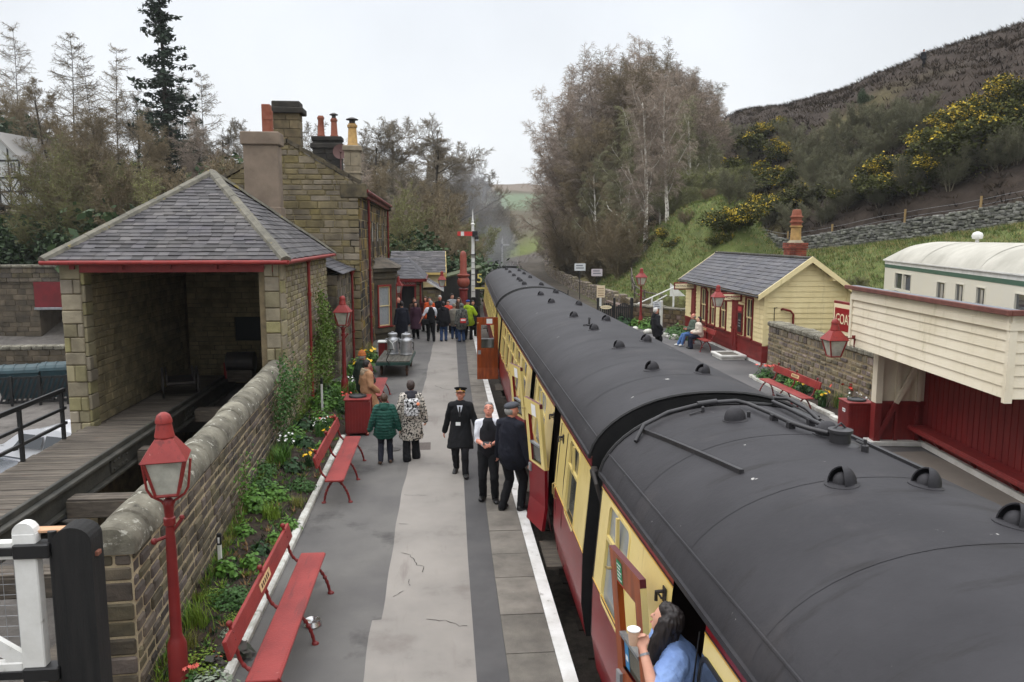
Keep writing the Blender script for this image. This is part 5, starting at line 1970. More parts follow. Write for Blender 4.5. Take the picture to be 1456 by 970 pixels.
def litter_bin(label,loc,rz=0,group='red boarded litter bins',plate=False):
 t = thing('litter_bin',label,'litter bin',loc,rz,group)
 b = MB()
 b.bbox(-.27,.27,-.27,.27,.06,.84,.012)
 for k in range(8):
  u = -.24 + .0685 * k
  for q in ((u,u + .062,-.279,-.268),(u,u + .062,.268,.279)):
   b.box(q[0],q[1],q[2],q[3],.1,.8)
   b.box(q[2],q[3],q[0],q[1],.1,.8)
 b.build('body',RED,t)
 b = MB()
 b.bbox(-.3,.3,-.3,.3,.84,.875,.008)
 b.build('top',REDL,t)
 b = MB()
 b.lathe([(.2,.876),(.21,.885),(.2,.915),(.12,.93),(.11,.915),(.02,.91)],n=20)
 b.build('lid',BLACK,t,smooth=40)
 b = MB()
 for x in (-.22,.22):
  for y in (-.22,.22):
   b.bbox(x - .035,x + .035,y - .035,y + .035,0,.07,.01)
 b.build('base',RED,t)
 if plate:
  b = MB()
  b.box(-.284,-.281,-.09,.07,.62,.7)
  po = b.build('plate',PAPER,t)
  text_mesh('LITTER',.035,'lettering',BLACK,po,(-.286,-.01,.66),(PI / 2,0,-PI / 2),.001)
 return t
litter_bin('red boarded litter bin with black lid beside the tan coated woman',(-1.94,18.2,0))
litter_bin('red boarded litter bin with a white plate beside the shelter post',(9.42,16.75,0),rad(-6),plate=True)
tr = thing('luggage_trolley','old green platform trolley carrying two milk churns','trolley',(-1.52,26.9,0),rad(-2))
b = MB()
for k in range(9):
 b.bbox(-.55 + .122 * k,-.55 + .122 * k + .117,-1.3,1.3,.5,.54,.006)
b.build('deck',mat('trolley_deck',s(92,88,80),.85,col2=s(70,68,62),scale=3,island=.18,bump=.3,bscale=20,stretch=(6,.7,6)),tr)
b = MB()
for x in (-.56,.5):
 b.bbox(x,x + .06,-1.32,1.32,.4,.5,.006)
for y in (-1.32,1.26):
 b.bbox(-.5,.5,y,y + .06,.4,.5,.006)
b.build('frame',mat('trolley_green',s(42,74,66),.6,col2=s(34,56,52),scale=4,bump=.2,bscale=30),tr)
b = MB()
for sg in (-1,1):
 for z in (.62,.8):
  b.tube([(-.5,1.28 * 1,z),(.5,1.28,z)],.015,6)
for x in (-.5,0,.5):
 b.tube([(x,1.28,.5),(x,1.28,.82)],.015,6)
b.build('end_rail',IRON,tr)
for x,y,r in ((-.42,-.95,.19),(.42,-.95,.19),(-.42,.95,.19),(.42,.95,.19)):
 b = MB()
 Mw = Matrix.Translation((x,y,r)) @ Matrix.Rotation(PI / 2,4,'Y')
 for k in range(16):
  a0,a1 = 2 * PI * k / 16,2 * PI * (k + 1) / 16
  q = []
  for a in (a0,a1):
   for rr,zz in ((r,-.03),(r,.03),(r - .03,.03),(r - .03,-.03)):
    q.append((rr * math.cos(a),rr * math.sin(a),zz))
  b.add(q,[(0,4,5,1),(1,5,6,2),(2,6,7,3),(3,7,4,0)],0,Mw)
 for k in range(6):
  a = 2 * PI * k / 6
  b.tube([(0,0,0),(math.cos(a) * (r - .02),math.sin(a) * (r - .02),0)],.014,5,0,Mw)
 b.lathe([(.04,-.05),(.04,.05)],n=8,M=Mw)
 b.build('wheel',mat('rusty_iron',s(92,62,46),.8,col2=s(64,48,40),scale=6),tr)
b = MB()
b.tube([(-.1,-1.3,.45),(-.2,-1.5,.6),(-.05,-1.42,.95)],.018,6)
b.tube([(-.13,-1.42,.95),(.03,-1.42,.95)],.015,6)
b.build('handle',IRON,tr)
CHURN = mat('churn_aluminium',s(178,180,182),.38,col2=s(150,152,156),scale=5,metal=.6,bump=.1,bscale=30)
def churn(label,loc,strap=True):
 t = thing('milk_churn',label,'milk churn',loc,rnd.uniform(0,6),'milk churns on the trolley')
 b = MB()
 b.lathe([(.19,0),(.205,.01),(.205,.05),(.195,.06),(.195,.46),(.203,.47),(.203,.5),(.18,.54),(.13,.6),(.125,.64)],n=20)
 b.build('body',CHURN,t,smooth=35)
 b = MB()
 b.lathe([(.14,.64),(.165,.65),(.165,.72),(.14,.74),(.03,.745)],n=20)
 b.tube(arc((-.06,0,.74),(0,0,.83),(.06,0,.74)),.012,6)
 b.build('lid',CHURN,t,smooth=35)
 for sg in (-1,1):
  b = MB()
  b.tube(arc((.17 * sg,0,.55),(.3 * sg,0,.56),(.195 * sg,0,.42)),.013,6)
  b.build('handle',CHURN,t)
 if strap:
  b = MB()
  b.tube([(-.1,-.18,.5),(0,-.205,.4),(.05,-.205,.2)],.014,6)
  b.tube([(.14,-.15,.5),(.03,-.205,.42)],.012,6)
  b.build('tag',PAPER,t)
 return t
churn('milk churn with white tags, nearer the house on the trolley',(-1.66,27.2,.542)).rotation_euler = (0,0,0)
churn('plain milk churn, nearer the track on the trolley',(-1.19,27.0,.542),False)
t = thing('red_chest','small red box with white lid edge behind the churns','box',(-1.95,28.6,0))
b = MB()
b.bbox(-.3,.3,-.2,.2,0,.78,.01)
b.build('body',RED,t)
b = MB()
b.bbox(-.33,.33,-.23,.23,.78,.83,.01)
b.build('lid',WHITE,t)
t = thing('water_crane','rust red water column with a round ball below its tall domed top','water crane',(1.13,38.2,-.2))
WC = mat('water_crane_red',s(150,78,62),.6,col2=s(122,58,48),scale=3,bump=.2,bscale=30)
b = MB()
b.lathe([(.26,0),(.26,.1),(.2,.2),(.19,2.2),(.23,2.24),(.23,2.3)],n=18)
b.build('column',mat('water_crane_base',s(126,44,40),.5,col2=s(104,36,34),scale=3),t,smooth=40)
b = MB()
b.sphere((0,0,2.62),.31,18)
b.build('ball',WC,t,smooth=60)
b = MB()
b.lathe([(.2,2.85),(.3,2.9),(.31,2.98),(.2,3.0),(.17,3.1),(.16,3.9),(.13,4.02),(.07,4.1),(.001,4.12)],n=18)
b.build('top',WC,t,smooth=40)
def signal(label,loc,Hh,arm_l,side,arm_m,group='semaphore signals',r=.1,z0=0):
 t = thing('semaphore_signal',label,'signal',loc,0,group)
 b = MB()
 b.add([(-r,-r,z0),(r,-r,z0),(r,r,z0),(-r,r,z0),(-r * .65,-r * .65,Hh),(r * .65,-r * .65,Hh),(r * .65,r * .65,Hh),(-r * .65,r * .65,Hh)],
    [(3,2,1,0),(4,5,6,7),(0,1,5,4),(1,2,6,5),(2,3,7,6),(3,0,4,7)])
 b.build('post',WHITE,t)
 b = MB()
 b.box(-r * 1.05,r * 1.05,-r * 1.05,r * 1.05,0,z0)
 b.build('base',BLACK,t)
 b = MB()
 b.lathe([(r,0),(r * 1.1,.05),(r * .4,.12),(r * .7,.2),(r * .35,.28),(r * .1,.75),(.004,.8)],(0,0,Hh),10)
 b.build('finial',WHITE,t,smooth=50)
 za = Hh - .45
 b = MB()
 y = -r - .03
 x0,x1 = (side * .02,side * arm_l)
 b.box(min(x0,x1),max(x0,x1),y - .015,y + .015,za - .11,za + .11)
 ao = b.build('arm',arm_m,t)
 b = MB()
 xs_ = sorted((side * arm_l * .58,side * arm_l * .78))
 b.box(xs_[0],xs_[1],y - .02,y - .016,za - .105,za + .105)
 b.build('arm_band',WHITE,ao)
 b = MB()
 b.bbox(-side * .1 - .14,-side * .1 + .14,y - .05,y + .05,za - .16,za + .14,.04)
 b.bbox(-side * .18 - .1,-side * .18 + .1,y - .12,y + .02,za - .3,za - .1,.03)
 b.build('spectacle',BLACK,t)
 b = MB()
 b.bbox(-side * .2 - .09,-side * .2 + .09,y - .14,y,za - .38,za - .3,.02)
 b.build('lamp',STEEL,t)
 b = MB()
 b.box(-r * 1.5,r * 1.5,-r * 1.5,r * 1.5,za - 1.1,za - 1.05)
 b.tube([(r * 1.3,0,.4),(r * 1.3,0,za - .1)],.012,5)
 for k in range(int((za - 1.4) / .3)):
  b.box(-r * .9,r * .9,-r * 1.15,-r * .9,.6 + .3 * k,.62 + .3 * k)
 b.build('fittings',IRON,t)
 return t
SREDM = mat('signal_red',s(196,54,48),.4)
signal('tall white signal post with a red arm beside the water crane',(1.72,41,-.95),6.15,.8,-1,SREDM,z0=2.4)
signal('small distant white signal post with a pale arm beyond the train',(8.7,110,-.9),4.9,1.0,1,WHITE,r=.13,z0=.7)
t = thing('stop_board','yellow figure 5 on a thin post over a yellow bar beside the train','stop board',(2.02,40.4,-.95))
YEL = mat('stop_yellow',s(214,196,110),.5)
text_mesh('5',.66,'figure',YEL,t,(0,-.05,3.4),(PI / 2,0,0),.02)
b = MB()
b.box(-.27,.27,-.07,-.03,2.88,2.96)
b.build('bar',YEL,t)
b = MB()
b.tube([(0,0,0),(0,0,3.5)],.02,6)
b.build('post',BLACK,t)
t = thing('dog_bowl','round metal dog bowl on the tarmac under the nearest bench','bowl',(-1.55,8.95,0.002))
b = MB()
b.lathe([(.1,0),(.11,.01),(.085,.06),(.09,.066),(.08,.06),(.06,.02),(.01,.016)],n=20)
b.build('bowl',mat('bright_steel',s(190,190,190),.25,metal=.9),t,smooth=50)
BWM = mat('marker_black',s(30,30,30),.6)
def marker(label,x,y,h,z=.1):
 t = thing('marker_post',label,'marker post',(x,y,z),0,'black and white marker posts in the bed')
 b = MB()
 b.bbox(-.025,.025,-.02,.02,.1,h - .16,.005)
 b.build('post',WHITE,t)
 b = MB()
 b.bbox(-.028,.028,-.022,.022,0,.1,.005)
 b.bbox(-.03,.03,-.024,.024,h - .16,h,.008)
 b.build('band',BWM,t)
 return t
m1 = marker('small white marker post with a black numbered cap by the garden wall',-2.98,10.35,.52,.12)
b = MB()
b.box(-.012,.012,-.027,-.024,.39,.47)
b.build('number',PAPER,m1)
marker('thin white marker post with black top beside the drainpipe',-3.05,20.1,.95,.05)
b = MB()
b.lathe([(.16,0),(.16,.012),(.14,.014),(.02,.014)],n=20)
o = b.build('manhole_cover',IRON,None,loc=(-1.05,16.7,0))
tag(o,'small round iron cover set into the tarmac behind the child','manhole cover')
b = MB()
b.box(-.25,.25,-.3,.3,0,.009)
o = b.build('drain_cover',mat('drain_iron',s(92,84,78),.8,col2=s(72,66,62),scale=20,bump=.4,bscale=50),None,loc=(-.5,16.9,0))
tag(o,'square worn drain cover set into the pale strip by the woman in the patterned coat','drain cover')
dk = thing('timber_walkway','weathered plank walkway on the coal drops leading into the shed','walkway',(-7,3,0))
b = MB()
q = random.Random(4)
y = 0
while y < 21.5:
 x0 = -.95 if y < 14.9 else -.7
 b.bbox(x0 + q.uniform(-.03,.03),.5,y,y + .131,.3,.352 + q.uniform(-.006,.006),.008)
 y += .143
b.build('planks',mat('walkway_plank',s(104,96,86),.9,col2=s(74,68,62),scale=2.5,bump=.5,bscale=18,island=.22,stretch=(.7,6,6),dirt=(s(104,70,50),1.6,.64,.1)),dk)
b = MB()
for x in (-.8,.25):
 b.box(x - .12,x + .12,0,21.5,.0,.3)
b.build('bearers',WOOD_GREY,dk)
gd = thing('track_girder','long dark riveted beam carrying the old rail along the walkway','girder',(-6.5,3,0))
GIR = mat('girder_dark',s(70,68,62),.7,col2=s(48,48,44),scale=3,bump=.4,bscale=20,dirt=(s(78,84,64),2,.62,.12))
b = MB()
b.bbox(.0,.26,0,21.6,.36,.42,.01)
b.bbox(.1,.16,0,21.6,.02,.36,.01)
b.bbox(.0,.26,0,21.6,-.04,.02,.01)
b.bbox(.08,.15,0,21.6,.42,.52,.01)
b.build('beam',GIR,gd)
for yy in (8.0,12.6,17):
 b = MB()
 b.bbox(.16,.2,yy - .4,yy + .4,.06,.34,.01)
 for k in range(4):
  for z in (.13,.27):
   b.sphere((.205,yy - .3 + .2 * k,z),.03,8)
 b.build('splice_plate',GIR,gd)
for yy,lab in ((10.3,'grey timber cross beam nearest the gate'),(13.3,'pale timber cross beam beside the red lamp hood'),(16.4,'grey timber cross beam just outside the shed'),(20.2,'dark timber cross beam inside the shed')):
 o = MB().bbox(0,2.7,-.17,.17,-.28,.02,.02)
 for k in range(3):
  o.bbox(.02,2.65,-.16 + .11 * k,-.06 + .11 * k,.02,.05,.01)
 o = o.build('cross_beam',WOOD_GREY,None,loc=(-6.22,yy,.2))
 tag(o,lab + ' of the coal drops','beam','cross beams over the coal drops')
g2 = MB().bbox(.0,.25,0,21.6,-.4,.1,.02).build('edge_beam',WOOD_GREY,None,loc=(-4.3,3,.0))
tag(g2,'long timber edge beam hidden low behind the garden wall','beam')
rl = thing('railing','black steel railing along the edge of the timber walkway','railing',(-7.9,4,0))
for yy in (0.6,2.9,5.2,7.4,9.6,11.2,12.85):
 MB().bbox(-.035,.035,yy - .035,yy + .035,.2,1.38,.006).build('post',BLACK,rl)
for z,r in ((1.38,.045),(1.0,.03),(.68,.03)):
 MB().bbox(-.03,.03,0,13.0,z - r,z + r,.006).build('rail',BLACK,rl)
gp = thing('gate_post','thick black timber gate post with a rounded top at the wall end','gate post',(-2.98,6.45,-.08))
b = MB()
n = 10
prof = [(-.15,.0),(.15,.0),(.15,2.2)] + [(.15 * math.cos(PI * i / n),2.2 + .12 * math.sin(PI * i / n)) for i in range(1,n)] + [(-.15,2.2)]
b.prism([(x,-.11,z) for x,z in prof],(0,.22,0))
b.build('post',mat('black_gate_timber',s(36,35,34),.8,col2=s(22,22,22),scale=3,bump=.7,bscale=16,stretch=(5,5,.5),spots=(s(86,82,74),12,.7,.04)),gp)
MB().bbox(-.24,.0,-.04,.04,2.1,2.14,.005).build('pintle',IRON,gp)
MB().bbox(.14,.175,-.05,.02,2.05,2.09,.005).build('bolt',mat('rusty_bolt',s(120,76,60),.8),gp)
gt = thing('crossing_gate','white timber gate with wire mesh and black iron straps','gate',(-3.35,6.4,0))
b = MB()
b.bbox(-.09,.09,-.05,.05,.9,2.2,.01)
b.tube([(0,-.047,2.2),(0,.047,2.2)],.088,14)
b.build('stile',WHITE,gt)
for z0,z1 in ((1.98,2.13),(.95,1.1)):
 MB().bbox(-2.6,-.09,-.04,.04,z0,z1,.01).build('rail',WHITE,gt)
b = MB()
p0,p1 = Vector((-.09,-.03,1.1)),Vector((-1.3,-.03,1.98))
dd = (p1 - p0).normalized()
sd = Vector((dd.z,0,-dd.x)) * .06
b.prism([p0 + sd,p1 + sd,p1 - sd,p0 - sd],(0,.05,0))
b.build('brace',WHITE,gt)
for z in (2.055,1.0):
 b = MB()
 b.bbox(-.9,.12,-.065,-.045,z - .035,z + .035,.004)
 b.bbox(-.08,.2,-.08,.06,z - .06,z + .06,.01)
 b.tube([(.2,0,z - .02),(.2,0,z + .12)],.025,8)
 b.build('hinge_strap',BLACK,gt)
MB().tube([(.2,0,.85),(.2,0,2.2)],.035,8).build('hinge_rod',BLACK,gt,smooth=60)
b = MB()
for k in range(26):
 x = -2.5 + .095 * k
 b.tube([(x,.02,1.1),(x,.02,1.98)],.0022,4,cap=False)
for k in range(10):
 z = 1.12 + .09 * k
 b.tube([(-2.55,.022,z),(-.09,.022,z)],.0022,4,cap=False)
b.build('wire_mesh',STEEL,gt)
o = MB().bbox(-.13,.13,-.05,.05,-.012,.012,.004).build('wooden_wedge',mat('fresh_pine',s(206,164,130),.7,col2=s(184,140,104),scale=4,stretch=(1,8,8)),None,loc=(-3.2,6.46,2.19))
tag(o,'fresh pale wooden wedge lying on top of the gate hinge','wedge')
t = thing('handcart','old dark two wheeled handcart standing inside the shed','handcart',(-6.9,21.2,.35),rad(20))
b = MB()
b.bbox(-.35,.35,-.55,.55,.42,.5,.02)
b.bbox(-.35,-.31,-.55,.55,.5,.75,.01)
b.bbox(.31,.35,-.55,.55,.5,.75,.01)
b.build('tray',IRON,t)
for x in (-.42,.42):
 b = MB()
 Mw = Matrix.Translation((x,0,.4)) @ Matrix.Rotation(PI / 2,4,'Y')
 b.tube([Mw @ Vector((.4 * math.cos(2 * PI * k / 20),.4 * math.sin(2 * PI * k / 20),0)) for k in range(21)],.03,6)
 for k in range(8):
  a = 2 * PI * k / 8
  b.tube([Mw @ Vector((0,0,0)),Mw @ Vector((.38 * math.cos(a),.38 * math.sin(a),0))],.016,5)
 b.build('wheel',IRON,t)
t = thing('oil_drum','dark drum on its side with a red end post inside the shed','drum',(-5.9,23.6,.9))
b = MB()
b.tube([(-.4,0,0),(-.39,0,0),(.39,0,0),(.4,0,0)],[.28,.3,.3,.28],18)
b.build('body',IRON,t,smooth=40)
b = MB()
b.box(-.35,.35,-.25,.25,-.55,-.22)
b.box(-.48,-.41,-.12,-.04,-.5,.0,1)
b.build('cradle',[WOOD_GREY,REDL],t)
def car(label,loc,rz,paint,L=4.3,W=1.78,Hh=1.5,estate=True):
 t = thing('parked_car',label,'car',loc,rz,'cars parked below the walkway')
 prof = [(-.5,.30),(-.5,.62),(-.47,.86),(-.30,.98),(-.16,1.38),(-.04,1.47),(.22,1.46),(.36,1.40),(.47,.98),(.5,.84),(.5,.30)]
 b = MB()
 n = len(prof)
 ws = [.93,.98,1,.98,.80,.76,.76,.78,.96,.96,.92]
 v = []
 for (y,z),k in zip(prof,ws):
  v += [(-W / 2 * k,-y * L,z * Hh / 1.47),(W / 2 * k,-y * L,z * Hh / 1.47)]
 f = [(2 * i,2 * i + 1,2 * i + 3,2 * i + 2) for i in range(n - 1)]
 f.append((2 * n - 2,2 * n - 1,1,0))
 f.append(tuple(2 * i for i in range(n))[::-1])
 f.append(tuple(2 * i + 1 for i in range(n)))
 b.add(v,f)
 bo = b.build('body',paint,t,smooth=45)
 m = bo.modifiers.new('round','BEVEL')
 m.width = .06
 m.segments = 3
 m.limit_method = 'ANGLE'
 m.angle_limit = rad(20)
 def glassq(nm,q):
  g = MB()
  g.add(q,[(0,1,2,3)])
  return g.build(nm,GLASS,t)
 def P(i,side,ins=0.0,t_=0):
  y,z = prof[i]
  y2,z2 = prof[i + 1]
  y,z = lerp(y,y2,t_),lerp(z,z2,t_)
  k = lerp(ws[i],ws[i + 1],t_)
  return Vector((side * (W / 2 * k - ins),-y * L,z * Hh / 1.47))
 up = Vector((0,.0,.012))
 glassq('windscreen',[P(3,-1,.1,.12) + Vector((0,.02,.01)),P(3,1,.1,.12) + Vector((0,.02,.01)),P(3,1,.1,.92) + Vector((0,.02,.012)),P(3,-1,.1,.92) + Vector((0,.02,.012))])
 glassq('rear_window',[P(7,1,.1,.1) + Vector((0,-.02,.01)),P(7,-1,.1,.1) + Vector((0,-.02,.01)),P(7,-1,.1,.7) + Vector((0,-.02,.01)),P(7,1,.1,.7) + Vector((0,-.02,.01))])
 for sd in (-1,1):
  g = MB()
  for a,b_ in ((-.21,.03),(.05,.33)):
   zt,zb_ = 1.36 * Hh / 1.47,1.0 * Hh / 1.47
   q = [(sd * (W / 2 * .965 + .01),-a * L - (0 if a > 0 else .0),zb_),(sd * (W / 2 * .965 + .01),-b_ * L,zb_),(sd * (W / 2 * .80 + .012),-b_ * L + (.1 if b_ > .2 else 0),zt),(sd * (W / 2 * .80 + .012),-a * L - (.28 if a < 0 else 0),zt)]
   g.add(q,[(0,1,2,3)])
  g.build('side_window',GLASS,t)
  h = MB()
  h.bbox(sd * W / 2 * .9 - .12,sd * W / 2 * .9 + .12,.44 * L,.49 * L,.6,.74,.02)
  h.build('headlight',mat('headlight_glass',s(200,204,206),.1),t)
  mi = MB()
  mi.bbox(sd * (W / 2 + .02) - .09,sd * (W / 2 + .02) + .09,.17 * L,.17 * L + .1,.93,1.05,.03)
  mi.build('mirror',BLACK,t)
  for y in (.31,-.30):
   wm = MB()
   wm.lathe([(.16,-.09),(.32,-.09),(.33,-.06),(.33,.06),(.32,.09),(.16,.09)],n=24,M=Matrix.Translation((sd * (W / 2 - .08),y * L,.33)) @ Matrix.Rotation(PI / 2,4,'Y'))
   wo = wm.build('wheel',BLACK,t,smooth=40)
   r = MB()
   r.lathe([(.02,-.095),(.2,-.1),(.2,.1),(.02,.095)],n=16,M=Matrix.Translation((sd * (W / 2 - .08),y * L,.33)) @ Matrix.Rotation(PI / 2,4,'Y'))
   r.build('rim',STEEL,wo)
 return t
YZ = -2.33
car('dark grey parked car below the walkway railing',(-10.9,19.2,YZ),rad(62),mat('car_dark_grey',s(84,88,96),.25,coat=.6,metal=.3))
car('white parked car just beyond the dark grey one',(-10.9,23.2,YZ),rad(66),mat('car_white',s(226,228,232),.25,coat=.6))
TEAL = mat('bin_teal',s(38,66,72),.5,col2=s(32,54,60),scale=3)
def wheelie(label,loc,rz,lid,body,W=1.25,D=.95,Hh=1.3):
 t = thing('waste_bin',label,'waste bin',loc,rz,'large waste bins behind the slatted fence')
 b = MB()
 b.add([(-W / 2 * .9,-D / 2 * .85,.2),(W / 2 * .9,-D / 2 * .85,.2),(W / 2 * .9,D / 2 * .85,.2),(-W / 2 * .9,D / 2 * .85,.2),(-W / 2,-D / 2,Hh),(W / 2,-D / 2,Hh),(W / 2,D / 2,Hh),(-W / 2,D / 2,Hh)],[(3,2,1,0),(4,5,6,7),(0,1,5,4),(1,2,6,5),(2,3,7,6),(3,0,4,7)])
 b.build('body',body,t)
 b = MB()
 n = 8
 b.prism([(-W / 2 - .04,D / 2 * math.cos(PI * i / n) * 1.08,Hh + .3 * math.sin(PI * i / n)) for i in range(n + 1)],(W + .08,0,0))
 for k in range(4):
  x = -W / 2 + .1 + k * W / 3.6
  b.prism([(x,D / 2 * math.cos(PI * i / n) * 1.1,Hh + .325 * math.sin(PI * i / n)) for i in range(n + 1)],(.07,0,0))
 b.build('lid',lid,t)
 b = MB()
 for x in (-.45,.45):
  for y in (-.3,.3):
   b.tube([(x - .03,y,.1),(x + .03,y,.1)],.1,10)
 b.build('wheels',BLACK,t)
 return t
wheelie('large dark teal waste bin with ribbed lid behind the slatted fence, at the picture edge',(-17.6,34.3,YZ),rad(12),TEAL,TEAL,1.5)
wheelie('large teal waste bin with ribbed lid in the middle of the fenced bay',(-16.1,34.6,YZ),rad(12),TEAL,TEAL,1.4,Hh=1.35)
wheelie('blue waste bin behind the slatted fence nearest the shed',(-14.9,35.2,YZ),rad(12),mat('bin_blue',s(52,86,150),.5),mat('bin_blue',s(52,86,150),.5),.9)
fn = thing('slatted_fence','black fence of diagonal slats screening the waste bins','fence',(-18.6,33.2,YZ),rad(8))
for k in range(6):
 MB().box(1.05 * k - .05,1.05 * k + .05,-.04,.04,0,1.25).build('post',BLACK,fn)
b = MB()
for k in range(30):
 x = -.4 + .19 * k
 b.prism([(x,.05,.12),(x + .09,.05,.12),(x + .5,.05,1.2),(x + .41,.05,1.2)],(0,.02,0))
for z in (.15,1.15):
 b.box(-.2,5.7,.07,.1,z - .05,z + .05)
b.build('slats',BLACK,fn)
br = thing('road_bridge','stone road bridge with a dark red girder beyond the yard','bridge',(-26,50,-2))
RB = mat('bridge_stone',s(98,88,74),.95,col2=s(70,64,54),scale=1.5,bump=.8,bscale=8,island=.3,dirt=(s(56,60,40),.6,.6,.2))
M0 = Matrix.Identity(4)
blocks(-8,1.7,0,4.0,(.25,.4),(.4,.9),M0,91,proud=(.01,.05),gap=.02).build('abutment',RB,br)
w = MB()
mortar_wall(-8,1.7,0,4.0,M0,t=3,mb=w)
mortar_wall(6.5,14,0,4.0,M0,t=3,mb=w)
w.box(1.7,6.5,2.9,3.0,0,4)
w.build('abutment_core',RB,br)
blocks(-8,14,3.9,4.75,(.2,.3),(.4,.8),Matrix.Translation((0,-.1,0)),92,proud=(.01,.04),back=.6).build('parapet',STONE_D,br)
w = MB()
u = -8
while u < 14:
 w.bbox(u,u + .58,-.25,.45,4.75,4.93,.06)
 u += .6
w.build('coping',COPING,br)
w = MB()
w.bbox(1.5,6.7,-.12,.1,2.35,3.9,.02)
w.bbox(1.5,6.7,-.25,.1,2.2,2.35,.02,1)
w.build('girder',[mat('girder_red',s(116,32,38),.5,col2=s(96,28,32),scale=2),STEEL],br)
yw = thing('yard_wall','low stone wall behind the fenced bins','wall',(-24,37.6,YZ))
blocks(0,15,0,1.75,(.18,.3),(.3,.7),M0,93,proud=(.01,.04)).build('face',RB,yw)
w = MB()
mortar_wall(0,15,0,1.75,M0,t=.4,mb=w)
w.build('wall_core',MORTAR_D,yw)
w = MB()
u = 0
while u < 15:
 w.bbox(u,u + .46,-.08,.48,1.75,1.95,.06)
 u += .48
w.build('coping',COPING,yw)
tf = thing('timber_framed_house','white and black half timbered gable at the left picture edge','house',(-41.6,80,7.5),rad(-12))
TW = mat('limewash_white',s(196,198,196),.8,col2=s(176,178,176),scale=2)
w = MB()
w.prism([(-4.5,0,0),(4.5,0,0),(4.5,0,2.6),(0,0,6.8),(-4.5,0,2.6)],(0,9,0))
w.build('wall',TW,tf)
w = MB()
for z in (.0,1.3,2.6,4.2):
 hw = 4.5 if z <= 2.6 else 4.5 * (6.8 - z) / 4.2
 w.box(-hw,hw,-.06,-.01,z,z + .16)
for k in range(9):
 x = -4.4 + 1.1 * k
 top = 2.6 + 4.2 * (1 - abs(x) / 4.5)
 w.box(x - .07,x + .07,-.05,-.008,0,top)
 if k < 8:
  for z0 in (0.15,1.45):
   sg = 1 if (k % 2) else -1
   a,b_ = (x + .07,x + 1.03) if sg > 0 else (x + 1.03,x + .07)
   pp = [(a,-.045,z0),(a + .12 * sg,-.045,z0),(b_,-.045,z0 + 1.1),(b_ - .12 * sg,-.045,z0 + 1.1)]
   w.prism(pp if sg < 0 else pp[::-1],(0,.03,0))
w.build('timber_frame',BLACK,tf)
w = MB()
for sg in (-1,1):
 pp = [(sg * 5,-.4,2.1),(0,-.4,7.0),(0,-.4,6.75),(sg * 4.8,-.4,1.95)]
 w.prism(pp if sg < 0 else pp[::-1],(0,10,0))
w.build('roof',mat('pale_roof_edge',s(150,148,144),.8),tf)
for x in (1.6,):
 w = MB()
 w.box(x - .35,x + .35,-.09,-.05,3.0,4.1)
 wo = w.build('window',WHITE,tf)
 w = MB()
 for a in (-.28,.03):
  w.box(x + a,x + a + .25,-.1,-.09,3.07,4.03)
 w.build('pane',GLASS,wo)
KERB = mat('white_kerb',s(210,210,204),.7,col2=s(168,166,156),scale=5,bump=.5,bscale=40,dirt=(s(110,108,98),6,.6,.1))
kb = MB()
q = random.Random(2)
y = 5.0
while y < 17.7:
 l = q.uniform(1.3,2.2)
 l = min(l,17.8 - y)
 kb.bbox(-2.31 + q.uniform(-.01,.01),-2.2 + q.uniform(-.01,.01),y + .01,y + l - .01,-.05,.085 + q.uniform(-.01,.01),.02)
 y += l
struct(kb.build('kerb',KERB))
kb = MB()
y = 17.6
while y < 24.6:
 l = min(q.uniform(1.0,1.6),24.7 - y)
 xx = 9.83 + (y - 17.6) * .04
 kb.bbox(xx + q.uniform(-.01,.01),xx + .13,y + .01,y + l - .01,-.05,.1 + q.uniform(-.01,.01),.025)
 y += l
struct(kb.build('kerb',KERB))
def rock(label,x,y,r,name='white_stone',m=KERB,group='white painted edging stones',z=0,cat='stone'):
 b = MB()
 b.sphere((0,0,0),r,10,s=(1.2,.9,.7))
 o = b.build(name,m,None,smooth=60)
 for v in o.data.vertices:
  k = 1 + .25 * mnoise.noise(Vector(v.co) * 9 + Vector((x,y,0)))
  v.co *= k
 o.location = (x,y,z + r * .35)
 o.rotation_euler = (0,0,x * 7)
 tag(o,label,cat,group)
 return o
for x,y,r in ((10.55,34.3,.24),(10.3,35.2,.2),(9.9,36.6,.2),(9.6,37.9,.18),(10.4,34.8,.14),(9.35,38.6,.15)):
 rock('white painted stone edging the plants at the far platform end',x,y,r)
t = thing('finger_post','white signpost with a square plate beside the mossy wall','signpost',(10.75,37.4,0))
MB().bbox(-.07,.07,-.06,.06,0,1.5,.01).build('post',WHITE,t)
MB().bbox(-.42,-.02,-.08,-.062,1.12,1.46,.005).build('plate',mat('pale_blue_white',s(206,210,216),.5),t)
b = MB()
for k in range(3):
 b.box(-.36,-.1 - .05 * k,-.084,-.081,1.2 + .09 * k,1.24 + .09 * k)
b.build('lettering',mat('grey_lettering',s(120,122,130),.6),t)
t = thing('handrail','white sloping handrail climbing the ramp behind the mossy wall','handrail',(10.1,41.6,0))
for dz in (0,-.28):
 b = MB()
 b.tube([(0 + (dz < 0) * 1.2,0,.75 + dz + (dz < 0) * .45),(2.6 - (dz < 0) * .5,-.2,1.95 + dz - (dz < 0) * .2)],.035,8)
 b.build('rail',WHITE,t)
for k in (.05,.5,.95):
 b = MB()
 b.box(2.6 * k - .04,2.6 * k + .04,-.04 - .2 * k,.04 - .2 * k,-.4,.75 + 1.2 * k)
 b.build('post',WHITE,t)
t = thing('wicket_gate','black boarded gates with an oval cream sign at the platform end','gate',(8.2,40.3,0),rad(-10))
for x,w_ in ((.0,.12),(.85,.12),(1.75,.16)):
 MB().bbox(x - w_ / 2,x + w_ / 2,-.06,.06,0,1.45,.02).build('post',BLACK,t)
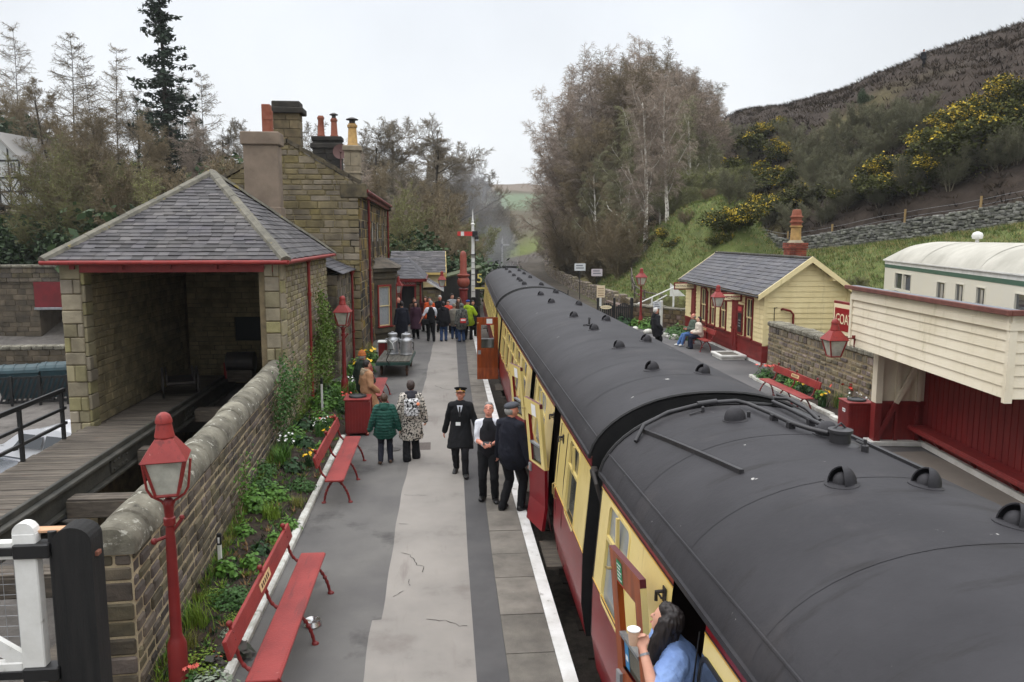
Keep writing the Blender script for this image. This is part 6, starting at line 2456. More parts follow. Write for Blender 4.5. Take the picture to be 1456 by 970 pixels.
for x0,x1 in ((.08,.78),(.93,1.66)):
 b = MB()
 k = x0
 while k < x1 - .05:
  b.box(k,k + .09,-.02,.02,.1,1.0 + .18 * math.sin((k - x0) / (x1 - x0) * PI))
  k += .105
 for z in (.3,.9):
  b.box(x0,x1,.02,.05,z,z + .08)
 b.build('leaf',BLACK,t)
b = MB()
n = 20
b.prism([(.42 + .3 * math.cos(2 * PI * i / n),-.08,.95 + .1 * math.sin(2 * PI * i / n)) for i in range(n)],(0,.04,0))
so_ = b.build('sign',SIGNC,t)
text_mesh('WAY OUT',.1,'lettering',DARKLET,so_,(.42,-.082,.95),(PI / 2,0,0),.001)
t = thing('notice_sign','cream notice on a white post above the black gates','notice',(8.6,41.6,0))
MB().bbox(-.05,.05,-.04,.04,0,1.4,.01).build('post',WHITE,t)
MB().bbox(-.22,.22,-.06,-.04,1.35,2.0,.01).build('board',mat('notice_cream',s(214,196,164),.6),t)
b = MB()
for k in range(4):
 b.box(-.16,.16,-.064,-.061,1.45 + .12 * k,1.49 + .12 * k)
b.build('lettering',mat('tan_lettering',s(150,120,96),.6),t)
t = thing('black_rail_post','slim black post with a white band by the retaining wall line','post',(7.6,47,-.9))
MB().tube([(0,0,0),(.12,0,2.3)],.03,6).build('post',BLACK,t)
MB().tube([(.052,-.002,1.0),(.075,-.002,1.45)],.036,6).build('band',WHITE,t)
for i,(x,y,z,lab) in enumerate(((12.55,70,2.04,'white lineside board on a short post on the grass bank'),(14.1,70,1.55,'pinkish white lineside board lower on the grass bank'))):
 t = thing('lineside_board',lab,'sign',(x,y,H(x,y) - .1),0,'lineside boards on the bank')
 hz_ = z - H(x,y)
 MB().tube([(0,0,0),(0,0,hz_)],.04,6).build('post',IRON,t)
 MB().bbox(-.5,.5,-.05,-.02,hz_ - .35,hz_ + .3,.01).build('board',mat('board_white' + str(i),s(206,208,210) if i == 0 else s(200,188,194),.6),t)
 b = MB()
 for k in range(2):
  b.box(-.35,.35 - .1 * k,-.055,-.052,hz_ - .15 + .22 * k,hz_ - .05 + .22 * k)
 b.build('lettering',mat('grey_lettering',s(120,122,130),.6),t)
o = MB().prism([(0,0,0),(.9,0,.0),(0,0,.75)],(0,.05,0)).build('white_gable_board',WHITE,None,loc=(13.0,43.5,1.25))
tag(o,'white triangular board on the slope behind the waiting room corner','board')
lw = thing('lineside_wall','long low rubble wall following the curve of the track below the bank','wall',(0,0,0))
w = MB()
wc = MB()
q = random.Random(15)
yy = 49.0
pts = []
while yy < 165:
 pts.append((float(xl(yy)) + 8.3 + (2.0 if yy < 56 else 2.0 * max(0,1 - (yy - 56) / 60)),yy))
 yy += 1.0
for (xa,ya),(xb,yb) in zip(pts,pts[1:]):
 ang = math.atan2(ya - yb,xa - xb)
 zt = min(H(xa,ya),H(xb,yb))
 Mq = face(xb,yb,ang,zt)
 L_ = math.dist((xa,ya),(xb,yb))
 top = 1.15
 z = -.3
 while z < top:
  h = q.uniform(.16,.28)
  u = 0
  while u < L_ - .05:
   l = min(q.uniform(.25,.55),L_ - u)
   w.bbox(u + .01,u + l - .01,-q.uniform(.0,.08),.4 + q.uniform(0,.06),z + .01,z + h - .01,.04,0,Mq)
   u += l
  z += h
w.build('stones',RW,lw)
dw = thing('dry_stone_wall','grey dry stone wall climbing the hillside above the green bank','wall',(0,0,0))
w = MB()
p0,p1 = Vector((28.9,72.8,0)),Vector((44,31,0))
d = p1 - p0
L_ = d.length
ang = math.atan2(d.y,d.x)
u = 0
while u < L_:
 l = .8
 for layer in range(9):
  t_ = q.uniform(-.2,.0)
  while t_ < l:
   sz = q.uniform(.22,.62)
   x,y = p0.x + d.x * (u + t_) / L_,p0.y + d.y * (u + t_) / L_
   z = H(x,y) - .12 + layer * .2
   if layer == 8 and q.random() < .35:
    t_ += sz
    continue
   Mq = Matrix.Translation((x,y,z)) @ Matrix.Rotation(ang + q.uniform(-.12,.12),4,'Z') @ Matrix.Rotation(q.uniform(-.12,.12),4,'X') @ Matrix.Rotation(q.uniform(-.1,.1),4,'Y')
   w.bbox(0,sz,-.28 + q.uniform(-.06,.06),.26,0,q.uniform(.17,.24),.05,0,Mq)
   t_ += sz * .93
 u += l
w.build('stones',mat('drystone',s(124,124,117),.95,col2=s(82,81,75),scale=3,bump=1,bscale=10,island=.45,hue=.02,dirt=(s(46,46,42),2,.56,.1),spots=(s(168,168,156),5,.68,.05)),dw)
FP = mat('larch_fence_post',s(168,142,96),.8,col2=s(136,112,74),scale=4,bump=.3,bscale=20,stretch=(4,4,.5))
for k,u in enumerate((-5,-1,4.5,9.5,16.5,22.5,28.5,34)):
 x,y = p0.x + d.x * u / L_ + 1.0,p0.y + d.y * u / L_ + .5
 b = MB()
 b.tube([(0,0,-.3),(rnd.uniform(-.03,.03),rnd.uniform(-.03,.03),1.55)],.085,8)
 o = b.build('fence_post',FP,None,loc=(x,y,H(x,y)))
 where = ['beyond the chimney at the foot of the gorse','just before the lower end of the stone wall','at the lower end of the stone wall, above the brick chimney','second along the wall from the brick chimney','above the middle of the stone wall','above the white carriage roof end','over the white carriage, towards the picture edge','last before the picture edge'][k]
 tag(o,'pale round fence post ' + where,'fence post','fence posts behind the dry stone wall')
b = MB()
for z in (.5,.9,1.3):
 pts = []
 for k in range(24):
  u = -7.5 + 38.5 * k / 23
  x,y = p0.x + d.x * u / L_ + 1.0,p0.y + d.y * u / L_ + .5
  pts.append((x,y,H(x,y) + z))
 b.tube(pts,.012,4)
tag(b.build('wire_fence',STEEL),'thin fence wires strung between the hillside posts','fence')
ph = thing('path_fence','weathered rustic rail fence curving up the slope beside a steep path','fence',(0,0,0))
PTS = [(15.0,48.5),(14.6,51),(14.3,54),(14.6,58),(15.4,62),(16.3,66)]
pp = []
for k,(x,y) in enumerate(PTS):
 z = H(x,y)
 MB().tube([(x,y,z - .2),(x,y,z + 1.25)],.07,7).build('post',WOOD_GREY,ph)
 pp.append((x,y,z))
for dz in (.6,1.1):
 MB().tube([(x,y,z + dz) for x,y,z in pp],.05,6).build('rail',WOOD_GREY,ph)
# ================================================================ PEOPLE
SKIN = mat('skin',s(206,158,136),.55,col2=s(192,138,116),scale=6,spec=.35)
SKIN2 = mat('ruddy_skin',s(208,146,124),.55,col2=s(188,122,104),scale=6,spec=.35)
EYE = mat('eye_dark',s(34,26,22),.3)
LIP = mat('lip',s(150,84,76),.5)
def cloth(name,c,c2=None,**k):
 return mat('cloth_' + name,c,k.pop('rough',.85),col2=c2 or tuple(x * .75 for x in c),scale=k.pop('scale',7),bump=k.pop('bump',.25),bscale=60,spec=.2,**k)
def cap_path(mb,pts,rad_,n=12,side=None,flat=False):
 """closed tapered tube with round ends; rad_ = (rx, ry) per point, rx along `side`"""
 pts = [Vector(p) for p in pts]
 rad_ = [(r,r) if not isinstance(r,tuple) else r for r in rad_]
 rings = []
 m = len(pts)
 for i in range(m):
  t = pts[min(i + 1,m - 1)] - pts[max(i - 1,0)]
  t.normalize()
  rings.append((pts[i],t,rad_[i]))
 ext = []
 p,t,(a,b) = rings[0]
 for k in (1,2):
  q = rad(30 * k)
  ext.append((p - t * min(a,b) * math.sin(q),t,(a * math.cos(q),b * math.cos(q))))
 ext = ext[::-1]
 end = []
 p,t,(a,b) = rings[-1]
 for k in (1,2):
  q = rad(30 * k)
  end.append((p + t * min(a,b) * math.sin(q),t,(a * math.cos(q),b * math.cos(q))))
 if flat:
  end = []
 rings = [r for r in ext] + rings + end
 v,f = [],[]
 for p,t,(a,b) in rings:
  sd = Vector(side) if side is not None else (Vector((1,0,0)) if abs(t.x) < .8 else Vector((0,1,0)))
  y = t.cross(sd).normalized()
  x = y.cross(t).normalized()
  for k in range(n):
   w = 2 * PI * k / n
   v.append(p + x * (a * math.cos(w)) + y * (b * math.sin(w)))
 R_ = len(rings)
 for i in range(R_ - 1):
  for k in range(n):
   f.append((i * n + k,i * n + (k + 1) % n,(i + 1) * n + (k + 1) % n,(i + 1) * n + k))
 f.append(tuple(range(n))[::-1])
 f.append(tuple((R_ - 1) * n + k for k in range(n)))
 mb.add(v,f)
def ell(mb,c,r,n=14,M=None):
 mb.sphere((0,0,0),1,n,0,Matrix.Translation(c) @ (M or Matrix.Identity(4)) @ Matrix.Diagonal((r[0],r[1],r[2],1)))
def fuse(mb,vox,name,m,parent,sm=3,fn=None):
 me = bpy.data.meshes.new(name)
 me.from_pydata(mb.v,[],mb.f)
 o = bpy.data.objects.new(name,me)
 COL.objects.link(o)
 a = o.modifiers.new('r','REMESH')
 a.mode = 'VOXEL'
 a.voxel_size = vox
 b = o.modifiers.new('s','SMOOTH')
 b.iterations = sm
 b.factor = .5
 dg = bpy.context.evaluated_depsgraph_get()
 me2 = bpy.data.meshes.new_from_object(o.evaluated_get(dg))
 bpy.data.objects.remove(o)
 bpy.data.meshes.remove(me)
 if fn:
  for v in me2.vertices:
   v.co = fn(v.co,v.normal)
 if name in ('jacket','coat','trousers','shirt') and len(me2.vertices):
  m_ = len(me2.vertices)
  A = np.empty(m_ * 3)
  B = np.empty(m_ * 3)
  me2.vertices.foreach_get('co',A)
  me2.vertices.foreach_get('normal',B)
  A,B = A.reshape(-1,3),B.reshape(-1,3)
  q0 = m_ * .37
  f1 = fbm(A[:,0] * 1.0 + A[:,1] * .7 + A[:,2] * .35,A[:,2] + A[:,0] * .4,.085,q0 % 7)
  f2 = fbm(A[:,0] - A[:,1],A[:,2] * .4,.05,q0 % 5)
  A = A + B * (.012 * f1 + .006 * f2)[:,None]      # folds in the cloth
  me2.vertices.foreach_set('co',A.ravel())
 me2.name = name
 me2.materials.clear()
 return link(name,me2,m,parent,smooth=180)
def ik(a,c,l1,l2,hint):
 a,c,hint = Vector(a),Vector(c),Vector(hint)
 d = c - a
 L = min(d.length,(l1 + l2) * .999)
 d.normalize()
 x = (l1 * l1 - l2 * l2 + L * L) / (2 * L)
 h_ = math.sqrt(max(0,l1 * l1 - x * x))
 n = hint - d * hint.dot(d)
 n = n.normalized() if n.length > 1e-6 else Vector((0,1,0))
 return a + d * x + n * h_,a + d * L
def person(label,loc,rz,h,look,pose=None,vox=.012,group=None,detail=True):
 P = dict(lean=0,side=0,feet=((-.1,-.02),(.1,.06)),hands=(None,None),yaw=0,pitch=0,sit=0,elbow=None)
 P.update(pose or {})
 t = thing('person',label,'person',loc,rz,group)
 k = h / 1.75
 bw = look.get('w',1.0) * k
 V3 = lambda x,y,z: Vector((x * bw,y * k,z * k))
 ln,sd = P['lean'],P['side']
 zp = .93 if not P['sit'] else P['sit'] / k + .1
 pel = V3(0,0,zp)
 up = Vector((sd,ln,1)).normalized()
 def T(z):
  return pel + up * (z * k)
 chest,nb = T(.36),T(.515)
 shl = [T(.462) + Vector((s_ * .165 * bw,0,0)) for s_ in (-1,1)]
 Mh = Matrix.Rotation(P['yaw'],4,'Z') @ Matrix.Rotation(-P['pitch'],4,'X')
 head = nb + Mh @ Vector((0,.02 * k,.168 * k)) + Vector((0,ln * .05,0))
 hip = [pel + V3(s_ * .085,0,-.04) for s_ in (-1,1)]
 legs,arms = [],[]
 for i in range(2):
  fx,fy = P['feet'][i][:2]
  lift = P['feet'][i][2] if len(P['feet'][i]) > 2 else 0
  ank = V3(fx,fy,.085) + Vector((0,0,lift))
  kn,ank = ik(hip[i],ank,.44 * k,.43 * k,(0,1,.15))
  legs.append((hip[i],kn,ank))
  ht = P['hands'][i]
  sgn = -1 if i == 0 else 1
  if ht is None:
   ht = (sgn * .27,.02,.80)
  w_ = V3(*ht)
  hint = P['elbow'][i] if P['elbow'] and P['elbow'][i] else (sgn * .5,-1,-.2)
  el,w_ = ik(shl[i],w_,.30 * k,.27 * k,hint)
  arms.append((shl[i],el,w_))
 def limbs(mb,inf,kinds):
  f = lambda *r: [(x * k + inf) for x in r]
  if 'torso' in kinds:
   R_ = [(.165 * bw + inf,.118 * k + inf),(.15 * bw + inf,.105 * k + inf),(.162 * bw + inf,.12 * k + inf),(.115 * bw + inf,.088 * k + inf)]
   if look.get('belly'):
    R_[1] = (R_[1][0] * 1.1,R_[1][1] * 1.25)
   cap_path(mb,[pel,T(.16),T(.36),T(.47)],R_,16,side=(1,0,0))
   for q_ in shl:
    cap_path(mb,[T(.505),q_],f(.05,.06),10)
  if 'neck' in kinds:
   cap_path(mb,[T(.46),head - Vector((0,.015,.03)) * k],f(.06,.053),10)
  if 'head' in kinds:
   ell(mb,head + Vector((0,-.005,.02)) * k,(.080 * k + inf,.1 * k + inf,.118 * k + inf),16,Mh)
   ell(mb,head + Mh @ Vector((0,.03 * k,-.045 * k)),(.056 * k + inf,.062 * k + inf,.065 * k + inf),14,Mh)
   cap_path(mb,[head + Mh @ Vector((0,.088,.02)) * k,head + Mh @ Vector((0,.108,-.018)) * k],[.011 * k,.016 * k],8)
   ell(mb,head + Mh @ Vector((0,.082,-.062)) * k,(.024 * k,.018 * k,.013 * k),8,Mh)
   ell(mb,head + Mh @ Vector((0,.078,.042)) * k,(.05 * k,.022 * k,.012 * k),10,Mh)
   for s_ in (-1,1):
    ell(mb,head + Mh @ Vector((s_ * .078,-.005,.0)) * k,(.012 * k,.02 * k,.032 * k),8,Mh)
  if 'uarm' in kinds:
   for a,e,w_ in arms:
    cap_path(mb,[a,a.lerp(e,.5),e],f(.058,.05,.042),10)
  if 'farm' in kinds:
   for a,e,w_ in arms:
    cap_path(mb,[e,e.lerp(w_,.4),w_],f(.042,.04,.029),10)
  if 'hand' in kinds:
   for i,(a,e,w_) in enumerate(arms):
    if P.get('nohand') and i in P['nohand']:
     continue
    d = (w_ - e).normalized()
    sgn = -1 if i == 0 else 1
    sdv = d.cross(Vector((sgn,0,.2))).normalized()      # thumb side
    pn = sdv.cross(d).normalized() * sgn
    curl = P.get('curl',.35)
    pc = w_ + d * .05 * k
    cap_path(mb,[w_,pc,w_ + d * .085 * k],[(.026 * k,.02 * k),(.04 * k,.016 * k),(.04 * k,.014 * k)],10,side=sdv)
    for j in range(4):
     o_ = (j - 1.5) * .019 * k
     l_ = (.036,.041,.039,.03)[j] * k
     b0 = w_ + d * .082 * k + sdv * -o_
     b1 = b0 + (d * math.cos(curl) - pn * math.sin(curl)) * l_
     b2 = b1 + (d * math.cos(curl * 2.6) - pn * math.sin(curl * 2.6)) * l_ * .8
     cap_path(mb,[b0,b1,b2],[.0095 * k,.009 * k,.008 * k],7)
    b0 = w_ + d * .03 * k + sdv * .026 * k
    b1 = b0 + (d * .7 + sdv * .6 - pn * .3).normalized() * .038 * k
    b2 = b1 + (d * .9 + sdv * .1 - pn * .4).normalized() * .03 * k
    cap_path(mb,[b0,b1,b2],[.013 * k,.011 * k,.009 * k],7)
  if 'leg' in kinds:
   for a,e,w_ in legs:
    cap_path(mb,[a,a.lerp(e,.5),e],f(.092,.078,.06),12)
    cap_path(mb,[e,e.lerp(w_,.35),w_],f(.06,.056,.04),12)
   cap_path(mb,[legs[0][0] + V3(.02,0,.03),legs[1][0] + V3(-.02,0,.03)],f(.1,.1),12)
  if 'foot' in kinds:
   for i,(a,e,w_) in enumerate(legs):
    d = (w_ - e).normalized()
    fl = P['feet'][i][2] if len(P['feet'][i]) > 2 else 0
    dz = -.5 if fl else 0
    fw = Vector((.18 * (1 if i else -1),1,dz)).normalized()
    b0 = w_ + Vector((0,-.03,-.035)) * k
    cap_path(mb,[b0,b0 + fw * .09 * k,b0 + fw * .17 * k + Vector((0,0,-.006))],[(.042 * k + inf,.046 * k + inf),(.046 * k + inf,.038 * k + inf),(.04 * k + inf,.028 * k + inf)],10,side=(1,0,0))
 body = MB()
 limbs(body,0,('torso','neck','head','uarm','farm','hand','leg','foot'))
 fuse(body,min(vox,.011) if detail else vox,'body',look.get('skin',SKIN),t,2)
 inf = look.get('inf',.014)
 hem = look.get('hem',.0)
 mb = MB()
 fl = look.get('flare',0)
 for i,(a,e,w_) in enumerate(legs):
  cap_path(mb,[a,a.lerp(e,.5),e],[.098 * k + .01,.083 * k + .01,.066 * k + .01],12)
  cap_path(mb,[e,e.lerp(w_,.5),w_ + (w_ - e).normalized() * .03 * k],[.066 * k + .01,.06 * k + .012 + fl * .5,.05 * k + .014 + fl],12)
 cap_path(mb,[legs[0][0] + V3(.02,0,.03),legs[1][0] + V3(-.02,0,.03)],[.108 * k,.108 * k],12)
 cap_path(mb,[pel + V3(0,0,-.02),T(.1)],[(.172 * bw + .008,.125 * k + .008),(.158 * bw + .008,.115 * k + .008)],16,side=(1,0,0))
 fuse(mb,vox,'trousers',look['trousers'],t,2)
 mb = MB()
 limbs(mb,.009,('foot',))
 fuse(mb,vox * .8,'shoes',look.get('shoes',BLACK),t,1)
 kind = look.get('kind','jacket')
 if kind == 'vest':
  mb = MB()
  limbs(mb,.01,('torso',))
  limbs(mb,.012,('uarm',))
  if look.get('sleeve') == 'long':
   limbs(mb,.01,('farm',))
  fuse(mb,vox,'shirt',look['shirt'],t,2)
  mb = MB()
  R_ = [(.172 * bw + .012,.125 * k + .012),(.155 * bw + .014,.112 * k + .014),(.16 * bw + .014,.126 * k + .014),(.11 * bw + .012,.105 * k + .012)]
  if look.get('belly'):
   R_[1] = (R_[1][0] * 1.1,R_[1][1] * 1.25)
  cap_path(mb,[T(-.03),T(.16),T(.36),T(.46)],R_,16,side=(1,0,0))
  fuse(mb,vox,'waistcoat',look['top'],t,2)
 else:
  mb = MB()
  R_ = [(.178 * bw + inf,.13 * k + inf),(.165 * bw + inf,.12 * k + inf),(.165 * bw + inf,.126 * k + inf),(.118 * bw + inf,.095 * k + inf)]
  cap_path(mb,[pel,T(.16),T(.36),T(.475)],R_,16,side=(1,0,0))
  for q_ in shl:
   cap_path(mb,[T(.5),q_],[.052 * k + inf,.062 * k + inf],10)
  limbs(mb,inf,('uarm',))
  for a,e,w_ in arms:
   if look.get('elbow_sleeve'):
    cap_path(mb,[a.lerp(e,.3),a.lerp(e,.8),e.lerp(w_,.22)],[.07 * k + inf,.075 * k + inf,.055 * k + inf],10,flat=True)
    continue
   cap_path(mb,[e,e.lerp(w_,.45),w_],[.044 * k + inf,.043 * k + inf,.036 * k + inf],10)
  if hem:
   mid = (legs[0][1] + legs[1][1]) / 2
   hz_ = Vector((lerp(pel.x,mid.x,.8),lerp(pel.y,mid.y,.7),hem * k))
   if P['sit']:
    hz_ = pel + Vector((0,.1,-.03))
   w2 = .19 * bw + inf + .02 * look.get('swing',1)
   cap_path(mb,[pel + up * .08 * k,pel.lerp(hz_,.5),hz_],[(.172 * bw + inf,.13 * k + inf),(w2,.155 * k + inf),(w2 + .015,.17 * k + inf)],16,side=(1,0,0),flat=True)
  if look.get('collar'):
   cap_path(mb,[T(.47),T(.56)],[(.095 * k,.09 * k),(.075 * k,.075 * k)],12)
  q = look.get('quilt')
  fn = None
  if q:
   def fn(co,no,q=q):
    if co.z < .3:
     return co
    return co + no * (.012 * abs(math.sin(co.z * PI / q)) - .006)
  o = fuse(mb,vox,'coat' if hem and hem < .7 else 'jacket',look['top'],t,2,fn)
  if look.get('shirt') and detail:
   b = MB()
   y0 = .128 * k + inf + .004
   c_ = T(.44)
   b.add([c_ + Vector((-.055,y0 - .035,.05)),c_ + Vector((.055,y0 - .035,.05)),c_ + Vector((.0,y0 + .006,-.16))],[(0,1,2)])
   b.build('shirt_front',look['shirt'],o)
   b = MB()
   b.prism([c_ + Vector((-.016,y0 - .026,.03)),c_ + Vector((-.022,y0 + .004,-.15)),c_ + Vector((.022,y0 + .004,-.15)),c_ + Vector((.016,y0 - .026,.03))],Vector((0,.008,0)))
   b.build('tie',look.get('tie',BLACK),o)
 if look.get('hood'):
  mb = MB()
  c_ = T(.53)
  pts = [c_ + Vector((.1 * math.cos(a) * k,(.085 * math.sin(a) - .02) * k,(.02 - .035 * math.sin(a)) * k)) for a in [2 * PI * i / 14 for i in range(15)]]
  cap_path(mb,pts,[.042 * k] * 15,8)
  ell(mb,c_ + Vector((0,-.11,-.03)) * k,(.1 * k,.06 * k,.09 * k))
  fuse(mb,vox,'hood',look['hood'],t,2)
 if look.get('headhood'):
  mb = MB()
  ell(mb,head + Mh @ Vector((0,-.02,.02)) * k,(.112 * k,.122 * k,.142 * k),16,Mh)
  cap_path(mb,[head + Vector((0,-.03,-.06)) * k,T(.49)],[.1 * k,.12 * k],12)
  fuse(mb,vox,'hood',look['headhood'],t,2)
 hs_ = look.get('hair')
 if hs_:
  mb = MB()
  ell(mb,head + Mh @ Vector((0,-.022,.036)) * k,(.089 * k,.097 * k,.114 * k),16,Mh)
  ell(mb,head + Mh @ Vector((0,.03,.098)) * k,(.07 * k,.062 * k,.044 * k),12,Mh)
  if hs_ == 'long':
   for s_ in (-1,0,1):
    cap_path(mb,[head + Mh @ Vector((s_ * .06,-.05 + .03 * abs(s_),.04)) * k,head + Mh @ Vector((s_ * .085,-.06 + .03 * abs(s_),-.1)) * k,head + Mh @ Vector((s_ * .095,-.06 + .03 * abs(s_),-.23)) * k],[.06 * k,.066 * k,.05 * k],9)
  elif hs_ == 'bob':
   cap_path(mb,[head + Mh @ Vector((0,-.05,.03)) * k,head + Mh @ Vector((0,-.06,-.09)) * k],[(.09 * k,.06 * k),(.08 * k,.05 * k)],12,side=Mh @ Vector((1,0,0)))
  elif hs_ == 'fringe':
   mb = MB()
   ell(mb,head + Mh @ Vector((0,-.03,-.0)) * k,(.087 * k,.088 * k,.074 * k),14,Mh)
  def tex(co,no):
   return co + no * .009 * mnoise.noise(Vector((co.x * 60,co.y * 60,co.z * 9)))
  fuse(mb,vox * .7,'hair',look['hairm'],t,1,tex)
 ht = look.get('hat')
 if ht:
  Mt = Matrix.Translation(head + Mh @ Vector((0,-.005,.06)) * k) @ Mh
  mb = MB()
  if ht == 'beanie':
   ell(mb,Mt @ Vector((0,-.01,.01)),(.09 * k,.104 * k,.105 * k),16,Mh)
   pts = [Mt @ Vector((.09 * math.cos(a) * k,(.103 * math.sin(a) - .01) * k,-.02)) for a in [2 * PI * i / 18 for i in range(19)]]
   cap_path(mb,pts,[(.016 * k)] * 19,8)
   o = fuse(mb,vox * .7,'hat',look['hatm'],t,2,lambda co,no: co + no * .003 * math.sin(math.atan2(co.y,co.x) * 30))
  elif ht == 'flat':
   ell(mb,Mt @ Vector((0,0,.025)),(.1 * k,.125 * k,.055 * k),16,Mh @ Matrix.Rotation(rad(8),4,'X'))
   ell(mb,Mt @ Vector((0,.105,-.005)),(.07 * k,.06 * k,.014 * k),14,Mh @ Matrix.Rotation(rad(-12),4,'X'))
   fuse(mb,vox * .7,'hat',look['hatm'],t,2)
  elif ht == 'peaked':
   b = MB()
   b.lathe([(.085,-.03),(.088,.025),(.125,.055),(.13,.062),(.12,.072),(.02,.078)],n=22,sx=k,sy=1.12 * k,M=Mt @ Matrix.Rotation(rad(-6),4,'X'))
   o = b.build('hat',look['hatm'],t,smooth=50)
   b = MB()
   n = 9
   v = []
   for r,z in ((.088,-.02),(.15,-.055)):
    for i in range(n):
     a = rad(35 + 110 * i / (n - 1))
     v.append(Mt @ Vector((r * math.cos(a) * k,r * 1.12 * math.sin(a) * k,z)))
   b.add(v,[(i,i + 1,n + i + 1,n + i) for i in range(n - 1)])
   b.build('peak',mat('patent_black',s(20,20,22),.15),o)
   b = MB()
   b.lathe([(.089,-.012),(.0905,-.01),(.0905,.0),(.089,.002)],n=22,sx=k,sy=1.12 * k,M=Mt)
   b.build('braid',LINING,o)
   b = MB()
   b.sphere((0,0,0),.017,8,0,Mt @ Matrix.Translation((0,.105 * k,.022)))
   b.build('badge',LINING,o)
 if detail:
  b = MB()
  for s_ in (-1,1):
   ell(b,head + Mh @ Vector((s_ * .031,.084,.022)) * k,(.012 * k,.009 * k,.007 * k),8,Mh)
  b.build('eyes',EYE,t,smooth=60)
  b = MB()
  ell(b,head + Mh @ Vector((0,.098,-.062)) * k,(.02 * k,.006 * k,.004 * k),8,Mh)
  b.build('mouth',LIP,t,smooth=60)
  if look.get('glasses'):
   b = MB()
   for s_ in (-1,1):
    b.tube([head + Mh @ Vector((s_ * .034 + .024 * math.cos(a),.1,.02 + .018 * math.sin(a))) * k for a in [2 * PI * i / 12 for i in range(13)]],.003,5)
   b.tube([head + Mh @ Vector((-.06,.098,.024)) * k,head + Mh @ Vector((-.082,.0,.015)) * k],.003,5)
   b.tube([head + Mh @ Vector((.06,.098,.024)) * k,head + Mh @ Vector((.082,.0,.015)) * k],.003,5)
   b.build('glasses',BLACK,t)
 t['_'] = 0
 del t['_']
 info = dict(T=T,head=head,Mh=Mh,arms=arms,k=k,inf=inf,rz=rz,loc=Vector(loc),pel=pel)
 return t,info
def world(info,p):
 return info['loc'] + Matrix.Rotation(info['rz'],3,'Z') @ Vector(p)
NAVY = cloth('navy',s(30,32,42))
BLK = cloth('black',s(26,27,30),s(20,20,22))
BLK2 = cloth('soft_black',s(36,36,40),s(27,27,30))
WSH = cloth('white_shirt',s(218,220,226),s(196,198,206))
JEAN = cloth('blue_denim',s(54,76,112),s(42,60,92))
GREYH = mat('grey_hair',s(148,146,142),.6,col2=s(110,108,106),scale=30,stretch=(3,3,.6))
WHITEH = mat('white_hair',s(206,204,198),.6,col2=s(176,174,168),scale=30,stretch=(3,3,.6))
BROWNH = mat('brown_hair',s(82,58,40),.5,col2=s(54,38,28),scale=30,stretch=(3,3,.6))
DARKH = mat('dark_hair',s(38,30,28),.55,col2=s(24,20,20),scale=30,stretch=(3,3,.6))
TANS = mat('shoe_brown',s(86,66,52),.6)
SNEAK = mat('shoe_white',s(206,206,202),.6)
g1,i1 = person('guard in a long black coat and peaked cap with gold badge, walking',(.36,14.75,0),PI - .12,1.72,
    dict(skin=SKIN2,top=BLK,kind='coat',hem=.56,trousers=BLK2,shirt=WSH,hat='peaked',hatm=BLK,hair='fringe',hairm=GREYH,inf=.02,w=1.06,swing=1.2),
    dict(feet=((-.1,.20),(.1,-.16,.04)),hands=((-.35,.1,.84),(.31,-.1,.84)),pitch=-.42,lean=.06))
b = MB()
c_ = i1['T'](.14) + Vector((.03,.128 * i1['k'] + .055,0))
b.bbox(c_.x - .045,c_.x + .045,c_.y - .004,c_.y + .004,c_.z - .035,c_.z + .03,.003)
b.build('badge_card',PAPER,g1)
b = MB()
for s_ in (-1,1):
 b.tube([c_ + Vector((0,0,.03)),i1['T'](.3) + Vector((s_ * .05,.17,0)),i1['T'](.48) + Vector((s_ * .07,.1,0))],.004,5)
b.build('lanyard',BLK2,g1)
g2,i2 = person('man in a black waistcoat and white shirt, looking down at a phone',(.80,13.15,0),PI - .12,1.75,
    dict(skin=SKIN2,top=BLK2,kind='vest',shirt=WSH,trousers=BLK,hair='short',hairm=GREYH,belly=1,glasses=1,w=1.06),
    dict(feet=((-.11,.05),(.1,-.08)),hands=((-.07,.31,1.1),(.07,.31,1.1)),pitch=-.5,curl=.55))
ph_ = world(i2,(i2['arms'][0][2] + i2['arms'][1][2]) / 2 + Vector((0,.06,.03)))
o = MB().bbox(-.075,.075,-.038,.038,-.006,.006,.004).build('mobile_phone',mat('phone_black',s(18,18,20),.15),None)
o.location = ph_
o.rotation_euler = (rad(-35),0,PI - .12)
tag(o,'black phone held in both hands by the man in the waistcoat','phone')
b = MB()
c_ = i2['T'](.46)
b.prism([c_ + Vector((-.016,.105,.03)),c_ + Vector((-.022,.135,-.09)),c_ + Vector((.022,.135,-.09)),c_ + Vector((.016,.105,.03))],Vector((0,.012,0)))
b.build('tie',BLK,g2)
b = MB()
c_ = i2['arms'][1][2]
b.tube([c_ + Vector((.0,-.02,-.015)),c_ + Vector((.0,.01,.0))],.037,10)
b.build('wristwatch',STEEL,g2)
person('tall man in a navy jacket and grey flat cap, turned towards the train',(1.13,12.6,0),rad(-42),1.87,
    dict(skin=SKIN2,top=NAVY,kind='coat',hem=.8,trousers=BLK,hair='fringe',hairm=GREYH,hat='flat',hatm=cloth('grey_tweed',s(74,76,82)),inf=.024,w=1.1,collar=1,shirt=WSH),
    dict(feet=((-.12,-.04),(.1,.12)),hands=((-.29,.1,.84),(.3,.06,.82)),yaw=-.5,pitch=.0))
SPOT = mat('cloth_spotted',s(206,200,190),.85,col2=s(186,178,166),scale=5,bump=.2,bscale=60,spots=(s(28,26,26),26,.5,.03))
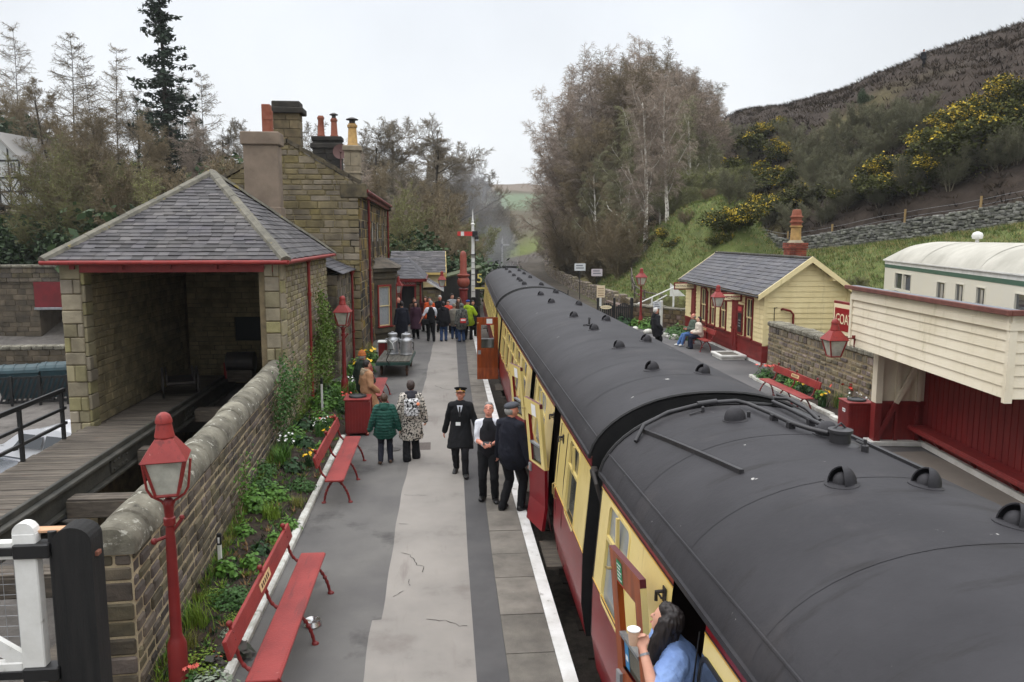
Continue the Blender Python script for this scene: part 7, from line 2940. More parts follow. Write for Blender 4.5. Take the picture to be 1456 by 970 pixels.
g4,i4 = person('woman in a white and black spotted coat walking away with a backpack',(-.62,15.8,0),.1,1.68,
    dict(top=SPOT,kind='coat',hem=.5,trousers=BLK,shoes=SNEAK,hood=cloth('charcoal_hood',s(62,62,68)),hair='short',hairm=mat('dark_brown_hair',s(66,52,46),.5,col2=s(44,34,32),scale=30),flare=.03,inf=.03,swing=1.3),
    dict(feet=((-.11,-.03),(.1,.16)),hands=((-.3,.1,.86),(.3,.06,.86)),pitch=-.1,curl=.6))
b = MB()
c_ = world(i4,i4['T'](.27) + Vector((0,-.235,0)))
b.bbox(-.15,.15,-.08,.06,-.13,.19,.05)
bo = b.build('backpack',mat('backpack_pattern',s(206,206,206),.7,col2=s(190,190,190),scale=3,spots=(s(22,22,24),17,.5,.03)),None,loc=c_,rz=.1,smooth=50)
tag(bo,'small white backpack with black pattern on the back of the spotted coat','backpack')
b = MB()
b.bbox(-.12,.12,-.115,-.08,-.14,.02,.02)
b.build('pocket',mat('pocket_pattern',s(200,200,200),.7,spots=(s(26,26,28),30,.5,.03)),bo)
b = MB()
b.sphere((.12,-.1,.1),.035,8)
b.build('charm',mat('charm_orange',s(220,130,90),.6),bo)
GREENQ = cloth('bottle_green',s(36,82,70),s(28,66,58),rough=.6)
person('child in a quilted dark green jacket walking away beside the spotted coat',(-1.15,15.65,0),.02,1.44,
    dict(top=GREENQ,kind='jacket',hem=.72,quilt=.062,trousers=cloth('dark_navy_leggings',s(34,36,46)),shoes=TANS,hood=GREENQ,hair='short',hairm=BROWNH,inf=.028,w=1.1),
    dict(feet=((-.1,-.1,.03),(.11,.08)),hands=((-.33,.04,.86),(.32,.06,.86)),nohand=()))
TAN = cloth('tan_coat',s(168,128,96),s(146,108,80))
person('woman in a tan parka with fur collar standing beyond the litter bin',(-1.80,18.95,0),rad(-58),1.62,
    dict(top=TAN,kind='coat',hem=.52,trousers=BLK,hair='short',hairm=DARKH,hood=mat('fur_trim',s(176,160,136),.95,col2=s(140,122,100),scale=30,bump=1,bscale=60),inf=.035,w=1.05),
    dict(hands=((-.2,.2,.95),(.2,.2,.95)),yaw=.1))
person('person in an orange woolly hat and dark green jacket behind the tan coat',(-1.98,19.75,0),rad(-50),1.72,
    dict(top=cloth('dark_green',s(42,52,46)),kind='jacket',hem=.7,trousers=BLK,hat='beanie',hatm=cloth('rust_knit',s(178,108,62),s(150,86,48),bump=.6),hair='fringe',hairm=GREYH,glasses=1,inf=.035,collar=1,skin=SKIN2),
    dict(hands=((-.2,.2,.98),(.2,.2,.98)),yaw=.2))
person('white haired man in a black jacket standing on the far platform',(8.62,30.7,0),rad(-75),1.76,
    dict(top=BLK2,kind='jacket',hem=.66,trousers=BLK,hair='short',hairm=WHITEH,inf=.035,hood=BLK2,skin=SKIN2),
    dict(hands=((-.24,.14,.9),(.24,.14,.9)),pitch=-.15,nohand=(0,1)),vox=.014)
person('seated woman in a cream jacket and navy skirt on the waiting room bench',(10.66,31.3,0),PI / 2,1.64,
    dict(top=cloth('cream_fleece',s(214,204,190),s(190,180,168)),kind='jacket',hem=.0,trousers=cloth('navy_skirt',s(36,40,58)),hair='bob',hairm=DARKH,inf=.04,flare=.03),
    dict(sit=.46,feet=((-.1,.42),(.1,.4)),hands=((-.12,.3,.72),(.12,.32,.72)),pitch=-.25,lean=.14),vox=.014)
person('seated balding man in a grey green jacket and jeans on the waiting room bench',(10.66,32.2,0),PI / 2 + .15,1.72,
    dict(top=cloth('sage_jacket',s(92,104,92),s(74,84,76)),kind='jacket',hem=.0,trousers=cloth('pale_denim',s(84,116,164),s(64,92,138)),shoes=SNEAK,hair='fringe',hairm=GREYH,inf=.03,skin=SKIN2),
    dict(sit=.46,feet=((-.12,.56),(.1,.62)),hands=((-.12,.3,.74),(.12,.32,.74)),pitch=-.1,yaw=-.3),vox=.014)
BLUE = cloth('pale_blue_linen',s(134,160,206),s(116,142,192),scale=3,bump=.4)
g9,i9 = person('long haired woman in a blue blouse leaning out of the train with a cup',(1.76,4.9,.47),PI / 2,1.72,
    dict(top=BLUE,kind='jacket',hem=.8,trousers=JEAN,hair='long',hairm=DARKH,inf=.034,w=1.05,elbow_sleeve=1),
    dict(lean=.62,feet=((-.1,.05),(.1,.1)),hands=((-.2,.48,1.44),(.25,.2,.85)),elbow=((-.6,-.5,-1),None),pitch=-.35,yaw=-.75,curl=.95),vox=.009)
cp_ = world(i9,i9['arms'][0][2])
d_ = (i9['arms'][0][2] - i9['arms'][0][1]).normalized()
b = MB()
b.lathe([(.028,0),(.029,.004),(.040,.1),(.043,.102),(.043,.108),(.038,.106),(.035,.09),(.002,.088)],n=20)
o = b.build('paper_cup',mat('paper_cup_tan',s(204,170,146),.7,col2=s(190,156,132),scale=8),None,smooth=40)
o.location = world(i9,i9['arms'][0][2] + d_ * .075 + Vector((.0,.045,-.035)))
tag(o,'paper coffee cup held by the woman leaning out of the train','cup')
b = MB()
b.lathe([(.0415,.1),(.0445,.102),(.0445,.109),(.0415,.111)],n=20)
b.build('rim',PAPER,o,smooth=60)
b = MB()
w_,e_ = i9['arms'][0][2],i9['arms'][0][1]
b.tube([w_ - d_ * .03,w_ - d_ * .015],.033,12)
b.build('bracelet',STEEL,g9)
PURP = cloth('plum_coat',s(64,40,54))
LIME = cloth('lime_jacket',s(168,196,50),s(146,172,40))
ORNG = cloth('orange_jacket',s(214,92,48),s(186,76,40))
GREYC = cloth('grey_jacket',s(150,154,158))
CAMO = mat('cloth_camouflage',s(112,114,106),.9,col2=s(74,76,74),scale=9,spots=(s(42,44,46),14,.54,.03))
BRWN = cloth('brown_coat',s(72,54,46))
KNIT = cloth('grey_knit',s(132,126,116))
crowd = [
 ('man with his back turned in a long black overcoat by the stone bay',-1.66,34.0,.25,1.82,dict(top=NAVY,kind='coat',hem=.5,trousers=BLK,hair='short',hairm=DARKH,inf=.03,w=1.12),{}),
 ('woman in a long plum coat and glasses facing the camera',-1.12,35.6,PI,1.68,dict(top=PURP,kind='coat',hem=.45,trousers=BLK,hair='long',hairm=DARKH,inf=.03,glasses=1),{}),
 ('bald man in black beside the bay window corner',-1.92,36.6,PI - .6,1.8,dict(top=BLK2,kind='coat',hem=.6,trousers=BLK,hair=None,inf=.03,skin=SKIN2),{}),
 ('person in dark blue under the bay window lantern',-2.1,38.6,PI,1.8,dict(top=NAVY,kind='jacket',hem=.7,trousers=BLK,hair='short',hairm=DARKH,inf=.03),{}),
 ('person in a brown coat in front of the dark doorway',-1.25,37.6,PI + .3,1.7,dict(top=BRWN,kind='coat',hem=.6,trousers=BLK,hair='short',hairm=BROWNH,inf=.03),{}),
 ('person in a maroon brown coat right of the doorway',-.72,38.4,PI - .3,1.7,dict(top=cloth('maroon_coat',s(86,44,44)),kind='coat',hem=.6,trousers=BLK,hair='long',hairm=BROWNH,inf=.03),{}),
 ('man seen from behind in a black waistcoat with white shirt sleeves',-.42,34.6,.1,1.8,dict(top=BLK,kind='vest',shirt=WSH,trousers=BLK,hair='short',hairm=GREYH,w=1.08,skin=SKIN2),dict(feet=((-.1,.12),(.1,-.12)),hands=((-.42,.0,.86),(.3,.0,.84)))),
 ('person in a black jacket and jeans seen from behind, next to the waistcoat man',.13,34.5,0,1.76,dict(top=BLK2,kind='jacket',hem=.74,trousers=JEAN,hair='short',hairm=DARKH,inf=.03,hood=BLK2),{}),
 ('woman in a grey knitted hat with a grey jacket and jeans',.62,35.3,0,1.6,dict(top=KNIT,kind='jacket',hem=.7,trousers=JEAN,hat='beanie',hatm=KNIT,inf=.03),{}),
 ('person in a grey camouflage jacket with a red and white bag',.92,34.3,.1,1.7,dict(top=CAMO,kind='jacket',hem=.62,trousers=JEAN,headhood=CAMO,inf=.035),{}),
 ('person in a lime green jacket and blue cap by the water column',1.22,34.9,-.3,1.8,dict(top=LIME,kind='jacket',hem=.7,trousers=BLK,hat='flat',hatm=cloth('blue_cap',s(40,60,120)),inf=.045,hood=LIME,w=1.08),dict(hands=(None,(.26,.3,1.1)))),
 ('person in an orange jacket behind the waistcoat man',-.52,37.8,PI,1.72,dict(top=ORNG,kind='jacket',hem=.7,trousers=BLK,hair='short',hairm=DARKH,inf=.035),{}),
 ('white haired man in a black coat under the far lantern',-.02,38.0,PI,1.78,dict(top=BLK,kind='coat',hem=.6,trousers=BLK,hair='short',hairm=WHITEH,inf=.03,skin=SKIN2),{}),
 ('person in a red orange top behind the black jacket',.36,37.4,PI,1.58,dict(top=cloth('coral_top',s(216,84,66)),kind='jacket',hem=.7,trousers=BLK,hair='short',hairm=BROWNH,inf=.03),{}),
 ('tall person in a pale grey jacket in front of the black shed',.56,38.0,PI + .4,1.86,dict(top=GREYC,kind='jacket',hem=.7,trousers=BLK,hair='short',hairm=DARKH,inf=.035),{}),
 ('woman with long brown hair in a dark coat beside the pale grey jacket',.88,37.2,PI - .4,1.74,dict(top=BRWN,kind='coat',hem=.6,trousers=BLK,hair='long',hairm=BROWNH,inf=.03),{}),
 ('person in black half hidden behind the lime green jacket',1.5,36.2,PI,1.68,dict(top=BLK,kind='coat',hem=.6,trousers=BLK,hair='short',hairm=DARKH,inf=.03),{}),
]
for lab,x,y,rz,hh,look,pose in crowd:
 person(lab,(x,y,0),rz,hh,look,pose,vox=.02,group='people crowding by the station buildings',detail=False)
o = MB().bbox(-.13,.13,-.05,.05,-.12,.08,.03).build('shoulder_bag',mat('bag_red',s(190,50,48),.6),None,loc=(.98,34.02,.98))
tag(o,'red shoulder bag with a white band worn over the camouflage jacket','bag')
MB().bbox(-.1,.1,-.056,-.048,-.02,.05,.002).build('band',PAPER,o)
MB().tube([(-.12,.0,.06),(-.05,.1,.35),(.12,.2,.55)],.012,5).build('strap',BLK,o)
o = MB().bbox(-.16,.16,-.07,.07,-.13,.12,.05).build('satchel',BLK,None,loc=(-.68,34.5,.88))
tag(o,'black satchel at the hip of the waistcoat man with white sleeves','bag')
# ================================================================ VEGETATION
def on_ground(px_,py_,d0=20,d1=420):
 """where a line of sight of the photograph meets the terrain"""
 p,w = rad(7.5105),rad(5.2328)
 fw = Vector((math.sin(w) * math.cos(p),math.cos(w) * math.cos(p),-math.sin(p)))
 rt = Vector((math.cos(w),-math.sin(w),0))
 up = rt.cross(fw)
 r = fw + rt * ((px_ - 728) / 1115) - up * ((py_ - 485) / 1115)
 t = d0
 while t < d1:
  q = Vector((0,0,4.55)) + r * t
  if q.z <= H(q.x,q.y):
   return q.x,q.y
  t += .7 + t * .004
 return None
def at_depth(px_,y):
 """ground point at distance y in the direction of a picture column"""
 w = rad(5.2328)
 a = (px_ - 728) / 1115 / math.cos(rad(7.5))
 return y * math.tan(w + math.atan(a)),y
def top_z(py_,y):
 return 4.55 + (338 - py_) * y / 1115
def prisms(segs,n=3):
 """segments (x0,y0,z0,r0,x1,y1,z1,r1) to thin tapered prisms"""
 S = np.array(segs,float)
 a,ra,b,rb = S[:,:3],S[:,3],S[:,4:7],S[:,7]
 d = b - a
 d /= np.maximum(np.linalg.norm(d,axis=1,keepdims=True),1e-9)
 ref = np.where(np.abs(d[:,2:3]) < .9,np.array([[0,0,1.]]),np.array([[1.,0,0]]))
 x = np.cross(d,ref)
 x /= np.linalg.norm(x,axis=1,keepdims=True)
 y = np.cross(d,x)
 V = []
 for c,r in ((a,ra),(b,rb)):
  for k in range(n):
   w = 2 * PI * k / n
   V.append(c + (x * math.cos(w) + y * math.sin(w)) * r[:,None])
 V = np.stack(V,1).reshape(-1,3)
 base = np.arange(len(S))[:,None] * (2 * n)
 F = []
 for k in range(n):
  j = (k + 1) % n
  F.append(np.concatenate([base + k,base + j,base + n + j,base + n + k],1))
 return V,np.stack(F,1).reshape(-1,4)
def leaf_quads(P,size,seed,flat=0.0,asp=.55):
 """small leaf faces at points P in random directions"""
 g = np.random.default_rng(seed)
 P = np.asarray(P,float)
 n = len(P)
 u = g.normal(size=(n,3))
 u[:,2] *= (1 - flat)
 u /= np.linalg.norm(u,axis=1,keepdims=True)
 w = g.normal(size=(n,3))
 w[:,2] *= (1 - flat)
 w -= (w * u).sum(1,keepdims=True) * u
 w /= np.linalg.norm(w,axis=1,keepdims=True)
 s_ = size * g.uniform(.6,1.3,(n,1))
 V = np.stack([P - u * s_ * .5,P + w * s_ * asp * .5,P + u * s_ * .5,P - w * s_ * asp * .5],1).reshape(-1,3)
 F = np.arange(4 * n).reshape(-1,4)
 return V,F
def bark(name,c,c2,**k):
 return mat('bark_' + name,c,.9,col2=c2,scale=4,bump=.4,bscale=20,**k)
B_GREY = bark('grey_twigs',s(140,130,112),s(110,102,88),objvar=.25,spec=.15)
B_BROWN = bark('brown_twigs',s(136,122,98),s(108,98,78),objvar=.25,spec=.15)
B_PURP = bark('birch_twigs',s(172,156,142),s(142,130,118),objvar=.2,spec=.15)
B_OLIVE = bark('olive_twigs',s(134,128,94),s(110,105,78),objvar=.25,spec=.15)
B_GREEN = bark('budding_twigs',s(144,140,112),s(120,118,94),objvar=.2,spec=.15)
B_WHITE = bark('white_birch',s(226,220,210),s(128,118,108),contrast=(.52,.64))
B_DARK = bark('dark_trunk',s(64,58,50),s(46,42,38),objvar=.2)
L_BUD = mat('bud_green',s(130,136,78),.8,col2=s(110,116,68),scale=2,objvar=.25,spec=.15)
L_RUST = mat('catkin_brown',s(126,112,88),.8,col2=s(106,94,74),scale=2,objvar=.2,spec=.15)
L_SPR = mat('spruce_needles',s(58,70,56),.8,col2=s(44,54,46),scale=1.5,spec=.2)
L_HOLLY = mat('dark_evergreen',s(44,62,36),.6,col2=s(62,80,44),scale=1.2,objvar=.2,spec=.3)
L_GORSE = mat('gorse_green',s(84,86,44),.8,col2=s(62,66,36),scale=2,objvar=.2,spec=.15)
L_YEL = mat('gorse_yellow',s(206,180,62),.7,col2=s(176,152,52),scale=3,spec=.2)
MESHES = {}
def grow(q,segs,tips,p,d,L,r,lvl,K):
 k = K[lvl]
 n = k['n']
 st = L / n
 last = lvl == len(K) - 1
 for i in range(n):
  wob = k.get('wob',.15)
  d = (d[0] + q.gauss(0,wob),d[1] + q.gauss(0,wob),d[2] + q.gauss(0,wob) + k.get('up',0) * (1 if i > 0 or not k.get('late') else 0))
  m = math.sqrt(d[0] ** 2 + d[1] ** 2 + d[2] ** 2)
  d = (d[0] / m,d[1] / m,d[2] / m)
  r2 = max(k.get('rmin',.008),r * k.get('tap',.8))
  p2 = (p[0] + d[0] * st,p[1] + d[1] * st,p[2] + d[2] * st)
  segs.append((lvl,) + p + (r,) + p2 + (r2,))
  if not last and (i + 1) / n > k.get('from',.2):
   nk = K[lvl + 1]
   t = (i + 1) / n
   for _ in range(k['kids'] if q.random() < .85 else max(1,k['kids'] - 1)):
    a = q.uniform(0,2 * PI)
    s_ = q.gauss(k.get('ang',.8),.15)
    ax = (math.cos(a),math.sin(a),0)
    dot = ax[0] * d[0] + ax[1] * d[1]
    o = (ax[0] - d[0] * dot,ax[1] - d[1] * dot,-d[2] * dot + k.get('lift',0))
    mo = math.sqrt(o[0] ** 2 + o[1] ** 2 + o[2] ** 2) + 1e-9
    c,sn = math.cos(s_),math.sin(s_)
    dd = (d[0] * c + o[0] / mo * sn,d[1] * c + o[1] / mo * sn,d[2] * c + o[2] / mo * sn)
    shape = k['shape'](t) if 'shape' in k else 1 - .45 * t
    f = q.uniform(0,1)
    pb = (lerp(p[0],p2[0],f),lerp(p[1],p2[1],f),lerp(p[2],p2[2],f))
    grow(q,segs,tips,pb,dd,L * nk['len'] * shape * q.uniform(.75,1.2),max(nk.get('rmin',.008),r2 * nk.get('rr',.55)),lvl + 1,K)
  p,r = p2,r2
 if last or lvl == len(K) - 2:
  tips.append(p)
KINDS = {
 'oak': dict(h=13,t0=.26,K=[dict(n=9,wob=.05,up=.05,tap=.86,kids=3,ang=.95,**{'from': .28},shape=lambda t: 1.1 - .55 * t),
         dict(n=6,len=.46,rr=.55,wob=.2,up=.1,tap=.78,kids=2,ang=.8,**{'from': .2}),
         dict(n=4,len=.55,rr=.55,wob=.24,up=.06,tap=.75,kids=3,ang=.7,**{'from': .1}),
         dict(n=3,len=.6,rr=.55,wob=.28,up=.03,tap=.8,kids=2,ang=.7,rmin=.012,**{'from': .0}),
         dict(n=2,len=.75,rr=.7,wob=.28,tap=.8,rmin=.0085)],mats=(B_DARK,B_GREY),buds=None),
 'birch': dict(h=14,t0=.23,K=[dict(n=14,wob=.03,up=.05,tap=.9,kids=2,ang=.62,**{'from': .28},shape=lambda t: 1.05 - .45 * t),
           dict(n=6,len=.34,rr=.42,wob=.12,up=.07,tap=.8,kids=3,ang=.65,**{'from': .15}),
           dict(n=4,len=.42,rr=.5,wob=.2,up=-.12,tap=.8,kids=4,ang=.6,rmin=.012,**{'from': .1}),
           dict(n=4,len=.7,rr=.7,wob=.16,up=-.3,tap=.9,rmin=.009)],mats=(B_WHITE,B_PURP),buds=(L_RUST,.07,.35)),
 'birchdark': dict(h=14,t0=.17,K=[dict(n=9,wob=.07,up=.06,tap=.86,kids=3,ang=.55,**{'from': .2},shape=lambda t: .95 - .12 * t),
            dict(n=6,len=.42,rr=.5,wob=.17,up=.05,tap=.82,kids=5,ang=.6,**{'from': .1}),
            dict(n=4,len=.34,rr=.5,wob=.22,up=-.05,tap=.8,kids=4,ang=.7,rmin=.012,**{'from': .1}),
            dict(n=4,len=.62,rr=.7,wob=.2,up=-.22,tap=.9,rmin=.009)],mats=(B_DARK,B_PURP),buds=(L_RUST,.07,.3)),
 'larch': dict(h=17,t0=.2,K=[dict(n=22,wob=.015,up=.03,tap=.89,kids=5,ang=1.3,**{'from': .25},shape=lambda t: 1.1 - .92 * t),
          dict(n=5,len=.26,rr=.3,wob=.1,up=.05,tap=.8,kids=4,ang=.8,rmin=.016,**{'from': .1}),
          dict(n=3,len=.5,rr=.6,wob=.25,up=-.12,tap=.85,rmin=.0095)],mats=(B_DARK,B_BROWN),buds=(L_RUST,.08,.5)),
 'hazel': dict(h=7,t0=.08,multi=7,K=[dict(n=6,wob=.08,up=.03,tap=.84,kids=3,ang=.5,**{'from': .1}),
             dict(n=5,len=.5,rr=.55,wob=.16,up=.05,tap=.8,kids=3,ang=.55,rmin=.012,**{'from': .1}),
             dict(n=3,len=.45,rr=.6,wob=.25,up=.02,tap=.85,kids=3,ang=.6,rmin=.010,**{'from': .0}),
             dict(n=2,len=.6,rr=.8,wob=.25,tap=.9,rmin=.009)],mats=(B_OLIVE,B_OLIVE),buds=(L_BUD,.09,.35)),
 'willow': dict(h=8,t0=.1,multi=6,K=[dict(n=7,wob=.07,up=.04,tap=.84,kids=3,ang=.5,**{'from': .15}),
             dict(n=5,len=.45,rr=.55,wob=.14,up=.08,tap=.8,kids=3,ang=.5,rmin=.012,**{'from': .1}),
             dict(n=3,len=.5,rr=.6,wob=.2,up=.05,tap=.85,kids=3,ang=.5,rmin=.010,**{'from': .0}),
             dict(n=2,len=.6,rr=.8,wob=.2,tap=.9,rmin=.009)],mats=(B_GREY,B_GREEN),buds=(L_BUD,.09,.8)),
}
def proto(kind,seed,h=None,buds='k',mats=None):
 k = KINDS[kind]
 q = random.Random(seed)
 h = h or k['h']
 segs,tips = [],[]
 for m in range(k.get('multi',1)):
  d = (q.gauss(0,.02),q.gauss(0,.02),1)
  p = (0.,0.,-.3)
  if k.get('multi'):
   a = 2 * PI * m / k['multi'] + q.uniform(-.4,.4)
   d = (math.cos(a) * q.uniform(.2,.65),math.sin(a) * q.uniform(.2,.65),1)
   p = (math.cos(a) * .25,math.sin(a) * .25,-.3)
  grow(q,segs,tips,p,d,h * q.uniform(.85,1),k['t0'],0,k['K'])
 zmax = max(sg[7] for sg in segs)
 T_ = [sg[1:] for sg in segs if sg[0] <= (1 if not k.get('multi') else 0)]
 C_ = [sg[1:] for sg in segs if sg[0] > (1 if not k.get('multi') else 0)]
 ms = mats or k['mats']
 Vt,Ft = prisms(T_,5)
 Vc,Fc = prisms(C_,3)
 mi = np.zeros(len(Fc),int)
 bd = k['buds'] if buds == 'k' else buds
 cm = [ms[1]]
 if bd:
  P = [tp for tp in tips if q.random() < bd[2]]
  P = [(x + q.uniform(-.1,.1),y + q.uniform(-.1,.1),z + q.uniform(-.1,.1)) for x,y,z in P for _ in range(2)]
  Vb,Fb = leaf_quads(P,bd[1],seed)
  Fc = np.concatenate([Fc,Fb + len(Vc)])
  Vc = np.concatenate([Vc,Vb])
  mi = np.concatenate([mi,np.ones(len(Fb),int)])
  cm.append(bd[0])
 return (Vt,Ft,[ms[0]]),(Vc,Fc,cm,mi),zmax
def make_tree(name,label,cat,group,kind,seed,buds='k',mats=None):
 a,b,zmax = proto(kind,seed,buds=buds,mats=mats)
 t = thing(name,label,cat,(0,0,-500),0,group)
 np_mesh('trunk',a[0],a[1],a[2],t,smooth=True)
 np_mesh('crown',b[0],b[1],b[2],t,mi=b[3])
 t['_h'] = zmax
 return t
USED = set()
def plant_at(proto_,label,x,y,h,group=None,z=None,wide=1.0,sink=.15):
 """the prototype itself the first time, a copy with copied parts after that"""
 k = h / proto_['_h']
 sc = (k * wide,k * wide,k)
 if proto_.name not in USED:
  USED.add(proto_.name)
  r = proto_
  r['label'] = label
  if group:
   r['group'] = group
 else:
  r = dup(proto_,label=label,group=group)
 r.location = (x,y,(H(x,y) if z is None else z) - sink)
 r.rotation_euler = (0,0,rnd.uniform(0,2 * PI))
 r.scale = sc
 return r
PROTO = {
 'oak1': make_tree('oak_tree','bare oak','tree','bare trees on the slopes','oak',1),
 'oak2': make_tree('oak_tree','bare oak','tree','bare trees on the slopes','oak',2),
 'oak3': make_tree('oak_tree','bare oak','tree','bare trees on the slopes','oak',5,mats=(B_DARK,B_BROWN)),
 'birch1': make_tree('birch_tree','birch','tree','birches of the big clump','birch',3),
 'birch2': make_tree('birch_tree','birch','tree','birches of the big clump','birch',4,buds=(L_BUD,.075,.45),mats=(B_WHITE,B_GREEN)),
 'birch3': make_tree('birch_tree','birch','tree','birches of the big clump','birchdark',6),
 'birch4': make_tree('birch_tree','birch','tree','birches of the big clump','birchdark',9,mats=(B_DARK,B_BROWN)),
 'larch1': make_tree('larch_tree','larch','tree','bare larches on the left slope','larch',7),
 'larch2': make_tree('larch_tree','larch','tree','bare larches on the left slope','larch',8),
 'hazel1': make_tree('hazel_bush','hazel','bush','bushes below the trees','hazel',10),
 'hazel2': make_tree('hazel_bush','hazel','bush','bushes below the trees','hazel',11,buds=(L_RUST,.09,.4),mats=(B_BROWN,B_BROWN)),
 'willow1': make_tree('willow_bush','willow','bush','bushes below the trees','willow',12),
 'scrub': make_tree('scrub_bush','scrub','bush','grey scrub on the heather hill','willow',14,buds=(mat('grey_green_bud',s(112,114,84),.85,objvar=.2),.08,.8),mats=(B_GREY,bark('scrub_twigs',s(116,112,90),s(96,94,76),objvar=.2))),
}
def blob_plant(name,label,cat,group,mats_,n,rx,rz,size,seed,flowers=None,stems=True,shell=.55):
 """evergreen bush: leaf faces spread through several uneven lobes"""
 g = np.random.default_rng(seed)
 q = random.Random(seed)
 lobes = [(q.gauss(0,.42) * rx,q.gauss(0,.42) * rx,q.uniform(.25,.8) * rz,q.uniform(.3,.55)) for _ in range(11)]
 P = []
 for (lx,ly,lz,lr) in lobes:
  m = n // 11
  d = g.normal(size=(m,3))
  d /= np.linalg.norm(d,axis=1,keepdims=True)
  rr = lr * (shell + (1 - shell) * g.random((m,1))) * g.uniform(.8,1.15,(m,1))
  pts = np.array([[lx,ly,lz]]) + d * rr * np.array([[rx,rx,rz * .75]])
  P.append(pts)
 P = np.concatenate(P)
 P = P[P[:,2] > .02]
 t = thing(name,label,cat,(0,0,-500),0,group)
 V,F = leaf_quads(P,size,seed)
 mi = np.zeros(len(F),int)
 ms = [mats_]
 if flowers:
  fm,frac,fs = flowers
  keep = np.array([mnoise.noise(Vector(p) * (2.2 / rx) + Vector((seed,0,0))) for p in P]) + (P[:,2] / rz - .5) * .35
  sel = P[keep > np.quantile(keep,1 - frac)]
  sel = np.concatenate([sel + g.normal(size=sel.shape) * .05 * rx for _ in range(2)])
  Vf,Ff = leaf_quads(sel,fs,seed + 1,asp=.9)
  F = np.concatenate([F,Ff + len(V)])
  V = np.concatenate([V,Vf])
  mi = np.concatenate([mi,np.ones(len(Ff),int)])
  ms.append(fm)
 np_mesh('foliage',V,F,ms,t,mi=mi)
 if stems:
  sg = []
  for (lx,ly,lz,lr) in lobes:
   sg.append((0,0,-.2,.03 * rx,lx * .6,ly * .6,lz * .6,.02 * rx))
   sg.append((lx * .6,ly * .6,lz * .6,.02 * rx,lx,ly,lz,.008 * rx))
  V,F = prisms(sg,4)
  np_mesh('stems',V,F,B_DARK,t)
 t['_h'] = float(P[:,2].max())
 return t
PROTO['holly'] = blob_plant('holly_bush','holly','bush','dark evergreen bushes',L_HOLLY,5200,2.0,2.6,.17,31)
PROTO['gorse1'] = blob_plant('gorse_bush','gorse','bush','gorse bushes in flower',L_GORSE,3000,1.3,1.4,.15,32,(L_YEL,.13,.085))
PROTO['gorse2'] = blob_plant('gorse_bush','gorse','bush','gorse bushes in flower',L_GORSE,3000,1.5,1.3,.15,33,(L_YEL,.05,.085))
def spruce():
 q = random.Random(77)
 h = 22
 sg,tr = [],[]
 P = []
 n = 44
 for i in range(n):
  z = h * i / n
  r = .3 * (1 - i / n) + .02
  tr.append((0,0,z - .3,r,0,0,h * (i + 1) / n - .3,.3 * (1 - (i + 1) / n) + .02))
  if i < 6:
   continue
  t = i / n
  for k in range(q.choice([3,4,4,5])):
   a = q.uniform(0,2 * PI)
   L = (3.9 * (1 - t) ** .75 + .25) * q.uniform(.55,1.15)
   p = (0.,0.,z + q.uniform(0,.4))
   m = 6
   for j in range(m):
    u = (j + 1) / m
    e = (math.cos(a) * L * u,math.sin(a) * L * u,z - L * (.30 * u - .16 * u * u * u * 1.6))
    sg.append(p + (.03 * (1 - u) + .012,) + e + (.03 * (1 - u) + .008,))
    wd = .75 * (1 - .55 * u) * min(1,L / 2)
    for _ in range(int(5 + 5 * min(1,L / 2))):
     o = q.uniform(-1,1) * wd * .6
     P.append((e[0] - math.sin(a) * o + q.uniform(-.2,.2),e[1] + math.cos(a) * o + q.uniform(-.2,.2),e[2] - abs(o) * .45 - q.uniform(0,.28)))
    p = e
 t = thing('spruce_tree','tall dark spruce rising above all the other trees on the left','tree',(0,0,-500))
 V,F = prisms(tr,7)
 np_mesh('trunk',V,F,B_DARK,t)
 V1,F1 = prisms(sg,3)
 V2,F2 = leaf_quads(P,.42,5,flat=.45,asp=.42)
 np_mesh('crown',np.concatenate([V1,V2]),np.concatenate([F1,F2 + len(V1)]),[B_DARK,L_SPR],t,mi=np.concatenate([np.zeros(len(F1),int),np.ones(len(F2),int)]))
 t['_h'] = h
 return t
sp_ = spruce()
x,y = at_depth(254,66)
plant_at(sp_,'tall dark spruce rising above all the other trees on the left',x,y,top_z(-34,66) - H(x,y))
def row(items,group):
 for pk,px_,ty,d,lab,*o in items:
  x,y = at_depth(px_,d)
  h = top_z(ty,d) - H(x,y)
  plant_at(PROTO[pk],lab,x,y,max(h,1.2),group,wide=(o[0] if o else 1.0))
LG = 'trees on the left hand slope'
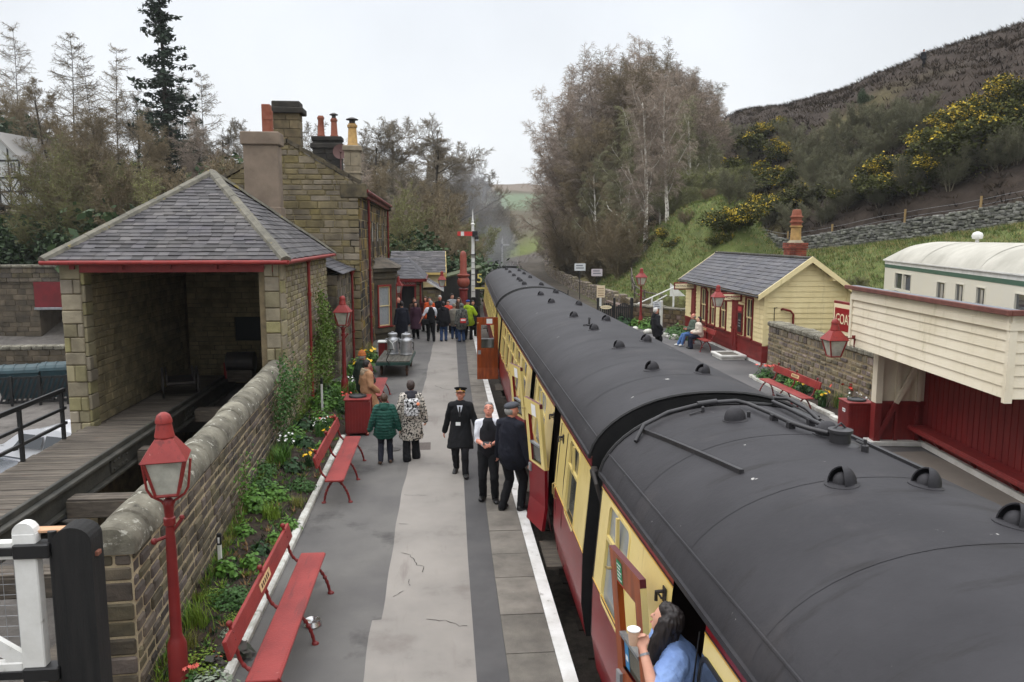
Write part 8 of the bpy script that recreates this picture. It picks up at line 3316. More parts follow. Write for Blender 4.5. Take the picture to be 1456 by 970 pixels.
row([
 ('larch1',52,58,98,'bare pointed larch second from the left edge, over the half timbered gable'),
 ('larch2',4,68,99,'bare larch cut by the left picture edge'),
 ('larch2',122,70,88,'bare larch with a fan shaped top between the timbered gable and the spruce',1.1),
 ('larch1',185,84,92,'bare larch just left of the tall spruce'),
 ('larch1',152,98,78,'shorter bare larch left of the spruce'),
 ('larch2',300,112,76,'thin bare larch right of the tall spruce'),
 ('larch1',275,118,86,'bare larch close behind the tall spruce'),
 ('birch4',28,120,92,'brown bare tree above the half timbered gable'),
 ('oak3',104,128,84,'spreading brown bare tree left of the spruce'),
 ('birch4',135,150,70,'brown twiggy tree below the fan topped larch'),
 ('oak3',175,160,66,'brown twiggy tree left of the shed roof peak'),
 ('birch4',215,165,62,'brown twiggy tree at the foot of the spruce'),
 ('oak1',255,168,70,'grey twiggy tree behind the spruce trunk'),
 ('birch3',290,165,64,'twiggy tree above the shed roof peak'),
 ('oak2',328,170,72,'pale bare tree left of the rendered chimney'),
 ('oak1',350,178,92,'bare tree directly behind the rendered chimney'),
 ('hazel1',122,195,62,'olive bush beside the half timbered gable'),
 ('hazel2',128,205,60,'brown bush above the bridge parapet'),
 ('hazel1',145,215,58,'olive bush above the left shed eave'),
 ('hazel1',190,225,56,'olive bush above the left roof slope'),
 ('hazel2',235,215,56,'brown bush above the roof peak'),
 ('hazel1',275,222,57,'olive bush right of the roof peak'),
 ('hazel2',320,225,58,'brown bush beside the rendered chimney'),
 ('birch4',128,185,68,'slim brown tree above the bridge'),
 ('hazel1',85,275,57,'low olive bush behind the bridge coping'),
 ('oak3',110,175,80,'bare brown tree behind the olive bushes'),
 ('birch3',60,150,94,'bare tree in the second row behind the timbered gable'),
 ('oak1',200,140,95,'bare tree in the back row left of the spruce'),
 ('oak2',245,150,98,'bare tree in the back row behind the spruce'),
],LG)
for px_,ty,d,lab in ((14,160,96,'dark evergreen tree behind the timbered gable'),(34,300,58,'dark evergreen bush under the timbered house'),(62,305,57,'dark evergreen bush over the bridge end'),(8,300,57,'dark evergreen bush at the picture edge over the bridge'),(110,300,58,'dark evergreen bush beside the shed roof corner'),(338,225,62,'green bush between shed roof and rendered chimney'),(588,318,62,'dark rounded evergreen above the cream hut'),(562,330,60,'dark evergreen behind the bay window roof')):
 x,y = at_depth(px_,d)
 plant_at(PROTO['holly'],lab,x,y,max(2,top_z(ty,d) - H(x,y)),'dark evergreen bushes',wide=1.25)
CG = 'bare trees beyond the station house'
row([
 ('oak1',450,178,86,'bare tree between the two dark chimneys'),
 ('oak2',535,172,84,'tall bare tree right of the pale chimney',1.1),
 ('oak1',580,168,90,'big spreading bare tree above the cream hut',1.25),
 ('oak2',622,172,98,'rounded bare tree right of the big spreading one',1.2),
 ('oak3',648,196,108,'brown bare tree left of the red signal arm',1.1),
 ('oak1',668,222,122,'bare tree directly above the tall signal'),
 ('oak2',686,240,150,'smaller bare tree right of the tall signal'),
 ('oak3',700,256,190,'last bare tree on the left side of the valley gap',1.2),
 ('birch3',505,200,70,'dark bare tree behind the pale chimney'),
 ('hazel1',540,248,62,'olive bush beyond the house roof corner'),
 ('birch4',555,225,72,'brown twiggy tree right of the house'),
 ('hazel2',600,260,72,'brown bush above the cream hut roof'),
 ('birch4',632,245,84,'brown twiggy tree left of the signal post'),
 ('willow1',652,300,74,'pale green budding bush behind the signal post'),
 ('willow1',676,318,92,'pale green budding bush right of the signal post'),
 ('hazel1',690,300,118,'olive bush beside the distant signal'),
 ('oak3',662,262,100,'twiggy brown tree behind the red signal arm'),
 ('hazel2',618,300,66,'brown bush above the black shed'),
 ('oak2',515,190,104,'pale bare tree in the row behind the house roof'),
 ('oak1',605,205,128,'bare tree in the back row above the cream hut'),
 ('oak3',640,228,140,'bare tree in the back row left of the signal'),
 ('birch3',570,250,68,'dark twiggy tree behind the annexe roof'),
],CG)
VG = 'far trees closing the valley'
q = random.Random(21)
vl = ['on the left bank','by the bend','in the middle of the gap','near the green field','below the moor','on the right bank']
for i in range(46):
 px_ = q.uniform(672,800)
 d = q.uniform(150,330)
 ty = lerp(338,268,(d - 120) / 210) + q.uniform(-10,14) + (14 if 715 < px_ < 775 else 0)
 x,y = at_depth(px_,d)
 if abs(x - float(xl(y)) - 2.5) < 4.5 or (704 < px_ < 774 and (d < 240 or ty < 292)):
  continue
 plant_at(PROTO[q.choice(['oak1','oak2','oak3','birch3','birch4'])],'small far bare tree in the wood that closes the valley beyond the bend',x,y,max(6,min(15,top_z(ty,d) - H(x,y))),VG,wide=1.3)
RG = 'birches of the big clump'
row([
 ('birch3',800,112,108,'dark drooping birch at the left end of the big clump',1.05),
 ('birch3',832,68,104,'tall brown birch with the second highest top in the clump',1.0),
 ('birch4',862,78,100,'brown birch between the two highest tops'),
 ('birch3',892,54,102,'highest birch in the middle of the clump',1.1),
 ('birch4',925,60,106,'tall birch with a loose top right of the highest'),
 ('birch3',952,88,92,'rounded brown birch right of the middle'),
 ('birch4',985,118,96,'brown birch on the right shoulder of the clump'),
 ('birch3',1012,150,98,'last tall birch at the right end of the clump'),
 ('birch4',1002,128,93,'dense brown birch filling the right shoulder of the clump',1.5),
 ('birch3',1022,172,88,'low purple birch where the clump meets the hill',1.3),
 ('birch4',905,88,95,'dense brown birch behind the white stems',1.4),
 ('birch3',972,96,87,'dense purple birch right behind the right white stem',1.4),
 ('birch3',996,122,89,'broad birch on the steep right side of the clump',1.4),
 ('birch3',845,92,94,'broad birch filling the left front of the clump',1.3),
 ('birch3',812,98,114,'birch in the back row of the clump, first from the left',1.35),
 ('birch4',838,84,116,'birch in the back row of the clump, second from the left',1.35),
 ('birch3',866,70,118,'birch in the back row of the clump, third from the left',1.35),
 ('birch4',890,66,114,'birch in the back row of the clump, fourth from the left',1.35),
 ('birch3',914,68,116,'birch in the back row of the clump, fifth from the left',1.35),
 ('birch4',940,82,112,'birch in the back row of the clump, sixth from the left',1.35),
 ('birch3',965,98,110,'birch in the back row of the clump, seventh from the left',1.35),
 ('birch4',986,114,108,'birch in the back row of the clump, eighth from the left',1.35),
 ('birch3',1008,140,106,'birch in the back row of the clump, ninth from the left',1.35),
 ('birch2',962,168,86,'pale green birch behind the right white stem',1.4),
 ('birch2',1006,200,84,'pale green birch on the right edge above the willows',1.5),
 ('willow1',1040,232,84,'green bush filling the gap between clump and hill',1.5),
 ('birch2',935,228,80,'small green birch between the two white stems',1.4),
 ('birch2',895,232,78,'small green birch left of the white stems',1.5),
 ('willow1',984,236,80,'green bush right of the white stems',1.6),
 ('willow1',1022,262,78,'lower green bush in the gap before the hill',1.6),
 ('willow1',950,262,77,'green bush between the feet of the white stems',1.5),
 ('hazel2',1000,308,64,'brown bush above the far end of the waiting room roof',1.3),
 ('hazel1',1032,318,62,'olive bush behind the waiting room ridge',1.3),
 ('hazel2',972,314,64,'brown bush left of the waiting room ridge',1.2),
 ('willow1',1060,328,60,'green bush left of the brick chimney',1.3),
 ('birch1',915,104,72,'white trunked birch, left of the two pale stems'),
 ('birch1',944,96,74,'white trunked birch, right of the two pale stems'),
 ('birch2',880,150,80,'pale green budding birch in front of the dark ones',1.25),
 ('birch2',968,135,82,'pale green budding birch on the right front of the clump',1.25),
 ('birch2',1000,185,84,'lower pale green birch at the clump edge',1.3),
 ('birch3',788,190,128,'dark birch leaning towards the valley gap',1.2),
 ('birch4',806,180,100,'brown birch low on the left of the clump',1.2),
 ('birch3',792,232,150,'low dark birch beside the valley gap',1.2),
 ('birch4',838,160,92,'brown birch in front of the second highest',1.1),
 ('birch3',790,262,118,'dark scrubby birch above the curving track',1.3),
 ('birch4',822,245,96,'brown scrubby birch above the lineside boards',1.3),
 ('birch4',856,250,84,'brown scrubby birch behind the grass bank',1.3),
 ('birch3',950,200,84,'dark bushy birch between the white stems',1.2),
 ('birch2',850,215,88,'pale green bushy birch on the left front',1.2),
 ('willow1',1010,235,80,'green willow bush at the clump foot by the hill',1.2),
 ('willow1',985,262,72,'green willow bush above the path'),
 ('willow1',1035,262,78,'green willow bush between clump and gorse'),
 ('hazel2',880,290,72,'brown bush above the grass bank'),
 ('hazel2',845,300,80,'brown bush over the lineside boards'),
 ('hazel2',805,312,100,'brown bush above the lineside wall'),
 ('willow1',965,295,66,'green bush beside the rustic fence'),
],RG)
x,y = at_depth(1017,100)
plant_at(PROTO['holly'],'small dark evergreen at the right shoulder of the birch clump',x,y,top_z(172,100) - H(x,y),'dark evergreen bushes',wide=.5)
GG = 'gorse bushes in flower'
wh = lambda px_: ('above the waiting room' if px_ < 1150 else 'high over the stone wall' if px_ < 1300 else 'near the right picture edge') if px_ > 1000 else 'on the grass bank by the clump'
for px_,py_,h,k in ((1085,225,2.4,1),(1110,235,2.2,0),(1065,260,2.6,1),(1095,275,2.4,0),(1120,262,2.2,1),(1072,305,2.2,0),(1105,312,2.2,1),(1050,322,2.0,0),(1130,300,2.4,1),(1035,330,1.8,0),(1100,190,2.0,0),(1084,197,1.8,0),
        (1250,268,2.0,0),(1275,256,2.2,0),(1300,246,2.4,0),(1325,236,2.4,0),(1345,226,2.4,0),(1370,222,2.6,1),(1395,200,2.6,0),(1412,182,2.6,0),(1385,240,2.4,1),(1320,262,2.4,0),(1290,275,2.2,1),(1430,172,2.4,0),(1450,160,2.6,0),(1402,225,2.4,1),(1350,255,2.2,0),(1265,285,2.0,1),(1425,205,2.4,1),(1340,205,2.2,0),(1362,190,2.2,0),(1232,282,1.8,0),(1215,292,1.6,1),
        (885,352,1.7,0),(905,346,1.8,0),(925,350,1.6,1),(945,340,1.8,0),(860,366,1.5,1),(958,350,1.5,0),(1020,350,1.5,1)):
 g = on_ground(px_,py_)
 if g:
  nm = 'yellow flowering gorse bush' if k == 0 else 'mostly green gorse bush with a few yellow flowers'
  plant_at(PROTO['gorse1' if k == 0 else 'gorse2'],'%s %s' % (nm,wh(px_)),g[0],g[1],h * (.6 if py_ > 335 else 1),GG,wide=rnd.uniform(1.0,1.5))
for px_,py_ in ((1160,280),(1190,275),(1180,250),(1215,255),(1240,240),(1210,230),(1265,225),(1290,212),(1235,212),(1310,195),(1260,200),(1150,262),(1165,230),(1195,215),(1225,190),(1285,190),(1140,245),(1150,300),(1185,300),(1215,275),(1200,312),(1250,300),(1170,325),(1300,285),(1350,275),(1420,250),(1445,232),(1060,245),(1040,290),(1090,330),(1125,335),(1075,280),(1045,215),(1120,215)):
 g = on_ground(px_,py_)
 if g:
  plant_at(PROTO['scrub'],'grey green leafless scrub bush in the thicket above the stone wall',g[0],g[1],rnd.uniform(2.6,3.8),'grey scrub on the heather hill',wide=1.25)
g = on_ground(1225,152)
if g:
 plant_at(PROTO['holly'],'single small dark green bush alone on the heather',g[0],g[1],2.0,'dark evergreen bushes',wide=.5)
for px_,py_,lab,pk in ((905,432,'purplish brown bush behind the black gates','hazel2'),(885,425,'rounded brown bush left of the far lamp post','hazel2'),(940,425,'olive bush behind the white handrail','willow1'),(965,432,'low olive bush above the mossy wall','hazel1'),(1160,390,'low green broom bush beside the carriage end','willow1'),(1185,388,'second low broom bush at the carriage end','willow1'),(1215,384,'third low broom bush by the carriage end','willow1')):
 x,y = at_depth(px_,46 if px_ < 1000 else 44)
 plant_at(PROTO[pk],lab,x,y,1.7,'bushes below the trees',wide=1.3)
for k_,p_ in list(PROTO.items()):
 if p_.name not in USED:
  for c in list(p_.children):
   bpy.data.objects.remove(c)
  bpy.data.objects.remove(p_)
for o in bpy.data.objects:
 if '_h' in o:
  del o['_h']
def tufts(name,pts,n,hgt,wid,spread,mats_,seed,lean=.5):
 g = np.random.default_rng(seed)
 P = np.repeat(np.array(pts),n,axis=0)
 m = len(P)
 a = g.uniform(0,2 * PI,m)
 base = P + np.stack([np.cos(a),np.sin(a),np.zeros(m)],1) * g.uniform(0,spread,(m,1))
 b = g.uniform(0,2 * PI,m)
 w = np.stack([np.cos(b),np.sin(b),np.zeros(m)],1) * wid * g.uniform(.6,1.3,(m,1))
 hh = hgt * g.uniform(.5,1.25,(m,1))
 tip = base + np.array([[0,0,1.]]) * hh + np.stack([np.cos(a),np.sin(a),np.zeros(m)],1) * hh * lean * g.uniform(.2,1,(m,1))
 V = np.stack([base - w,base + w,tip],1).reshape(-1,3)
 F = np.arange(3 * m).reshape(-1,3)
 mi = np.repeat(g.integers(0,len(mats_),len(pts)),n) if len(mats_) > 1 else None
 o = np_mesh(name,V,F,mats_,mi=mi)
 o['kind'] = 'stuff'
 return o
g = np.random.default_rng(3)
HM = [mat('heather_' + n_,c,.95,spec=.1) for n_,c in (('dark',s(60,52,46)),('mid',s(68,60,53)),('pale',s(79,70,61)),('brown',s(70,61,48)))]
N = 26000
X = g.uniform(26,125,N)
Y = g.uniform(28,190,N)
s2 = wall_side(X,Y)
u = X - xl(Y) - 3.1
k = (s2 > 1.5) & (s2 < 75) & (u > 17) & (g.random(N) < np.clip(1.3 - s2 / 90,.35,1))
pts = np.stack([X[k],Y[k],hz(X[k],Y[k]) - .05],1)
tufts('heather',pts,13,.4,.06,.7,HM,5,1.6)
GM = [mat('grass_' + n_,c,.9,spec=.15) for n_,c in (('green',s(98,112,58)),('dark',s(80,94,50)),('straw',s(146,136,92)))]
N = 22000
X = g.uniform(9,44,N)
Y = g.uniform(28,82,N)
s2 = wall_side(X,Y)
u = X - xl(Y) - 3.1
k = (s2 < -.6) & (u > 8.5) & ~((X < 20) & (Y < 40)) & ((X > 13) | (Y > 45))
pts = np.stack([X[k],Y[k],hz(X[k],Y[k]) - .03],1)
tufts('grass',pts,8,.26,.022,.35,GM,6,.9)
N = 5200
X = g.uniform(-16,8,N)
Y = g.uniform(54,100,N)
u = X - xl(Y) - 3.1
k = (u < -6)
pts = np.stack([X[k],Y[k],hz(X[k],Y[k]) - .03],1)
tufts('grass',pts,8,.35,.03,.4,[GM[1],GM[2],HM[3]],7,.9)
SOIL = mat('garden_soil',s(58,46,36),.95,col2=s(38,31,26),scale=6,bump=1,bscale=22,spots=(s(112,96,76),18,.72,.03),dirt=(s(62,68,34),2.2,.62,.12))
def wallx(y):
 return float(np.interp(y,[4,7.55,18,18.05,25.6,25.7,29.6],[-2.85,-3.0,-3.55,-3.58,-3.58,-3.28,-3.28]))
def bed_z(x,y):
 t = np.clip((-2.3 - x) / 1.1,0,1)
 k = np.interp(y,[5,8,11,16,18,24],[.02,.04,.22,.24,.12,.06])
 return .04 + k * t + .03 * mnoise.noise(Vector((x * 4,y * 4,0))) + .015 * mnoise.noise(Vector((x * 14,y * 14,5)))
v,f = [],[]
ny,nx = 230,14
for j in range(ny + 1):
 y = lerp(4.5,24.6,j / ny)
 for i in range(nx + 1):
  x = lerp(wallx(y) - .02,-2.28 if y < 23.2 else -2.6,i / nx)
  v.append((x,y,float(bed_z(x,y))))
for j in range(ny):
 for i in range(nx):
  a = j * (nx + 1) + i
  f.append((a,a + 1,a + nx + 2,a + nx + 1))
sb = MB()
sb.add(v,f)
struct(sb.build('flower_bed',SOIL,smooth=180))
solid(lambda y: -3.7,lambda y: -2.27,[4.5,23.2],-2.3,-.02,'bed_bank',SOIL)
v,f = [],[]
for j in range(61):
 y = lerp(17.6,24.7,j / 60)
 for i in range(7):
  x = lerp(9.9 + (y - 17.6) * .04,10.72 + (y - 16.45) * .056,i / 6)
  v.append((x,y,.07 + .05 * i / 6 + .03 * mnoise.noise(Vector((x * 5,y * 5,2)))))
for j in range(60):
 for i in range(6):
  a = j * 7 + i
  f.append((a,a + 1,a + 8,a + 7))
sb = MB()
sb.add(v,f)
struct(sb.build('flower_bed',SOIL,smooth=180))
LF = [mat('leaf_' + n_,c,.6,col2=c2,scale=9,spec=.3) for n_,c,c2 in (
 ('fresh',s(88,128,46),s(70,106,40)),('mid',s(66,102,44),s(52,84,38)),('dark',s(46,76,40),s(36,62,34)),('lime',s(124,148,52),s(100,126,44)),
 ('bronze',s(70,58,58),s(52,64,48)),('silver',s(150,160,140),s(120,134,112)),('straw',s(132,128,64),s(104,112,50)))]
PET_Y = mat('petal_yellow',s(236,190,30),.5)
PET_W = mat('petal_white',s(232,232,228),.5)
PET_R = mat('petal_red',s(206,62,50),.5)
PET_O = mat('petal_coral',s(224,104,92),.5)
def mound(seed,r,h,n,size,m):
 g = np.random.default_rng(seed)
 d = g.normal(size=(n,3))
 d[:,2] = np.abs(d[:,2])
 d /= np.linalg.norm(d,axis=1,keepdims=True)
 lump = np.array([1 + .28 * mnoise.noise(Vector(q_) * 2.3 + Vector((seed,0,0))) for q_ in d])[:,None]
 P = d * lump * g.uniform(.55,1.02,(n,1)) * np.array([[r,r,h]])
 nr = d + np.array([[0,0,.6]]) + g.normal(size=(n,3)) * .35
 nr /= np.linalg.norm(nr,axis=1,keepdims=True)
 a = np.cross(nr,g.normal(size=(n,3)))
 a /= np.linalg.norm(a,axis=1,keepdims=True)
 b = np.cross(nr,a)
 s_ = size * g.uniform(.6,1.3,(n,1))
 V = np.stack([P - a * s_ * .5,P + b * s_ * .4 + nr * s_ * .08,P + a * s_ * .5,P - b * s_ * .4 + nr * s_ * .08],1).reshape(-1,3)
 return V,np.arange(4 * n).reshape(-1,4)
def blades(seed,n,h,r,w,droop=.6):
 g = np.random.default_rng(seed)
 V,F = [],[]
 for i in range(n):
  a = g.uniform(0,2 * PI)
  hh = h * g.uniform(.55,1.1)
  le = g.uniform(.1,droop)
  bx,by = g.normal() * r * .35,g.normal() * r * .35
  sx,sy = -math.sin(a) * w,math.cos(a) * w
  o = len(V)
  for k in range(4):
   t = k / 3
   x = bx + math.cos(a) * hh * le * t ** 2
   y = by + math.sin(a) * hh * le * t ** 2
   z = hh * (t - .35 * le * t ** 3)
   q_ = 1 - .85 * t
   V += [(x - sx * q_,y - sy * q_,z),(x + sx * q_,y + sy * q_,z)]
  for k in range(3):
   F.append((o + 2 * k,o + 2 * k + 1,o + 2 * k + 3,o + 2 * k + 2))
 return np.array(V),np.array(F)
def heads(seed,n,h0,h1,r,size,petals=6,trumpet=False):
 """flower heads on thin stalks"""
 g = np.random.default_rng(seed)
 V,F,sg = [],[],[]
 for i in range(n):
  a,rr = g.uniform(0,2 * PI),r * math.sqrt(g.random())
  x,y,z = rr * math.cos(a),rr * math.sin(a),g.uniform(h0,h1)
  sg.append((x * .4,y * .4,0,.004,x,y,z,.003))
  face_ = Vector((g.normal() * .5 + math.cos(a) * .5,g.normal() * .5 + math.sin(a) * .5 - .3,.8)).normalized()
  t1 = face_.orthogonal().normalized()
  t2 = face_.cross(t1)
  for k in range(petals):
   w0 = 2 * PI * k / petals
   c = Vector((x,y,z))
   e = t1 * math.cos(w0) + t2 * math.sin(w0)
   e2 = t1 * math.cos(w0 + .5) + t2 * math.sin(w0 + .5)
   e3 = t1 * math.cos(w0 - .5) + t2 * math.sin(w0 - .5)
   o = len(V)
   V += [c,c + e2 * size * .55 + face_ * size * .15,c + e * size + face_ * size * .2,c + e3 * size * .55 + face_ * size * .15]
   F.append((o,o + 1,o + 2,o + 3))
 S_,SF = prisms(sg,3)
 return np.array([tuple(p) for p in V]),np.array(F),S_,SF
def plant(name,label,x,y,z,leaf,leafm,flower=None,flowerm=None,group='plants of the flower bed',cat='plant',rz=0,sc=1):
 t = thing(name,label,cat,(x,y,z),rz,group)
 t.scale = (sc,) * 3
 np_mesh('leaves',leaf[0],leaf[1],leafm,t)
 if flower:
  np_mesh('flowers',flower[0],flower[1],flowerm,t)
  np_mesh('stalks',flower[2],flower[3],LF[1],t)
 return t
q = random.Random(44)
BEDG = 'plants of the flower bed'
KP = {
 'geranium': lambda sd: plant('geranium_clump','',0,0,0,mound(sd,.34,.26,620,.055,0),LF[1]),
 'fern_mound': lambda sd: plant('leafy_clump','',0,0,0,mound(sd,.3,.3,420,.075,0),LF[0]),
 'saxifrage': lambda sd: plant('moss_clump','',0,0,0,mound(sd,.3,.14,800,.03,0),LF[3]),
 'grass_tuft': lambda sd: plant('grass_tuft','',0,0,0,blades(sd,130,.4,.2,.007,.7),LF[3]),
 'daylily': lambda sd: plant('daylily_clump','',0,0,0,blades(sd,90,.5,.2,.011,.8),LF[0]),
 'straw': lambda sd: plant('dry_grass_tuft','',0,0,0,blades(sd,120,.36,.2,.006,.9),LF[6]),
 'dark': lambda sd: plant('dark_leaved_clump','',0,0,0,mound(sd,.27,.3,120,.13,0),LF[2]),
 'bergenia': lambda sd: plant('bergenia_clump','',0,0,0,mound(sd,.26,.24,60,.17,0),LF[4],heads(sd,5,.2,.3,.15,.03),PET_O),
 'silver': lambda sd: plant('silver_clump','',0,0,0,mound(sd,.26,.18,320,.05,0),LF[5]),
 'daffodil': lambda sd: plant('daffodil_clump','',0,0,0,blades(sd,60,.42,.16,.011,.45),LF[2],heads(sd,9,.34,.5,.22,.055),PET_Y),
 'snowflake': lambda sd: plant('white_flower_clump','',0,0,0,blades(sd,80,.42,.18,.010,.5),LF[1],heads(sd,26,.36,.55,.26,.03),PET_W),
 'tulip': lambda sd: plant('tulip_clump','',0,0,0,blades(sd,40,.3,.2,.016,.5),LF[1],heads(sd,8,.34,.45,.26,.05),PET_R),
 'coral': lambda sd: plant('coral_flower_clump','',0,0,0,mound(sd,.25,.25,240,.07,0),LF[1],heads(sd,12,.28,.38,.24,.05),PET_O),
 'herb': lambda sd: plant('leafy_herb','',0,0,0,mound(sd,.2,.3,150,.09,0),LF[0]),
}
LABS = {'geranium': 'dense round green clump of small cut leaves','fern_mound': 'fresh green leafy clump','saxifrage': 'low bright mossy cushion','grass_tuft': 'bright lime grass tuft','daylily': 'arching fresh green strap leaved clump','straw': 'dry yellowish grass tuft','dark': 'dark green large leaved clump','bergenia': 'bronze leaved clump with pink flowers','silver': 'silvery leaved clump','daffodil': 'yellow daffodils in a leafy clump','snowflake': 'clump with many small white flowers','tulip': 'red flowers in a green clump','coral': 'coral flowers in a leafy clump','herb': 'upright soft green herb'}
KPR = {}
def place_plant(kind,x,y,z,where,sc=1.0,group=BEDG):
 if kind not in KPR:
  KPR[kind] = t = KP[kind](len(KPR) * 7 + 3)
 else:
  t = dup(KPR[kind])
 t.location = (x,y,z)
 t.rotation_euler = (0,0,q.uniform(0,6.28))
 t.scale = (sc * q.uniform(.9,1.1),sc * q.uniform(.9,1.1),sc * q.uniform(.85,1.15))
 t['label'] = LABS[kind] + ' ' + where
 t['group'] = group
 return t
def bed(kind,px_,py_,where,sc=1.0):
 """bed plants listed by where their foot stands along the bed: x across, y along"""
 place_plant(kind,px_,py_,float(bed_z(px_,py_)) - .02,where,sc * .84)
for kind,x,y,where,sc in (
  ('geranium',-2.62,9.5,'behind the middle of the nearest bench',1.0),('geranium',-2.5,13.9,'behind the second bench, next to the kerb',1.05),('grass_tuft',-2.86,8.9,'right of the red lamp post foot',1.0),
  ('grass_tuft',-2.72,12.3,'between the two benches',1.1),('saxifrage',-2.55,8.1,'in front of the lamp post',1.3),('bergenia',-2.32,8.35,'behind the near end of the nearest bench',1.0),('bergenia',-2.4,8.0,'near the bench end and lamp',.8),
  ('silver',-2.36,7.65,'at the bottom edge beside the lamp post',1.1),('silver',-2.42,8.7,'behind the bench back',.6),('coral',-2.62,7.7,'beside the lamp post foot',.7),('herb',-2.86,10.2,'below the small marker post',1.0),('herb',-2.62,10.5,'beside the small marker post',.9),
  ('fern_mound',-3.05,12.6,'against the wall beyond the marker post',1.3),('fern_mound',-2.85,13.2,'in the middle of the bed between the benches',1.2),('geranium',-3.2,13.6,'at the wall foot between the benches',1.0),('saxifrage',-2.45,9.05,'touching the kerb behind the nearest bench',.8),
  ('straw',-2.45,13.0,'beside the second bench end',.9),('straw',-2.8,8.4,'left of the lamp post',.8),('daylily',-3.1,15.1,'under the white flowers by the wall',1.1),('snowflake',-3.12,15.6,'by the wall behind the second bench',1.25),('daffodil',-2.6,15.2,'behind the second bench back',1.0),
  ('dark',-2.85,14.8,'behind the near end of the second bench',1.0),('geranium',-3.3,14.3,'against the wall behind the second bench',1.1),('dark',-2.95,16.6,'behind the far end of the second bench',1.1),('herb',-2.55,16.3,'close to the second bench back',.9),('fern_mound',-3.2,16.9,'at the wall foot near the shed',1.2),
  ('snowflake',-2.75,17.6,'left of the litter bin',.9),('daffodil',-2.5,17.3,'just left of the litter bin',.8),('coral',-2.7,18.5,'behind the litter bin',.9),('fern_mound',-2.9,18.8,'behind the litter bin by the shed',1.5),('dark',-3.2,18.2,'at the shed corner',1.3),
  ('fern_mound',-3.1,20.6,'along the shed wall near the far lamp',1.7),('geranium',-2.6,20.8,'beside the far red lamp post',1.3),('daylily',-2.8,21.6,'beyond the far red lamp post',1.4),('dark',-2.4,20.2,'behind the woolly hat person',1.3),('tulip',-2.5,21.3,'behind the third bench',1.1),
  ('snowflake',-2.6,22.6,'behind the third bench by the wall',1.4),('daffodil',-2.4,23.4,'left of the luggage trolley',1.3),('fern_mound',-2.9,23.2,'by the house corner',1.7),('geranium',-3.2,22.2,'under the climbing shrub',1.5),('herb',-2.5,11.4,'alone in the bare soil',.8),('herb',-2.95,11.5,'near the wall in bare soil',.9),('grass_tuft',-2.35,11.0,'beside the kerb at the far end of the nearest bench',.7),
  ('saxifrage',-2.9,9.6,'by the wall behind the geranium clump',.8),('fern_mound',-2.4,12.0,'close to the kerb between the benches',.8),('dark',-2.6,11.0,'near the far end of the nearest bench',.7),('geranium',-2.42,9.7,'touching the kerb behind the bench',.5)):
 bed(kind,x,y,where,sc)
for kind,x,y,where,sc in (
  ('daffodil',-2.5,24.6,'at the near corner of the luggage trolley',1.5),('daffodil',-2.6,27.6,'between trolley and house wall',1.5),('fern_mound',-2.75,25.6,'behind the trolley against the wing',1.8),('dark',-2.8,27.0,'against the wing wall',1.6),('fern_mound',-2.6,29.0,'at the house corner behind the trolley',1.6),('straw',-2.7,30.4,'under the house front',1.6),('herb',-2.5,26.4,'beside the trolley deck',1.6)):
 place_plant(kind,x,y,0,where,sc)
for kind,x,y,where,sc in (
  ('coral',10.35,24.0,'at the far end of the rubble wall bed',1.2),('coral',10.6,23.2,'second along the rubble wall bed',1.2),('fern_mound',10.5,22.2,'behind the far end of the red bench',1.0),('daffodil',10.3,21.2,'behind the middle of the red bench',.9),('herb',10.5,20.6,'behind the red bench by the wall',1.0),
  ('daffodil',10.1,19.6,'right behind the bench end',1.0),('straw',10.45,19.5,'against the rubble wall',1.2),('tulip',10.5,19.4,'near the bin against the wall',1.2),('snowflake',10.35,18.4,'beside the far litter bin',1.1),('daylily',10.0,18.2,'spilling over the kerb beside the far bin',1.1),('daylily',10.15,17.7,'behind the far litter bin',1.0),('dark',10.5,21.6,'against the rubble wall behind the bench',.9)):
 place_plant(kind,x,y,.1,where,sc,'plants of the far flower bed')
for kind,x,y,where,sc in (('geranium',11.0,34.4,'at the waiting room corner',2.0),('geranium',10.85,35.3,'left of the waiting room corner',1.8),('fern_mound',10.4,38.6,'between lamp post and signpost',1.8),('dark',9.5,40.2,'at the end of the mossy wall',2.0),('fern_mound',11.2,36.4,'under the mossy wall',1.6),('herb',10.0,39.6,'behind the far lamp post',1.4)):
 place_plant(kind,x,y,.02,where,sc,'plants at the far platform end')
g = np.random.default_rng(12)
yy = g.uniform(5,24,800)
xx = np.array([g.uniform(wallx(b_) + .05,-2.33) for b_ in yy])
pts = np.array([(a,b_,float(bed_z(a,b_))) for a,b_ in zip(xx,yy)])
tufts('weeds',pts,7,.075,.012,.06,[LF[0],LF[1],LF[2],LF[3],mat('dead_leaf',s(128,100,66),.9)],8,1.2)
pts2 = np.array([(wallx(b_) + g.uniform(.02,.14),b_,float(bed_z(wallx(b_) + .1,b_))) for b_ in g.uniform(7.6,25,420)])
tufts('grass',pts2,9,.14,.007,.06,[LF[3],LF[6],LF[0]],9,.8)
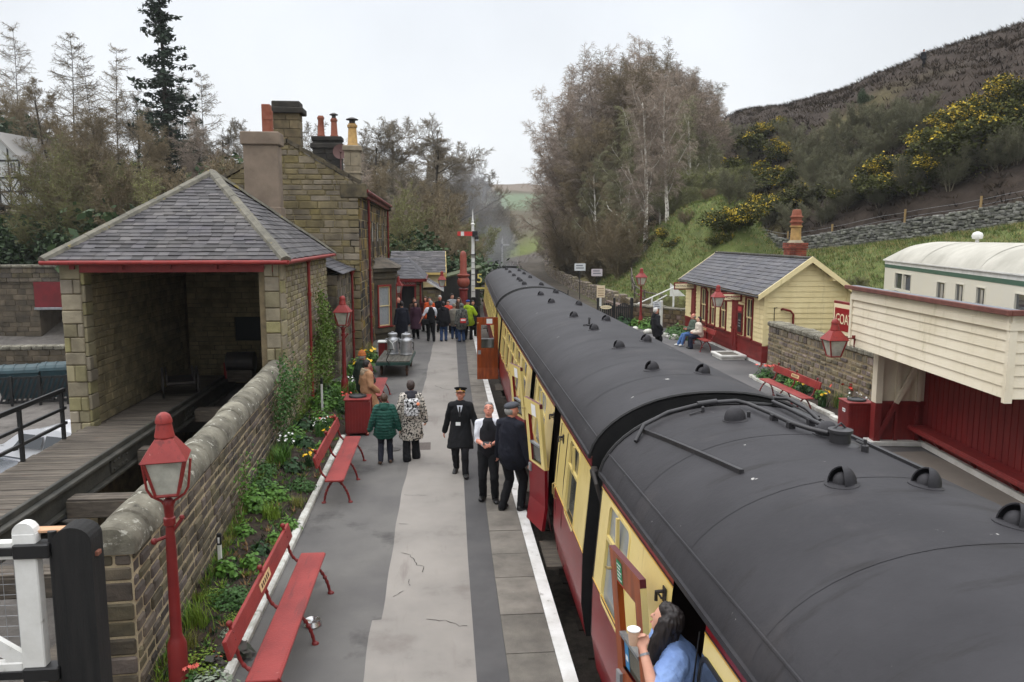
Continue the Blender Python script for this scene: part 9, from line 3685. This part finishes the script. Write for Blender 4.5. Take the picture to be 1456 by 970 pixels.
def climber(label,y0,y1,z1,n,seed,xw,leafm,fine_=.05):
 """stems and leaves climbing a wall that faces the platform"""
 q = random.Random(seed)
 sg,P = [],[]
 for i in range(n):
  y = q.uniform(y0,y1)
  p = (xw(y) + .06,y,.1)
  zt = z1 * q.uniform(.45,1)
  m = int(zt / .12)
  dy = q.gauss(0,.25)
  for k in range(m):
   zz = .1 + zt * (k + 1) / m
   yy_ = p[1] + dy * .12 + q.gauss(0,.03)
   e = (xw(yy_) + .05 + q.uniform(0,.1) + .1 * (zz > z1 * .6),yy_,zz)
   sg.append(p + (.008,) + e + (.006,))
   for _ in range(3 + 5 * (k > m * .35)):
    P.append((e[0] + q.uniform(-.03,.16),e[1] + q.gauss(0,.12),e[2] + q.gauss(0,.09)))
   p = e
 t = thing('climbing_shrub',label,'climbing plant',(0,0,0),0,'climbing shrubs on the walls')
 V,F = prisms(sg,4)
 np_mesh('stems',V,F,B_BROWN,t)
 V,F = leaf_quads(P,fine_,seed)
 np_mesh('leaves',V,F,leafm,t)
for k_ in range(98,150,2):
 g_ = on_ground(1312,k_,60)
 if g_:
  person('tiny figure of a walker standing on the skyline of the heather hill',(g_[0],g_[1],H(*g_) + .1),PI,1.8,dict(top=BLK2,kind='jacket',hem=.7,trousers=BLK,hair='short',hairm=DARKH,inf=.04),{},vox=.04,detail=False)
  break
L_CLIMB = mat('climber_leaf',s(104,128,52),.6,col2=s(80,106,44),scale=4,spec=.25)
climber('green climbing shrub on the shed wall beyond the drainpipe',22.0,25.0,3.0,26,3,lambda y: wallx(y),L_CLIMB,.09)
climber('thin climber hanging over the garden wall end by the shed',15.6,17.9,2.05,18,4,lambda y: wallx(y),LF[1],.07)
climber('sparse twiggy climber on the shed wall left of the drainpipe',18.4,20.9,1.7,12,5,lambda y: wallx(y),L_CLIMB,.07)
climber('small tuft of climber on the garden wall above the marker post',11.6,12.2,1.15,6,6,lambda y: wallx(y),LF[0],.06)
# ================================================================ LIGHT, SKY, CAMERA
w = bpy.data.worlds.new('World')
SC.world = w
w.use_nodes = True
nt = w.node_tree
N,Lk = nt.nodes,nt.links
bg = N['Background']
sky = N.new('ShaderNodeTexSky')
sky.sky_type = 'NISHITA'
sky.sun_disc = False
sky.sun_elevation = rad(48)
sky.sun_rotation = rad(-70)
sky.air_density = 1.2
sky.dust_density = 3
tc = N.new('ShaderNodeTexCoord')
sp = N.new('ShaderNodeSeparateXYZ')
Lk.new(tc.outputs['Generated'],sp.inputs[0])
rp = N.new('ShaderNodeValToRGB')
e = rp.color_ramp.elements
e[0].position = 0
e[0].color = (.93,.95,.97,1)
e[1].position = 1
e[1].color = (3.3,3.33,3.42,1)
for pos,c in ((.12,(.95,.98,1.01,1)),(.3,(.87,.91,.965,1)),(.42,(1.3,1.33,1.38,1)),(.65,(2.5,2.53,2.6,1))):
 k = rp.color_ramp.elements.new(pos)
 k.color = c
Lk.new(sp.outputs['Z'],rp.inputs['Fac'])
ns = N.new('ShaderNodeTexNoise')
ns.inputs['Scale'].default_value = 2.3
ns.inputs['Detail'].default_value = 5
Lk.new(tc.outputs['Generated'],ns.inputs['Vector'])
mr = N.new('ShaderNodeMapRange')
mr.inputs['From Min'].default_value = .35
mr.inputs['From Max'].default_value = .65
mr.inputs['To Min'].default_value = 8.7
mr.inputs['To Max'].default_value = 10.0
Lk.new(ns.outputs['Fac'],mr.inputs['Value'])
vm = N.new('ShaderNodeVectorMath')
vm.operation = 'SCALE'
Lk.new(rp.outputs['Color'],vm.inputs[0])
m2 = N.new('ShaderNodeMapRange')
m2.interpolation_type = 'SMOOTHSTEP'
m2.inputs['From Min'].default_value = .8
m2.inputs['From Max'].default_value = .99
m2.inputs['To Min'].default_value = .93
m2.inputs['To Max'].default_value = 1.13
Lk.new(sp.outputs['Y'],m2.inputs['Value'])
mm = N.new('ShaderNodeMath')
mm.operation = 'MULTIPLY'
Lk.new(mr.outputs['Result'],mm.inputs[0])
Lk.new(m2.outputs['Result'],mm.inputs[1])
Lk.new(mm.outputs[0],vm.inputs['Scale'])
mx = N.new('ShaderNodeMix')
mx.data_type = 'RGBA'
mx.inputs['Factor'].default_value = .93
Lk.new(sky.outputs['Color'],mx.inputs[6])
Lk.new(vm.outputs[0],mx.inputs[7])
Lk.new(mx.outputs[2],bg.inputs['Color'])
bg.inputs['Strength'].default_value = .1
sl = bpy.data.lights.new('Sun','SUN')
sl.energy = .75
sl.angle = rad(35)
sl.color = (1,.96,.9)
so = bpy.data.objects.new('Sun',sl)
COL.objects.link(so)
el,az = rad(48),rad(-70)
dv = Vector((math.sin(az) * math.cos(el),math.cos(az) * math.cos(el),math.sin(el)))
so.rotation_euler = dv.to_track_quat('Z','Y').to_euler()
def air(name,box,dens,col,z,kind='stuff'):
 m = bpy.data.materials.new(name + '_air')
 m.use_nodes = True
 n_ = m.node_tree.nodes
 n_.remove(n_['Principled BSDF'])
 pv = n_.new('ShaderNodeVolumePrincipled')
 pv.inputs['Color'].default_value = col + (1,)
 pv.inputs['Density'].default_value = dens
 pv.inputs['Anisotropy'].default_value = .2
 m.node_tree.links.new(pv.outputs[0],n_['Material Output'].inputs['Volume'])
 o = MB().box(*box,*z).build(name,m)
 o['kind'] = kind
 return o
air('haze',(-560,640,-40,1250),.00026,(.9,.93,.97),(-5,95))
sm = MB()
for (x,y,z,a,b,c) in ((6.2,90,3,3.0,9,3.4),(5.2,97,7,3.6,9,4),(3.4,104,11,3.2,8,3.4)):
 sm.sphere((x,y,z),1,16,0,None,(a,b,c))
sm = fuse(sm,.8,'smoke',bpy.data.materials.new('smoke_air'),None,4)
sm['kind'] = 'stuff'
m = sm.data.materials[0]
m.use_nodes = True
n_ = m.node_tree.nodes
n_.remove(n_['Principled BSDF'])
pv = n_.new('ShaderNodeVolumePrincipled')
pv.inputs['Color'].default_value = (.72,.73,.76,1)
pv.inputs['Anisotropy'].default_value = .2
nz = n_.new('ShaderNodeTexNoise')
nz.inputs['Scale'].default_value = .22
nz.inputs['Detail'].default_value = 3
tq = n_.new('ShaderNodeTexCoord')
mq = n_.new('ShaderNodeMapRange')
mq.inputs['From Min'].default_value = .38
mq.inputs['From Max'].default_value = .7
mq.inputs['To Max'].default_value = .1
L_ = m.node_tree.links
L_.new(tq.outputs['Object'],nz.inputs['Vector'])
L_.new(nz.outputs['Fac'],mq.inputs['Value'])
L_.new(mq.outputs['Result'],pv.inputs['Density'])
L_.new(pv.outputs[0],n_['Material Output'].inputs['Volume'])
cam = bpy.data.cameras.new('Camera')
cam.sensor_width = 36
cam.lens = 36 * 1115 / 1456
cam.clip_start = .1
cam.clip_end = 4000
co = bpy.data.objects.new('Camera',cam)
COL.objects.link(co)
co.location = (0,0,4.55)
co.rotation_euler = (rad(90 - 7.5105),0,rad(-5.2328))
SC.camera = co
SC.render.engine = 'CYCLES'
SC.cycles.use_denoising = True
SC.cycles.max_bounces = 6
SC.cycles.transparent_max_bounces = 16
SC.view_settings.view_transform = 'Standard'
SC.view_settings.look = 'None'
SC.view_settings.exposure = .06
SC.view_settings.gamma = 1
